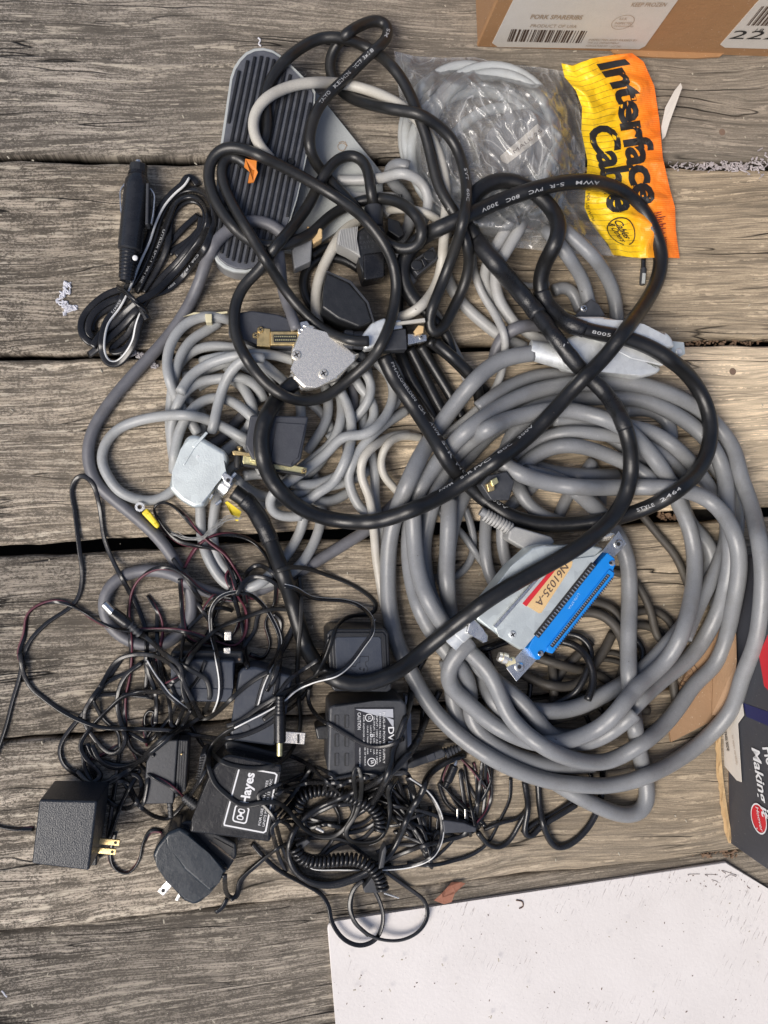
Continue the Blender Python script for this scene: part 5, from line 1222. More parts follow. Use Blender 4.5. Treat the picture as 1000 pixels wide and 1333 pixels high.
# ---- power cord D with moulded plug
dcab = thing_for('black_power_cord', 'mains_lead', 'worn black power cord thrown in wide loops over the heap, moulded plug at its end', 'cable')
build_cables('black_power_cord', dcab)
for s, p0, p1 in (('TAIYO', (415, 140), (429, 122)), ('KEIHIN', (433, 118), (453, 99)), ('VCTF', (459, 92), (470, 82)), ('3x18', (474, 78), (486, 66)), ('MS', (500, 53), (505, 45))): cable_text(D, p0, p1, s, 2.6, 'print', dcab)
for s, p0, p1 in (('SVT', (604, 222), (608, 240)), ('60C', (608, 250), (606, 266))): cable_text(D, p0, p1, s, 2.2, 'print', dcab)
O = OB['moulded_plug']; z0, t = O['z'], O['t']
tapered('strain_relief', (380+425*.25, 200+275*.25), (380+430*.25, 200+385*.25), [(0, 11.5), (.1, 12.4), (.95, 11.6), (1, 10)], z0+t*.5, M['char'], dcab, 20)
pb = prism('plug_body', zI('335 405 380 375 470 370 490 400 492 520 484 632 372 655 350 560'), z0+t, z0-.001, M['abs'], dcab, .0022)
prism('plug_face', zI('370 520 490 505 486 640 374 660'), z0+t+.0014, z0, M['absg'], dcab, .0018)
for k in range(4): text_px('raised_print', ('10A 125V', 'E11', 'KAWA', '3312')[k], (380+355*.25, 200+(420+k*26)*.25), (380+430*.25, 200+(412+k*26)*.25), 4, z0+t+.0001, M['char'], pb)

# ---- other pieces round the plug
# black moulded case in the ring of cable
cs = empty('black_case', at(450, 388, 0), 'flat black plastic case with a curved edge inside the ring of shiny cable', 'case')
prism('body', zI('180 615 300 670 390 770 422 870 350 905 240 860 155 800 165 700'), .036, .004, M['abs'], cs, .002)
prism('edge_trim', zI('180 606 310 662 400 770 432 875 422 878 392 776 304 672 178 614'), .0372, .034, M['char'], cs, .0004)
# metal bodied connector with ribbed pale boot
mc = empty('ribbed_plug', at(455, 310, 0), 'pale connector with fine ribs and a grey metal block beside the moulded plug', 'connector')
prism('metal_block', zI('0 500 60 400 110 402 100 560 12 600'), .024, .010, M['pedalbody'], mc, .0012)
prism('pale_block', zI('75 375 160 388 160 440 112 470 100 420'), .024, .012, M['masking'], mc, .0012)
prism('boot_core', zI('245 400 330 380 360 540 300 500 235 470'), .030, .010, M['lgray'], mc, .001)
for k in range(11):
    xx = 248+k*8.5
    tapered('rib', (380+(xx+8)*.25, 200+(395-k*1.5)*.25), (380+(xx-2)*.25, 200+(478+k*3)*.25), [(0, .8), (1, .8)], .0302, M['lgray'], mc, 8)
# white slotted plate behind the cord
wp = empty('slotted_plate', at(480, 250, 0), 'white plate with fine slots at its right edge under the black cords', 'connector')
prism('plate', zI('300 198 520 198 575 215 578 240 500 330 440 262 300 245'), .014, .008, M['lgray'], wp, .0008)
for k in range(9): tapered('slot', (380+(500+k*9)*.25, 200+212*.25), (380+(497+k*9)*.25, 200+232*.25), [(0, .7), (1, .7)], .0142, M['ink'], wp, 6)
# outlet end
ot = empty('outlet_block', at(550, 350, 0), 'small black outlet block with three rounded sockets below the big black cable', 'socket')
prism('body', zI('606 572 738 478 765 545 655 636'), .026, .008, M['char'], ot, .001)
prism('recess', zI('620 576 732 496 750 540 660 620'), .0266, .020, M['ink'], ot, .0006)
for (xx, yy) in ((650, 580), (715, 530)): prism('socket_boss', zI(' '.join('%d %d' % (xx+26*math.cos(a)+(8 if math.cos(a) > 0 else -4), yy+26*math.sin(a)) for a in np.linspace(0, 6.28, 15)[:-1])), .0285, .022, M['abs'], ot, .0008)
prism('socket_boss', zI('670 545 690 535 712 575 690 590'), .0285, .022, M['absg'], ot, .0008)
prism('block', zI('500 330 560 350 590 420 560 440 500 400'), .022, .008, M['abs'], ot, .001)
# small gold connector deep in the coil
gc = empty('gold_contact', at(638, 634, 0), 'tiny brass contact with an orange chip deep inside the grey coil', 'contact')
prism('holder', z56('370 90 400 55 470 40 500 80 480 150 410 150'), .044, .030, M['char'], gc, .001)
prism('contact', z56('392 88 425 70 425 112 400 120'), .048, .043, M['brass'], gc, .0008)
prism('contact', z56('408 75 432 62 440 82 418 98'), .0495, .046, M['gold'], gc, .0005)

# ---------------------------------------------------------------- foot pedal
pd = empty('foot_pedal', at(340, 200, 0), 'grey foot pedal with a ribbed dark rubber tread and rounded ends', 'pedal')
O = OB['foot_pedal']; z0, t = .004, .022
pbase = prism('base', [(353+(x-353)*1.0, y) for x, y in O['poly']], z0+t*.8, 0.0008, M['pedalbody'], pd, .002)
prism('frame', O['poly'], z0+t-.0012, z0+t*.8-.001, M['alum'], pd, .0012)
cx, cy = O['poly'].mean(0); inner = [(cx+(x-cx)*.945, cy+(y-cy)*.972) for x, y in O['poly']]
tread = prism('tread', inner, z0+t+.0002, z0+t-.003, M['rubber'], pd, .0010)
# ribs: run along the pedal, clipped to its outline
axis = np.array([55., -270.]); axis /= np.linalg.norm(axis); side_ = np.array([-axis[1], axis[0]])
if side_[0] < 0: side_ = -side_
ip = np.array(inner); c_ = np.array([cx, cy]); shr = c_+(ip-c_)*.95
u0 = ((ip-c_)@side_).min(); u1 = ((ip-c_)@side_).max(); nr = 13
for k in range(nr):
    u = u0+(u1-u0)*(k+.75)/(nr+.5); ts = np.linspace(-170, 170, 400); P_ = c_+side_*u+axis*ts[:, None]
    ins = inpoly(P_[:, 0], P_[:, 1], shr)
    if ins.sum() < 12: continue
    a, b = P_[ins][0], P_[ins][-1]
    w = 2.1; poly = [a-side_*w, a+side_*w, b+side_*w, b-side_*w]
    prism('tread_rib', poly, z0+t+.0017, z0+t-.0002, M['rubberd'], tread, .0006, 2)
screw(379, 211, z0+t+.0004, .0028, pd, 'rubberd', .0016, True); prism('screw_well', ring_pts((379, 211), 5.6, 16), z0+t+.0012, z0+t-.001, M['rubberd'], pd, .0004)
O = OB['pedal_plate']
prism('base_plate', [(404, 112), (416, 124), (498, 224), (500, 262), (440, 300), (395, 330), (360, 325), (386, 200)], .0075, .0008, M['alum'], pd, .0012)
wire = bmesh.new(); wire_bm(wire, smooth_px([(441, 186), (446, 184), (451, 188), (447, 196), (441, 194), (440, 189), (446, 186), (452, 190), (449, 184)], .0078), .00025); from_bm('scribble', wire, M['faint'], pd)

# ---------------------------------------------------------------- clear bag with card header, and the coil inside it
cin = empty('bagged_cable', at(625, 190, 0), 'grey cable coiled inside the clear bag with a round grey hood and pale sticker', 'cable')
def loop_bm(cx, cy, rx, ry, n, z0, r, seed, sx=0., ang=0.):
    rg = random.Random(seed); pts = []
    for k in range(int(n*48)+1):
        a = 2*math.pi*k/48; e = 1+.05*math.sin(a*.37+seed)-.018*k/48; x = cx+sx*k/48+rx*e*math.cos(a+ang); y = cy+ry*e*math.sin(a+ang)+3*math.sin(a*1.3+seed)
        pts.append(at(x, y, z0+.0035*math.sin(a*.83+seed)+.0012*k/48))
    return pts
bm = bmesh.new()
for k, (cx_, cy_, rx, ry, n, z, sd_) in enumerate(((606, 178, 79, 90, 3.2, .007, 1), (622, 200, 86, 88, 3.0, .012, 2.2), (640, 176, 84, 86, 2.3, .015, 3.1), (655, 220, 80, 78, 1.6, .010, 4.5))):
    pts = loop_bm(cx_, cy_, rx, ry, n, z, .004, sd_); wire_bm(bm, pts, .0040, 9)
M['bagcable'] = plastic('bagged_grey_pvc', (.40, .42, .42), .4, .3, (.36, .37, .37), .0001, 200)
from_bm('jacket', bm, M['bagcable'], cin, True)
hd = prism('round_hood', ring_pts((677, 184), 41, 30), .024, .006, M['hood2'] if 'hood2' in M else M['char'], cin, .004)
M['hood2'] = plastic('mid_grey_hood', (.15, .15, .155), .5, .4, (.2, .2, .2), .0003, 300); hd.data.materials[0] = M['hood2']
prism('hood_tab', z50('330 440 400 360 470 350 540 400 550 470 500 560 420 580 350 540'), .0252, .020, M['hood2'], cin, .001)
st_ = prism('sticker', z50('378 508 500 402 522 425 516 445 402 532 385 525'), .0258, .0250, M['paper'], cin, 0)
text_px('handwriting', 'MALE 25', (500+425*.4, 500*.4), (500+515*.4, 428*.4), 4.5, .0259, M['pen'], st_)
prism('connector_shell', z50('425 575 520 512 535 530 450 590'), .020, .008, M['gold'], cin, .001)
screw(500+515*.4, 545*.4, .019, .002, cin, 'brass'); screw(500+440*.4, 590*.4, .017, .002, cin, 'brass')
def filmmat():
    m, t, p = newmat('clear_film'); N = NT(t); out = t.nodes['Material Output']
    tr = t.nodes.new('ShaderNodeBsdfTransparent'); tr.inputs[0].default_value = (.99, .99, .985, 1)
    gl = t.nodes.new('ShaderNodeBsdfGlossy'); gl.inputs['Roughness'].default_value = .13; gl.inputs[0].default_value = (1, 1, 1, 1)
    df = t.nodes.new('ShaderNodeBsdfDiffuse'); df.inputs[0].default_value = (.82, .82, .80, 1)
    n1 = N.noise(N.map(N.co, (1, .45, 1), rot=(0, 0, .8)), 30, 2, .4, 1.2); n2 = N.noise(N.map(N.co, (1, .22, 1), rot=(0, 0, -.5)), 120, 2, .4, .6)
    bmp = N.bump(N.math('ADD', n1, N.math('MULTIPLY', n2, .25)), .003, .6)
    t.links.new(bmp, gl.inputs['Normal'])
    crease = N.math('MAXIMUM', N.ramp(N.math('ABSOLUTE', N.math('SUBTRACT', n1, .5)), [(0, 1), (.012, 0)]), N.math('MULTIPLY', N.ramp(N.math('ABSOLUTE', N.math('SUBTRACT', n2, .5)), [(0, 1), (.018, 0)]), .6))
    m1 = t.nodes.new('ShaderNodeMixShader'); t.links.new(N.math('ADD', N.math('MULTIPLY', crease, .24), .15), m1.inputs[0])
    t.links.new(tr.outputs[0], m1.inputs[1]); t.links.new(df.outputs[0], m1.inputs[2])
    fr = t.nodes.new('ShaderNodeFresnel'); fr.inputs['IOR'].default_value = 1.45; t.links.new(bmp, fr.inputs['Normal'])
    m2 = t.nodes.new('ShaderNodeMixShader'); t.links.new(N.math('ADD', N.math('MULTIPLY', fr.outputs[0], 1.0), .015, clamp=True), m2.inputs[0])
    t.links.new(m1.outputs[0], m2.inputs[1]); t.links.new(gl.outputs[0], m2.inputs[2]); t.links.new(m2.outputs[0], out.inputs['Surface'])
    return m
bag = empty('clear_bag', at(640, 190, 0), 'crumpled clear plastic bag with an orange and yellow card header', 'bag')
from mathutils import noise as mn
def grid_patch(name, A_, B_, nu, nv, zf, mat, par, th=None):
    """A_: function (u, v) -> pixel; zf: (u, v, px, py) -> height"""
    bm = bmesh.new(); vs = []
    for j in range(nv+1):
        for i in range(nu+1):
            u, v = i/nu, j/nv; x, y = A_(u, v); vs.append(bm.verts.new(at(x, y, zf(u, v, x, y))))
    for j in range(nv):
        for i in range(nu): a = j*(nu+1)+i; bm.faces.new((vs[a], vs[a+1], vs[a+nu+2], vs[a+nu+1]))
    return from_bm(name, bm, mat, par, True)
def lerp(a, b, t): return a+(b-a)*t
def poly_at(pts, t):
    pts = np.array(pts, float); s = np.r_[0, np.cumsum(np.hypot(*np.diff(pts, axis=0).T))]; s /= s[-1]; return np.interp(t, s, pts[:, 0]), np.interp(t, s, pts[:, 1])
top_e = [(513, 66), (540, 73), (575, 75), (618, 74), (650, 82), (700, 87), (738, 93)]
bot_e = [(556, 262), (590, 296), (622, 306), (640, 320), (690, 324), (724, 329), (800, 333)]
left_e = [(513, 66), (518, 110), (524, 160), (528, 224), (556, 262)]
right_e = [(738, 93), (752, 130), (762, 180), (762, 240), (768, 285), (800, 333)]
def bagmap(u, v):
    tx, ty = poly_at(top_e, u); bx_, by_ = poly_at(bot_e, u); lx, ly = poly_at(left_e, v); rx, ry = poly_at(right_e, v)
    c = [(513, 66), (738, 93), (556, 262), (800, 333)]
    x = lerp(tx, bx_, v)+lerp(lx, rx, u)-(lerp(lerp(c[0][0], c[1][0], u), lerp(c[2][0], c[3][0], u), v))
    y = lerp(ty, by_, v)+lerp(ly, ry, u)-(lerp(lerp(c[0][1], c[1][1], u), lerp(c[2][1], c[3][1], u), v)); return x, y
def bagz(u, v, x, y):
    e = min(u, 1-u, v, 1-v); s = min(1, e*7); s = s*s*(3-2*s); d = math.hypot((x-628)/105, (y-190)/112)
    dome = .022*max(0, min(1, (1.35-d)*2.2)); p = Vector((x*.018, y*.018, 1.7)); w = mn.fractal(p, 1.2, 2.0, 2); r = abs(mn.noise(Vector((x*.030+y*.012, y*.014, 4.2)))); r2 = abs(mn.noise(Vector((x*.05-y*.03, y*.022, 9.2))))
    return .0025 + s*(.005+dome+.0022*w) + .017*max(0, min(1, (v-.74)*7))*max(0, min(1, u*3)) + .0045*(1-min(1, r*4))*(.3+.7*s) + .0025*(1-min(1, r2*5))*(.4+.6*s)
grid_patch('film', bagmap, None, 130, 130, bagz, filmmat(), bag)
grid_patch('back_film', bagmap, None, 24, 24, lambda u, v, x, y: .0012, filmmat(), bag)
# header card
def headmat():
    m, t, p = newmat('printed_header_card'); N = NT(t)
    uv = t.nodes.new('ShaderNodeUVMap'); s = N.sep(uv.outputs[0]); u, v = s[0], s[1]
    w = N.noise(uv.outputs[0], 3, 2)
    g = N.math('ADD', u, N.math('MULTIPLY', N.math('SUBTRACT', w, .5), .06))
    c = N.ramp(g, [(.0, (.90, .60, .015)), (.42, (.90, .55, .01)), (.60, (.88, .33, .01)), (.82, (.84, .20, .012)), (1, (.80, .15, .012))])
    st = N.math('FRACT', N.math('ADD', N.math('MULTIPLY', v, 34), N.math('MULTIPLY', N.math('SUBTRACT', w, .5), 1.0)))
    line = N.math('MULTIPLY', N.ramp(N.math('ABSOLUTE', N.math('SUBTRACT', st, .5)), [(.43, 0), (.47, 1)]), N.ramp(u, [(.42, 1), (.50, 0)]))
    stf = N.math('FRACT', N.math('MULTIPLY', v, 110)); linef = N.math('MULTIPLY', N.ramp(N.math('ABSOLUTE', N.math('SUBTRACT', stf, .5)), [(.30, 0), (.45, 1)]), N.math('MULTIPLY', N.ramp(u, [(.45, 0), (.60, 1)]), .32))
    c = N.mix(N.math('MULTIPLY', line, .75), c, (.22, .12, .02)); c = N.mix(linef, c, (.95, .50, .10))
    scr = N.ramp(N.noise(N.map(uv.outputs[0], (9, 4, 1)), 4, 6, .75), [(.66, 0), (.70, 1)])
    c = N.mix(N.math('MULTIPLY', scr, .55), c, (.85, .65, .45))
    t.links.new(c, p.inputs['Base Color']); p.inputs['Roughness'].default_value = .38
    t.links.new(N.bump(N.noise(N.co, 130, 5, .6), .0012), p.inputs['Normal']); return m
hl = [(731, 82), (735, 100), (750, 118), (758, 140), (757, 170), (765, 210), (761, 270), (772, 295), (792, 318), (797, 332)]
hr = [(823, 69), (838, 80), (852, 112), (859, 160), (863, 205), (872, 245), (879, 270), (880, 300), (885, 336)]
ht = [(731, 82), (745, 85), (770, 76), (800, 71), (823, 69)]; hb = [(797, 332), (815, 334), (832, 336), (860, 335), (885, 336)]
def hmap(u, v):
    tx, ty = poly_at(ht, u); bx_, by_ = poly_at(hb, u); lx, ly = poly_at(hl, v); rx, ry = poly_at(hr, v); c = [ht[0], ht[-1], hb[0], hb[-1]]
    return (lerp(tx, bx_, v)+lerp(lx, rx, u)-lerp(lerp(c[0][0], c[1][0], u), lerp(c[2][0], c[3][0], u), v), lerp(ty, by_, v)+lerp(ly, ry, u)-lerp(lerp(c[0][1], c[1][1], u), lerp(c[2][1], c[3][1], u), v))
def hz(u, v, x=0, y=0):
    p = Vector((u*2.2, v*5.5, .3)); w = mn.fractal(p, .9, 2.1, 4); r = abs(mn.noise(Vector((u*1.6+v, v*7, 2.2))))
    return .0062+.0032*w+.0045*(1-min(1, r*3.2))+.003*math.sin(v*9+u*2)
nu, nv = 40, 100
bm = bmesh.new(); uvl = bm.loops.layers.uv.new('UVMap'); vs = []
for j in range(nv+1):
    for i in range(nu+1): u, v = i/nu, j/nv; x, y = hmap(u, v); vs.append(bm.verts.new(at(x, y, hz(u, v))))
for j in range(nv):
    for i in range(nu):
        a = j*(nu+1)+i; f = bm.faces.new((vs[a], vs[a+1], vs[a+nu+2], vs[a+nu+1]))
        for l, (du, dv) in zip(f.loops, ((0, 0), (1, 0), (1, 1), (0, 1))): l[uvl].uv = ((i+du)/nu, (j+dv)/nv)
me = bpy.data.meshes.new('header_card'); bm.to_mesh(me); bm.free(); card = link_mesh('header_card', me, headmat(), bag)
def invh(u, v, off):
    x, y = hmap(u, v); return at(x, y, hz(u, v)+off)
def htext(s, u0, v0, v1, du, mat, name='lettering', bold=.0, shear=0.0, off=.0006, par=None, slant=0.0):
    """letters run down the card (v), their tops towards larger u"""
    me, v = text_me(s, bold, shear, .93); 
    bm = bmesh.new(); bm.from_mesh(me); bmesh.ops.triangulate(bm, faces=bm.faces[:])
    bmesh.ops.subdivide_edges(bm, edges=[e for e in bm.edges if e.calc_length() > .12], cuts=2, use_grid_fill=False); bmesh.ops.triangulate(bm, faces=bm.faces[:]); bm.to_mesh(me); bm.free()
    v = np.empty(len(me.vertices)*3); me.vertices.foreach_get('co', v); v = v.reshape(-1, 3); mn_, mx_ = v.min(0), v.max(0)
    out = []
    for p in v:
        f = (p[0]-mn_[0])/(mx_[0]-mn_[0]); vv = v0+(v1-v0)*f; uu = u0+slant*f+p[1]/.72*du; out.append(tuple(invh(min(1, max(0, uu)), min(1, max(0, vv)), off)))
    me.vertices.foreach_set('co', np.array(out).ravel()); me.update(); return link_mesh(name, me, mat, par or card, False)
htext('Interface', .47, .035, .74, .36, M['ink'], bold=.035, slant=.10)
htext('Cable', .07, .33, .76, .36, M['ink'], bold=.035, slant=.22)
htext('FOR USE WITH', .02, .66, .80, .035, M['ink'], 'small_print')
htext('Cables', .28, .80, .90, .10, M['ink'], 'logo_lettering', .015, .3, slant=.03); htext('& Others', .20, .81, .92, .08, M['ink'], 'logo_lettering', .01, .3, slant=.03)
bm = bmesh.new(); n = 40
for k in range(n):
    a, b = 2*math.pi*k/n, 2*math.pi*(k+1)/n
    if 1.2 < a < 1.6: continue
    q4 = [invh(.31+.175*s*math.cos(t_)-.05*math.sin(t_)*s, .862+.078*s*math.sin(t_), .0008) for s, t_ in ((1, a), (1, b), (.93, b), (.93, a))]
    bm.faces.new([bm.verts.new(p) for p in q4])
from_bm('logo_ring', bm, M['ink'], card)
bm = bmesh.new(); rg = random.Random(4)
pp = []
for k in range(46):
    f = k/46; pp.append(invh(.80+.075*math.sin(k*2.1)+.03*rg.uniform(-1, 1), .78+.17*f+.006*math.cos(k*2.1), .0010))
wire_bm(bm, pp, .00028, 4); from_bm('pen_scribble', bm, flat('red_pen', (.25, .03, .03)), card)
sheet('tear_strip', [at(x, y, z) for x, y, z in ((861, 165, .006), (866, 140, .008), (878, 118, .010), (886, 108, .010), (888, 114, .010), (880, 135, .008), (872, 158, .007), (866, 178, .005), (862, 182, .005))], .0004, (0, 0, 1), M['paper'], bag)
# ---------------------------------------------------------------- plug-in adapters
def blade(name, p0, p1, w, z, mat, par, hole=None, th=.0015, z1_=None):
    """flat contact blade lying flat from p0 to p1 (pixels)"""
    A_ = at(*p0, z); B_ = at(*p1, z if z1_ is None else z1_); d = B_-A_; s = pxm(*p0, z); R_ = basis(d, UP.cross(d)); bm = bmesh.new()
    box_bm(bm, (A_+B_)/2, (d.length, w*s, th), R_, .0004); o = from_bm(name, bm, mat, par, True); autosmooth(o)
    if hole:
        c = A_.lerp(B_, hole)+Vector((0, 0, th/2+.00002)); bm = bmesh.new(); bmesh.ops.create_circle(bm, cap_ends=True, radius=w*s*.26, segments=14); bmesh.ops.translate(bm, vec=c, verts=bm.verts[:]); from_bm('hole', bm, M['ink'], o)
    return o
def scaled(poly, f, c=None):
    p = np.array(poly, float)[:, :2]; c = p.mean(0) if c is None else np.array(c); return [tuple(x) for x in c+(p-c)*f]
# 1 textured adapter, far left
e = empty('plug_adapter', at(85, 1085, 0), 'textured black plug-in adapter with brass blades, alone at the far left', 'adapter')
P1 = OB['textured_adapter']['poly']
M['texabs'] = plastic('pebbled_black_abs', (.019, .023, .030), .33, .35, (.035, .04, .05), .00035, 700, grainb=1100)
prism('housing', P1, .050, .010, M['texabs'], e, .0016, flare=.02)
prism('base_cover', [(56, 1035), (130, 1037), (126, 1128), (46, 1120)], .0125, .0006, M['absg'], e, .0012)
blade('blade', (122, 1094), (156, 1097), 8, .022, M['brass'], e, .84); blade('blade', (122, 1106), (151, 1109), 8, .022, M['brass'], e, .84)
build_cables('left_edge_lead', e).name = 'lead'
# 2 round shouldered adapter
e = empty('plug_adapter', at(250, 1120, 0), 'rounded glossy black adapter with a single blade, lowest of the adapters', 'adapter')
M['labdark'] = flat('dark_label', (.03, .028, .026), .5)
M['glossnavy'] = plastic('smooth_black_abs', (.015, .021, .028), .26, .3, (.03, .04, .052), .0001, 300)
prism('housing', z08('582 690 600 650 640 600 690 580 725 600 800 680 872 745 840 790 800 838 770 868 742 880 700 862 640 790 600 730'), .031, .002, M['glossnavy'], e, .0045, 5)
prism('shoulder', z08('625 625 640 600 690 580 725 600 800 680 872 745 840 792 806 834 700 742 645 655'), .035, .004, M['glossnavy'], e, .0035, 5)
prism('back', z08('668 590 705 556 740 555 905 640 908 690 870 752 800 700 720 640'), .026, .002, M['abs'], e, .0018)
l2 = prism('rating_label', z08('800 655 820 620 893 660 868 722 822 690'), .0266, .0258, M['labdark'], e, 0)
for k in range(5): text_px('print', ('CLASS 2 TRANSFORMER', 'INPUT 120V 60Hz', 'OUTPUT 9V DC', '500mA', 'MADE IN CHINA')[k], (.34*(800+k*12), 880+.34*(650+k*10-18)), (.34*(862+k*12-12), 880+.34*(690+k*10-22)), 1.7, .0267, M['faint'], l2)
blade('blade', (222, 1148), (209, 1163), 10, .022, M['steel'], e, .72); blade('blade', (236, 1160), (230, 1172), 4, .012, M['steel'], e)
# 3 lettered adapter
e = empty('plug_adapter', at(305, 1040, 0), 'large black adapter with white bordered lettering, between the cords at lower left', 'adapter')
P3 = OB['label_adapter']['poly']
prism('housing', [(292, 984), (300, 982), (368, 996), (352, 1097), (246, 1084), (250, 1066), (272, 1005)], .042, .0006, M['absg'], e, .0042, 4)
zl = .0424
f3 = prism('face_panel', z28('172 345 340 368 292 612 110 580'), .0423, .040, M['abs'], e, .0003)
def outline(pts, w, z, mat, par, name='border'):
    bm = bmesh.new(); n = len(pts); c = np.array(pts).mean(0)
    a = [bm.verts.new(at(*p, z)) for p in pts]; b = []
    for i in range(n):
        p = np.array(pts[i]); d1 = np.array(pts[i-1])-p; d2 = np.array(pts[(i+1) % n])-p; d1 /= np.linalg.norm(d1); d2 /= np.linalg.norm(d2); m_ = d1+d2; m_ /= np.linalg.norm(m_); sn = abs(d1[0]*d2[1]-d1[1]*d2[0]); b.append(bm.verts.new(at(*(p+m_*w/max(.4, math.sqrt((1-np.dot(d1, d2))/2))), z)))
    for i in range(n): bm.faces.new((a[i], a[(i+1) % n], b[(i+1) % n], b[i]))
    return from_bm(name, bm, mat, par)
outline([(250+x*.34, 880+y*.34) for x, y in ((180, 346), (318, 370), (328, 378), (285, 596), (274, 603), (122, 574), (120, 566))], 2.0, zl, M['wprint'], f3)
z3 = lambda x, y: (250+x*.34, 880+y*.34)
text_px('lettering', 'Hayes', z3(216, 492), z3(240, 372), 12, zl, M['wprint'], f3, .03)
# emblem: rounded frame with a waisted figure in it
def rrect(c, w, h, r, ang, n=5):
    out = []
    for sx, sy, a0 in ((1, 1, 0), (-1, 1, 90), (-1, -1, 180), (1, -1, 270)):
        for k in range(n+1):
            a = math.radians(a0+90*k/n); out.append((sx*(w-r)+r*math.cos(a), sy*(h-r)+r*math.sin(a)))
    ca, sa = math.cos(ang), math.sin(ang); return [(c[0]+x*ca-y*sa, c[1]+x*sa+y*ca) for x, y in out]
ca = z3(187, 530); ang = math.radians(12)
outline(rrect(ca, 9.8, 11.5, 4.5, ang), 1.9, zl, M['wprint'], f3, 'emblem')
for sgn in (-1, 1): prism('emblem', rrect((ca[0]-sgn*4.4*math.sin(ang), ca[1]+sgn*4.4*math.cos(ang)), 4.6, 2.9, 2.8, ang), zl+.0001, zl-.001, M['wprint'], f3, 0)
for sgn in (-1, 1): prism('emblem_core', rrect((ca[0]-sgn*4.6*math.sin(ang), ca[1]+sgn*4.6*math.cos(ang)), 2.9, 1.4, 1.3, ang), zl+.0002, zl-.001, M['ink'], f3, 0)
prism('emblem', rrect(ca, 1.6, 3.2, 1.2, ang), zl+.00015, zl-.001, M['wprint'], f3, 0)
text_px('lettering', 'FOR USE WITH HAYES', z3(262, 572), z3(293, 400), 3.2, zl, M['wprint'], f3, .004)
text_px('lettering', 'UNITS MARKED 13.5 VAC', z3(278, 576), z3(308, 395), 3.2, zl, M['wprint'], f3, .004)
tapered('strain_relief', (60+780*.25, 860+755*.25), (60+715*.25, 860+705*.25), ribbed(6, 7.5, 6, 1.6)+[(1, 4)], .018, M['char'], e, 14)
prism('side_ribs', zC('800 500 830 480 840 500 800 640 785 640'), .030, .004, M['char'], e, .0008)
for k in range(9): tapered('grip_rib', (60+(823-k*3.6)*.25, 860+(500+k*14)*.25), (60+(806-k*3.6)*.25, 860+(503+k*14)*.25), [(0, 1), (1, 1)], .0305, M['ink'], e, 6)
# 4 small brick
e = empty('power_brick', at(218, 1005, 0), 'small flat dark adapter brick standing left of the lettered adapter', 'adapter')
prism('housing', z08('560 330 605 245 682 245 665 490 550 492'), .024, .0008, M['char'], e, .0012)
prism('ribbed_side', z08('682 245 722 247 712 440 668 470'), .022, .0008, M['char'], e, .0008)
for k in range(4): tapered('rib', ((690+k*9)*.34, 880+250*.34), ((680+k*8.5)*.34, 880+(455-k*6)*.34), [(0, .7), (1, .7)], .0222, M['abs'], e, 6)
tapered('strain_relief', (60+645*.25, 860+740*.25), (60+650*.25, 860+822*.25), ribbed(4, 4.2, 3.4, .8), .010, M['char'], e, 12)
screw(60+705*.25, 860+488*.25, .0242, .0006, e, 'brass', .0003, False)
# 5 blue black box, upper
e = empty('plug_adapter', at(262, 885, 0), 'low blue black adapter with two nickel blades pointing up, upper left of the tangle', 'adapter')
prism('housing', z06('650 757 900 764 892 870 885 925 660 922 655 840'), .034, .0008, M['navy'], e, .0018)
prism('prong_face', z06('655 726 930 728 935 780 900 775 652 765'), .026, .0008, M['abs'], e, .0018)
prism('lower_step', z06('658 868 892 872 886 922 662 920'), .0346, .030, M['navy'], e, .0008)
blade('blade', (296, 852), (296, 843), 8.5, .024, M['nickel'], e, None, .004); blade('blade', (297, 833), (297, 822), 8.5, .018, M['nickel'], e, None, .004)
screw(230+408*.2, 800+292*.2, .030, .0009, e, 'rust', .0004, False)
# 6 slab adapter
e = empty('plug_adapter', at(335, 930, 0), 'slanting slab shaped black adapter with a blade out of its right side', 'adapter')
prism('housing', zG('400 380 430 345 520 338 760 400 715 640 640 860 350 822 345 760 370 600'), .030, .0008, M['navy'], e, .0024)
prism('flange', zG('310 832 345 812 680 905 690 940 640 945 315 888'), .026, .0008, M['abs'], e, .0018)
lathe('seal', at(230+450*.2, 800+740*.2, .030), (0, 0, 1), [(0, .003), (.0004, .0028)], M['hood'], e, 20)
blade('blade', (230+690*.2, 800+795*.2), (230+835*.2, 800+805*.2), 15, .022, M['nickel'], e, None, .0030); 
prism('blade_slot', zG('785 780 800 780 800 838 785 838'), .0238, .0228, M['ink'], e, 0)
# barrel plug standing against it
e = empty('barrel_plug', at(364, 960, 0), 'black barrel plug with a brass tip resting on the slab adapter', 'plug')
tapered('body', (230+672*.2, 800+530*.2), (230+672*.2, 800+830*.2), ribbed(5, 6, 7.2, .7, 0, .4)+[(.42, 8), (.98, 8), (1, 7.2)], .038, M['absg'], e, 18)
tapered('tip', (230+671*.2, 800+826*.2), (230+670*.2, 800+920*.2), [(0, 4.0), (.97, 4.0), (1, 3.4)], .038, M['gold'], e, 14)
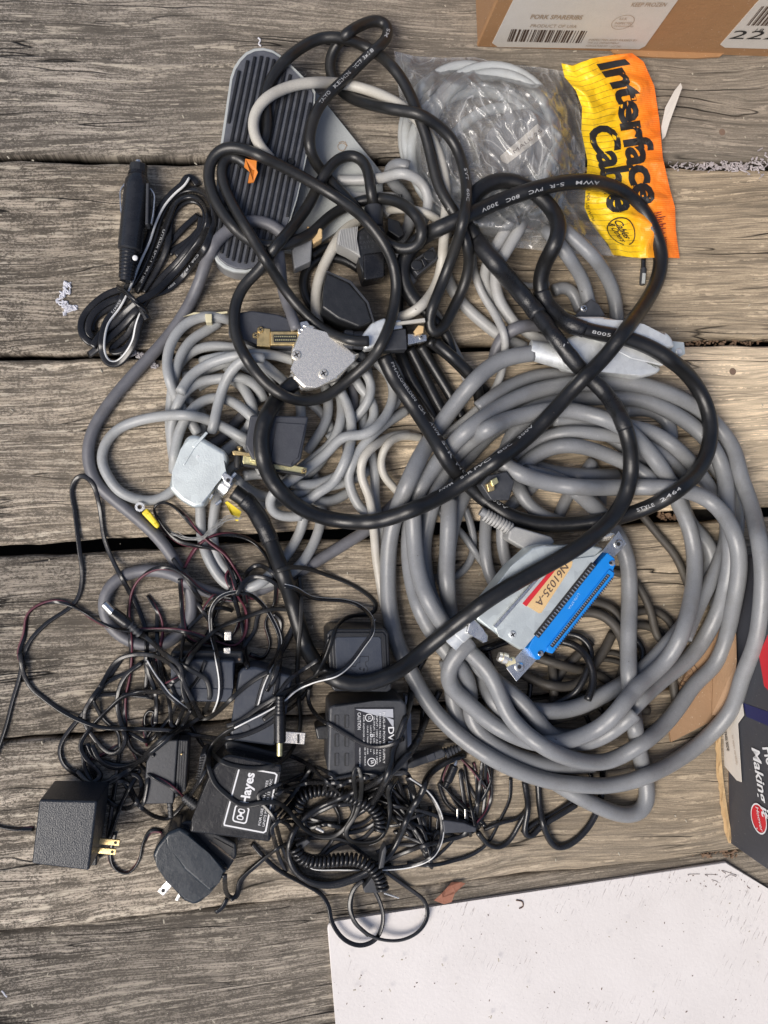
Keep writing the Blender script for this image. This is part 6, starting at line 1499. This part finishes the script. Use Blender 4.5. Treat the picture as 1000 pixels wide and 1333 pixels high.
# 7 slotted adapter with rating label
e = empty('plug_adapter', at(478, 965, 0), 'square black adapter with slots and a silver and black rating label', 'adapter')
prism('housing', z28('525 120 545 110 700 96 800 88 822 110 830 370 810 385 530 385 518 360'), .040, .0008, M['char'], e, .0040, 4)
prism('side_boss', z28('470 200 500 190 525 190 525 245 480 245'), .022, .002, M['abs'], e, .0015)
for r_ in range(3):
    for k in range(2):
        x0_, y0_ = 545+k*38, (146, 218, 292)[r_]
        pp_ = rrect((250+(x0_+9)*.34, 880+(y0_+28)*.34), 3.1, 8.5, 1.4, 0); prism('slot', pp_, .0402, .0385, M['ink'], e, 0)
        prism('slot_lip', rrect((250+(x0_+9)*.34+.9, 880+(y0_+28)*.34), 1.6, 7.9, 1.0, 0), .0404, .0385, M['char'], e, 0)
M['foil'] = flat('silver_label', (.42, .43, .46), .35)
M['labblack'] = flat('label_black', (.02, .02, .024), .35)
lb = prism('rating_label', z28('622 124 772 124 774 340 624 362'), .0409, .0400, M['labblack'], e, 0)
prism('foil_patch', z28('626 127 770 127 771 160 700 150 640 132'), .0411, .0407, M['foil'], lb, 0)
prism('foil_patch', z28('700 140 772 168 772 200 745 160'), .04105, .0407, M['foil'], lb, 0)
z7 = lambda x, y: (250+x*.34, 880+y*.34)
text_px('lettering', 'DVE', z7(752, 195), z7(752, 268), 7.5, .0412, M['wprint'], lb, .02)
for s, x, ya, yb, hh_ in (('PLUG-IN POWER SUPPLY', 731, 138, 335, 3.6), ('MODEL NO. DV-1215A', 717, 142, 330, 2.8), ('INPUT: 120V AC 60Hz 18W', 705, 150, 338, 2.8), ('OUTPUT: 12V DC 500mA', 694, 155, 300, 2.8), ('LISTED 2M69 E54', 682, 190, 290, 2.2), ('CLASS 2 TRANSFORMER', 670, 190, 300, 2.2), ('FOR INDOOR USE', 655, 150, 262, 2.4), ('CAUTION', 634, 140, 205, 5.4), ('RISK OF SHOCK', 660, 265, 345, 2.4), ('MADE IN CHINA', 640, 275, 350, 2.4)):
    text_px('print', s, z7(x, ya), z7(x, yb), hh_*.82, .0412, M['wprint'], lb, .0)
for cx_, cy_, r_ in ((678, 160, 5.2), (688, 330, 5.6), (688, 228, 2.2)): outline(ring_pts(z7(cx_, cy_), r_, 20), 1.0, .0413, M['wprint'], lb, 'approval_mark')
text_px('print', 'UL', z7(674, 154), z7(674, 168), 4, .0412, M['wprint'], lb); text_px('print', 'SA', z7(685, 322), z7(685, 337), 4, .0412, M['wprint'], lb, .02)
prism('silver_flap', z28('815 75 838 78 842 310 828 330'), .010, .002, M['foil'], e, .0004)
# 8 square adapter with a raised map outline
e = empty('plug_adapter', at(468, 855, 0), 'square black adapter with a raised state outline, in the crook of the heavy black cable', 'adapter')
prism('housing', zB('462 500 480 480 500 474 765 474 785 500 800 790 780 805 500 800 480 770'), .040, .0008, M['abs'], e, .0030, 4)
prism('rim', zB('485 505 500 492 755 492 770 510 782 770 768 790 510 790 498 770'), .0412, .038, M['abs'], e, .0008)
prism('face_panel', zB('500 522 512 514 738 512 748 522 760 758 752 770 520 772 510 762'), .0406, .038, M['hood'], e, .0004)
prism('panel_inset', zB('504 526 516 518 734 516 744 526 756 755 748 766 524 768 514 758'), .0417, .040, M['navy'], e, .0004)
tx = [(635, 617), (680, 617), (680, 642), (662, 648), (664, 665), (676, 680), (672, 700), (655, 715), (640, 712), (632, 728), (618, 706), (606, 706), (594, 690), (580, 676), (596, 668), (612, 672), (618, 652), (636, 650)]
outline([(310+x*.25, 700+y*.25) for x, y in tx], .55, .0419, M['absg'], e, 'map_outline'); 
prism('map_relief', scaled([(310+x*.25, 700+y*.25) for x, y in tx], .98), .04183, .0412, M['navy'], e, .0001)
text_px('raised_letter', 't', (310+628*.25, 700+688*.25), (310+642*.25, 700+688*.25), 4, .0419, M['absg'], e); text_px('raised_letter', 'i', (310+650*.25, 700+694*.25), (310+658*.25, 700+694*.25), 4, .0419, M['absg'], e)

# ---------------------------------------------------------------- loose plugs
e = thing_for('jack_cord', 'adapter_cord', 'twin black cord ending in a silver tipped barrel plug on the grey ring', 'cord', 'thin adapter cords in the tangle')
e['group'] = 'cords ending in a plug'; build_cables('jack_cord', e).name = 'flex'
zj = C_of('jack_cord')[0]['z'][0]/1000+.003
tapered('plug_tip', (135.5, 786), (148, 799), [(0, 5), (.05, 5.6), (1, 5.6)], zj+.004, M['steel'], e, 16)
tapered('plug_tip_hole', (134.8, 785.2), (136, 786.5), [(0, 3.4), (1, 3.4)], zj+.004, M['ink'], e, 12)
tapered('plug_body', (146, 797), (169, 814), [(0, 7.2), (.05, 7.8), (.8, 7.8), (1, 5.5)], zj+.003, M['absg'], e, 18)
tapered('strain_relief', (168, 812), (184, 828), ribbed(4, 6.2, 5, 1.4), zj+.002, M['char'], e, 14, z1_=zj)
for nm, lab_, a, b, tip in (('barrel_plug', 'black barrel plug with a bright tip lying between cords right of the label adapter', (580, 1024), (592, 996), (595, 990)),):
    e = empty(nm, at(585, 1010, 0), lab_, 'plug'); tapered('body', a, b, ribbed(3, 4, 5, .7, 0, .25)+[(.27, 6), (.95, 6), (1, 4)], .016, M['absg'], e, 16); tapered('tip', b, tip, [(0, 2.6), (.6, 2.2), (1, .6)], .016, M['steel'], e, 12)
e = empty('inline_connector', at(545, 990, 0), 'dark grey flat in-line connector right of the slotted adapter', 'connector')
prism('housing', zE('195 385 230 360 385 300 405 320 400 345 230 400 200 405'), .018, .004, M['char'], e, .0014)
prism('grip', zE('300 335 340 320 352 352 312 366'), .0187, .016, M['hood'], e, .0005)
tapered('strain_relief', (480+400*.25, 900+322*.25), (480+480*.25, 900+288*.25), ribbed(5, 7, 4.5, 1.2), .011, M['char'], e, 14)
e = empty('inline_connector', at(600, 1078, 0), 'flat black plug lying among loose cord ends at lower centre', 'connector')
prism('housing', zE('385 675 400 670 500 685 565 710 560 735 480 735 392 742'), .012, .002, M['hood'], e, .0016)
for x_ in (462, 503): blade('pin', (480+x_*.25, 900+665*.25), (480+x_*.25, 900+610*.25), 2.2, .006, M['nickel'], e, None, .001)
e = empty('small_socket', at(405, 1090, 0), 'small black moulded plug half hidden under the coiled phone cord', 'plug')
prism('housing', zD('340 560 400 530 420 545 370 590 350 590'), .012, .002, M['char'], e, .001)
tapered('pin', (300+445*.25, 960+470*.25), (300+485*.25, 960+490*.25), [(0, 2.5), (1, 2.2)], .010, M['nickel'], e, 12)
# ring terminal
e = empty('ring_terminal', at(190, 670, 0), 'yellow sleeved ring terminal lying beside the slate grey cable', 'terminal')
zr = .0105
A_ = at(182, 660, zr); s = pxm(182, 660, zr); bm = bmesh.new()
ro = [bm.verts.new(A_+Vector((6.2*s*math.cos(a), 6.2*s*math.sin(a), .0004))) for a in np.linspace(0, 6.283, 25)[:-1]]; ri = [bm.verts.new(A_+Vector((3.0*s*math.cos(a), 3.0*s*math.sin(a), .0004))) for a in np.linspace(0, 6.283, 25)[:-1]]
for k in range(24): bm.faces.new((ro[k], ro[(k+1) % 24], ri[(k+1) % 24], ri[k]))
r_ = bmesh.ops.extrude_face_region(bm, geom=bm.faces[:]); bmesh.ops.translate(bm, vec=(0, 0, -.0009), verts=[g for g in r_['geom'] if isinstance(g, bmesh.types.BMVert)])
from_bm('ring', bm, M['steel'], e)
prism('sleeve', zA('215 112 245 85 312 175 300 195 285 185'), zr+.0012, zr-.003, M['yellow'], e, .0012); prism('sleeve_step', zA('240 118 262 105 300 158 280 172'), zr+.0022, zr, M['yellow'], e, .0009)
bm = bmesh.new()
# ---------------------------------------------------------------- coiled telephone cords
def tele(pts, label, zb):
    xy, _ = catmull(pts, 1.0); n = len(xy); s = np.r_[0, np.cumsum(np.hypot(*np.diff(xy, axis=0).T))]; c = np.array([tuple(at(x, y, zb)) for x, y in xy])
    T = np.gradient(c, axis=0); T /= np.linalg.norm(T, axis=1)[:, None]; Bn = np.cross(T, [0, 0, 1.]); Bn /= np.linalg.norm(Bn, axis=1)[:, None]; Nn = np.cross(Bn, T)
    turns = s[-1]/5.6; m = int(turns*14); u = np.linspace(0, n-1, m); f = lambda a: np.stack([np.interp(u, np.arange(n), a[:, k]) for k in range(3)], 1)
    ph = 2*math.pi*turns*np.linspace(0, 1, m); R_ = 6.4*MM/1000
    P_ = f(c)+f(Bn)*(R_*np.cos(ph))[:, None]+f(Nn)*(R_*np.sin(ph))[:, None]
    vs, fs, ms = [], [], []; sweep_par(vs, fs, P_, .00145, 7)
    me = bpy.data.meshes.new('phone_cable'); me.from_pydata(vs, [], fs); me.update(); o = link_mesh('phone_cable', me, M['cord'], None, True); tag(o, label, 'cord')
def sweep_par(vs, fs, P_, r, m):
    n = len(P_); T = np.gradient(P_, axis=0); T /= np.linalg.norm(T, axis=1)[:, None]; N0 = np.cross(T[0], [0, 0, 1.]); N0 /= np.linalg.norm(N0); base = len(vs)
    for i in range(n):
        N0 = N0 - T[i]*N0.dot(T[i]); N0 /= np.linalg.norm(N0); B0_ = np.cross(T[i], N0)
        for k in range(m): a = 2*math.pi*k/m; vs.append(tuple(P_[i]+N0*r*math.cos(a)+B0_*r*math.sin(a)))
    for i in range(n-1):
        for k in range(m): fs.append((base+i*m+k, base+i*m+(k+1) % m, base+(i+1)*m+(k+1) % m, base+(i+1)*m+k))
tele(COILS[0], 'tightly coiled black phone cord curving behind the lower cords', .012); tele(COILS[1], 'tightly coiled black phone cord lying straight above the lowest board gap', .012)
e = empty('phone_plug', at(480, 1150, 0), 'small black plug with a pin poking over the lowest board gap', 'plug')
prism('housing', zD('690 790 760 700 800 730 790 810 700 812'), .010, .001, M['char'], e, .001); tapered('pin', (300+800*.25, 960+810*.25), (300+878*.25, 960+836*.25), [(0, 1.3), (1, 1.1)], .006, M['nickel'], e, 8)
prism('sleeve', zD('790 590 810 560 815 590 800 680 770 690'), .016, .006, M['char'], e, .001)

# ---------------------------------------------------------------- car charger
e = empty('car_charger', at(180, 280, 0), 'black car lighter plug with its bundled and tied twin flex, left side', 'charger')
build_cables('car_charger', e)
zc = .0125
M['plug'] = plastic('satin_black_shell', (.013, .014, .017), .27, .25, (.03, .032, .036), .00005, 500)
plug = tapered('barrel', (180, 228), (164, 366), [(0, 11.5), (.02, 12.6), (.06, 15.5), (.12, 16), (.5, 15.5), (.70, 15.2), (.715, 13.2)]+ribbed(8, 12.6, 9.5, 1.4, .72, .985)+[(1, 8)], zc, M['plug'], e, 32)
tapered('collar', (180.5, 214), (179.5, 231), [(0, 10.5), (.06, 11.4), (.65, 11.4), (.68, 10.6), (1, 10.6)], zc, M['abs'], e, 10)
tapered('collar_band', (179.6, 224.5), (179.3, 228.5), [(0, 11.9), (1, 12.4)], zc, M['absg'], e, 24)
tapered('centre_pin', (180.5, 208), (180.4, 216), [(0, 2.5), (.15, 4.2), (.5, 4.4), (.55, 3.4), (1, 3.4)], zc, M['steel'], e, 16)
for sgn, pts in ((-1, ((163, 240), (157.5, 248), (157, 262), (158.5, 278), (162, 290))), (1, ((196, 246), (201, 254), (201, 266), (199.5, 280), (197, 292)))):
    bm = bmesh.new(); pp_ = smooth_px(pts, zc); vs, fs, ms = [], [], []; sweep(vs, fs, ms, np.array([tuple(p) for p in pp_]), [(-.0004, -.0016), (.0004, -.0016), (.0004, .0016), (-.0004, .0016)], [0]*4)
    vv = [bm.verts.new(v) for v in vs]; [bm.faces.new([vv[k] for k in f]) for f in fs]; from_bm('side_spring', bm, M['steel'], e)
    xx = 166 if sgn < 0 else 192
    prism('spring_guard', [(xx-2, 238), (xx+2, 238), (xx+1, 292), (xx-3, 292)], zc+.0065, zc-.004, M['char'], e, .0006)
lathe('indicator', at(176, 336, zc+.0070), (0, 0, 1), [(0, .0019), (.0010, .0018), (.0016, .0009)], M['wprint'], e, 16)
bm = bmesh.new(); wire_bm(bm, smooth_px([(153, 372), (156, 374), (163, 378), (172, 387), (182, 396), (189, 402), (192, 408)], lambda f: .006+.012*math.sin(math.pi*min(1, f*1.05))), .0012, 6); wire_bm(bm, smooth_px([(154, 376), (164, 382), (178, 396), (190, 406), (188, 412), (192, 420)], lambda f: .005+.0125*math.sin(math.pi*min(1, f))), .0011, 6)
from_bm('tie', bm, M['absg'], e, True)
tapered('tie_end', (182, 398), (192, 416), [(0, 3.5), (1, 5)], .012, M['absg'], e, 8)
cc0 = C_of('car_charger')
for c, p0, p1, s in ((cc0[2], (219, 300), (205, 345), 'UTILUX SPT-1'), (cc0[2], (202, 352), (190, 372), 'VW-1 105C'), (cc0[1], (262, 330), (240, 362), 'CSA 18/2'), (cc0[1], (232, 372), (222, 384), '300V'), (cc0[0], (158, 392), (148, 412), 'E50472')):
    cable_text(c, p0, p1, s, 1.5, 'print', e)

# ---------------------------------------------------------------- thin cords (one thing each)
G = 'thin adapter cords in the tangle'
names = {
 'left_loop_cord': 'twin black cord reaching up in a narrow peak on the left boards', 'maroon_stripe_cord': 'black and maroon cord looping wide left then rising beside the ring terminal',
 'maroon_arc_cord': 'black and maroon cord arching over the third board gap', 'maroon_long_cord': 'maroon cord running over the grey ring down to the lettered adapter',
 'white_stripe_hoop_cord': 'black cord with a white stripe standing in a tall hoop above the low adapter', 'plain_grey_hoop_cord': 'plain worn cord swinging in a big left hand curve over the blue black adapter',
 'heap_top_cord': 'black cord curling over the heavy cable at the top of the tangle', 'heap_top_cord2': 'black cord rising beside the heavy cable and falling to the slab adapter', 'heap_top_cord3': 'worn black cord falling straight down along the heavy cable',
 'heap_cord_plain': 'short black cord lying down over the slab adapter', 'wide_arc_cord': 'worn cord arching widest to the right above the square adapter', 'striped_arc_cord': 'cord with white stripe curving across the face of the square adapter',
 'left_bundle_cord': 'black cord drooping in the lowest loop beside the textured adapter', 'left_bundle_cord2': 'black cord winding down left of the small brick', 'left_bundle_cord3': 'black cord hooking over towards the textured adapter top',
 'sweeping_cord': 'long twin cord sweeping across from the left edge to the heap', 'low_arch_cord': 'low arching cord left of the blue black adapter', 'jack_cord2': 'worn cord running beside the barrel plug cord over the blue black adapter',
 'ring_cord': 'worn cord crossing the lettered adapter and folding over the slotted adapter', 'ring_cord2': 'worn cord drawn in a round ring above the lettered adapter', 'dangling_cord': 'cord drooping across the rating label of the slotted adapter',
 'flecked_cord': 'flecked cord slanting down right of the slab adapter', 'flat_run_cord': 'flat cord running right under the loose ends', 'long_right_cord': 'long thin cord curving down from the grey coil along the lower boards',
 'board_loop_cord': 'black cord looping down onto the white painted board', 'board_loop_cord2': 'thin cord rising over the coiled phone cord then ringing down on the white board',
 'round_adapter_lead': 'short black and maroon lead entering the rounded adapter'}
for k_, lab_ in names.items(): cable_thing(k_, 'adapter_cord', lab_, 'cord', G)
for k_, lab_ in (('smooth_black_loop', 'smooth round black cord making the widest loop round the phone cords'), ('smooth_black_loop2', 'smooth black cord falling down the right side of the slotted adapter'), ('smooth_black_loop3', 'smooth black cord crossing under the slotted adapter corner'), ('wide_lower_loop', 'smooth black cord lying in a shallow bow beneath the coiled phone cord')):
    cable_thing(k_, 'smooth_cord', lab_, 'cord')
def singles(key, name, labels, group):
    """every strand of this kind is a thing of its own"""
    lst = C_of(key)
    for i, c in enumerate(lst):
        kk = key+'_%d' % i; c['key'] = kk; o = build_cables(kk); o.name = name; tag(o, labels[min(i, len(labels)-1)], 'cord', group)
singles('maroon_short_cord', 'adapter_cord', ['maroon and black cord strand hanging down inside the grey ring', 'maroon and black cord bent in a small hairpin above the small brick', 'short maroon strand left of the small brick'], G)
singles('crossing_cord', 'adapter_cord', ['black cord crossing the slab adapter, upper of two slanting runs', 'worn cord crossing the slab adapter just right of the barrel plug'], G)
singles('diagonal_cord', 'adapter_cord', ['long cord slanting up over the small brick to the slab adapter', 'middle cord of the three slanting over the small brick', 'shortest cord slanting towards the small brick'], G)
singles('white_edge_cord', 'adapter_cord', ['white striped cord cutting across the lower left corner of the blue black adapter', 'plain black cord dropping between the blue black adapter and the small brick'], G)
singles('white_bow_cord', 'adapter_cord', ['white striped cord in a narrow bow under the slotted adapter', 'white striped cord in a wide bow right of the phone cords'], G)
singles('hanging_black_loop', 'smooth_cord', ['black cord hanging in a sharp V below the grey coil', 'black cord lying nearly straight behind the hanging V', 'black cord in a deep U below the grey coil', 'black cord in a shallow U right of the loose cord ends', 'thin black cord trailing right towards the hanging V', 'thin black cord hidden behind the deep U'], 'black cords below the grey coil')
singles('dark_vertical_cord', 'adapter_cord', ['dark cord folded up and down under the edge of the grey coil', 'maroon cord folded up and down under the edge of the grey coil', 'thin dark cord doubled beside the folded cords under the coil edge'], G)
singles('loose_end_cord', 'adapter_cord', ['thin cord criss-crossing right of the phone cords, first of three', 'thin cord zigzagging between the white bow and the flat black plug', 'thin cord knotted under the smooth black loop', 'slack cord lying over the zigzag beside the white bow', 'slack cord wandering towards the flat black plug'], G)
singles('heap_end_cord', 'adapter_cord', ['thin cord winding round the upper phone cord', 'thin cord tangled between the lettered adapter and the phone cords', 'thin cord running over the lower phone cord', 'thin cord weaving below the slotted adapter', 'slack cord wound through the middle of the phone cords', 'slack cord wandering left of the phone cords'], G)
singles('upper_heap_cord', 'adapter_cord', ['black cord zigzagging inside and right of the grey ring', 'maroon cord knotted above the blue black adapter', 'black cord knotted over the two nickel blades', 'slack black cord wandering over the grey ring', 'slack black cord looping over the blue black adapter'], G)
singles('left_heap_cord', 'adapter_cord', ['black cord knotted left of the small brick', 'black cord knotted above the small brick', 'black cord wound between the grey ring and the small brick', 'slack cord wandering above the textured adapter', 'slack cord looping round the top of the small brick'], G)
singles('round_adapter_tail', 'adapter_cord', ['black cord tail curling right of the rounded adapter', 'short black cord end just below the rounded adapter tail'], G)

# ---------------------------------------------------------------- litter on the deck
def scrap(name, poly, z, mat, label, cat, th=.0006, crump=.0015, seed=1):
    rg = random.Random(seed); o = sheet(name, [at(x, y, z+rg.uniform(0, crump)) for x, y in poly], th, (0, 0, 1), mat, None); tag(o, label, cat); return o
lf = kraft('dead_leaf', (.36, .15, .09), .5)
scrap('dead_leaf', [(565, 1172), (575, 1163), (583, 1154), (588, 1148), (600, 1148), (606, 1150), (598, 1157), (592, 1163), (588, 1174), (578, 1177)], .001, lf, 'crumpled reddish brown dead leaf by the white board edge', 'leaf', .0004, .004)
cot = flat('white_fluff', (.62, .62, .66), .9)
bm = bmesh.new(); rg = random.Random(2)
for k in range(30):
    c_ = [(88, 370), (86, 378), (82, 384), (78, 392), (84, 396), (90, 402), (96, 400), (86, 406)][k % 8]; wire_bm(bm, smooth_px([(c_[0]+rg.uniform(-5, 5), c_[1]+rg.uniform(-5, 5)) for _ in range(4)], .0008+rg.uniform(0, .0012)), .0006, 4)
tag(from_bm('paper_fluff', bm, cot), 'torn wad of whitish fluff on the second board, far left', 'fluff')
bm = bmesh.new()
for k in range(24):
    c_ = [(172, 460), (182, 462), (190, 465), (196, 470), (200, 476)][k % 5]; wire_bm(bm, smooth_px([(c_[0]+rg.uniform(-6, 6), c_[1]+rg.uniform(-4, 4)) for _ in range(4)], .0008+rg.uniform(0, .001)), .0006, 4)
tag(from_bm('grey_fluff', bm, flat('grey_fluff', (.42, .40, .41), .9)), 'pale grey fluff by the gap below the charger flex', 'fluff')
for k, (a, b, lab_) in enumerate((((336, 49), (340, 60), 'tiny curl of white thread above the pedal'), ((2, 1290), (9, 1298), 'bit of white thread at the lower left edge'))):
    bm = bmesh.new(); wire_bm(bm, smooth_px([a, (a[0]+3, a[1]+3), (b[0]-3, b[1]-3), b], .001), .0006, 5); tag(from_bm('thread', bm, cot), lab_, 'thread')
bm = bmesh.new(); wire_bm(bm, smooth_px([(474, 832), (481, 818), (489, 806)], .009), .0004, 5); tag(from_bm('loose_wire', bm, M['steel'], None, True), 'short bright loose wire left of the heavy grey coil', 'wire')
e = empty('thin_plug', at(837, 360, 0), 'thin black lead with a grey tipped plug poking out below the orange header', 'plug')
tapered('lead', (838, 325), (837.5, 349), [(0, 3.0), (1, 3.0)], .0035, M['cord'], e, 10); tapered('tip', (838, 349), (836, 371), [(0, 3.6), (.1, 4.0), (.8, 4.0), (1, 3.2)], .0035, M['char'], e, 12)
prism('tip_label', [(837, 355), (841, 355.5), (840, 369), (836, 368.5)], .0062, .0045, M['alum'], e, .0002)
bm = bmesh.new(); rg = random.Random(21)
for k in range(170):
    f = rg.random()**.6; x = 866+134*f; y = 217+rg.gauss(0, 2.5+6*max(0, f-.75)*4)-8*max(0, f-.7); zz = -.004+.004*f
    if rg.random() < .5: wire_bm(bm, smooth_px([(x, y), (x+rg.uniform(-5, 5), y+rg.uniform(-4, 4)), (x+rg.uniform(-7, 7), y+rg.uniform(-5, 5))], zz+rg.uniform(0, .004)), rg.uniform(.0002, .0006), 4)
    else: box_bm(bm, at(x, y, zz+rg.uniform(0, .003)), (rg.uniform(.0006, .003), rg.uniform(.0006, .002), .0007), Matrix.Rotation(rg.uniform(0, 3.14), 3, 'Z') @ Matrix.Rotation(rg.uniform(-.6, .6), 3, 'X'))
tag(from_bm('lint', bm, flat('grey_lint', (.42, .38, .38), .9)), 'pale lint and crumbs packed in the top right board gap', kind='stuff')
bm = bmesh.new(); rg = random.Random(11)
cols = 0
for k in range(420):
    x, y = rg.uniform(0, 1000), rg.uniform(0, 1333); s_ = rg.uniform(.0003, .0009); box_bm(bm, at(x, y, .0006), (s_*rg.uniform(1, 3.5), s_, s_*.6), Matrix.Rotation(rg.uniform(0, 3.14), 3, 'Z'))
tag(from_bm('dust_specks', bm, flat('dust', (.42, .38, .30), .9)), 'dust and splinters scattered on the boards', kind='stuff')
bm = bmesh.new()
for k in range(150):
    f = rg.random(); gx_, gy_, zz = ((870+f*120, 446+rg.uniform(-4, 3), -.008) if k % 3 == 0 else ((858+f*24, 672+rg.uniform(-4, 5), -.010) if k % 3 == 1 else (900+f*60, 1110+rg.uniform(-4, 6), -.004)))
    s_ = rg.uniform(.0006, .0018); box_bm(bm, at(gx_, gy_, zz+rg.uniform(-.003, .002)), (s_*rg.uniform(1, 3), s_, s_), Matrix.Rotation(rg.uniform(0, 3.14), 3, 'Z'))
tag(from_bm('gap_litter', bm, kraft('leaf_litter', (.24, .15, .09), .4)), 'brown leaf crumbs caught in the board gaps', kind='stuff')
bm = bmesh.new()
for k in range(110):
    x = rg.uniform(440, 1000); y = rg.uniform(1135, 1333)
    if rg.random() < .4: x = rg.gauss(930, 40); y = rg.gauss(1145, 9)
    ylim = 1160+(x-700)*-.155
    if y < ylim+4 or (x > 945 and y < 1122+(x-945)*.65+4) or x < 440: continue
    s_ = rg.uniform(.0002, .0006); box_bm(bm, at(x, y, -.0034), (s_*rg.uniform(1, 3), s_, s_*.5), Matrix.Rotation(rg.uniform(0, 3.14), 3, 'Z'))
for k in range(5):
    x, y = rg.uniform(895, 960), rg.uniform(1130, 1150); wire_bm(bm, smooth_px([(x, y), (x+rg.uniform(-9, 9), y+rg.uniform(-4, 4)), (x+rg.uniform(-16, 16), y+rg.uniform(-5, 5))], -.0031), .00016, 4)
wire_bm(bm, smooth_px([(672, 1172), (680, 1174), (681, 1180), (676, 1183)], -.0030), .0005, 4)
tag(from_bm('board_debris', bm, flat('dark_crumbs', (.12, .07, .05), .9)), 'dark crumbs and rootlets on the white painted board', kind='stuff')
print('tris', sum(sum(len(p.vertices)-2 for p in o.data.polygons) for o in bpy.data.objects if o.type == 'MESH'))
left = sorted(set(c['key'] for c in CB if 'P' not in c)); print('unbuilt', left)
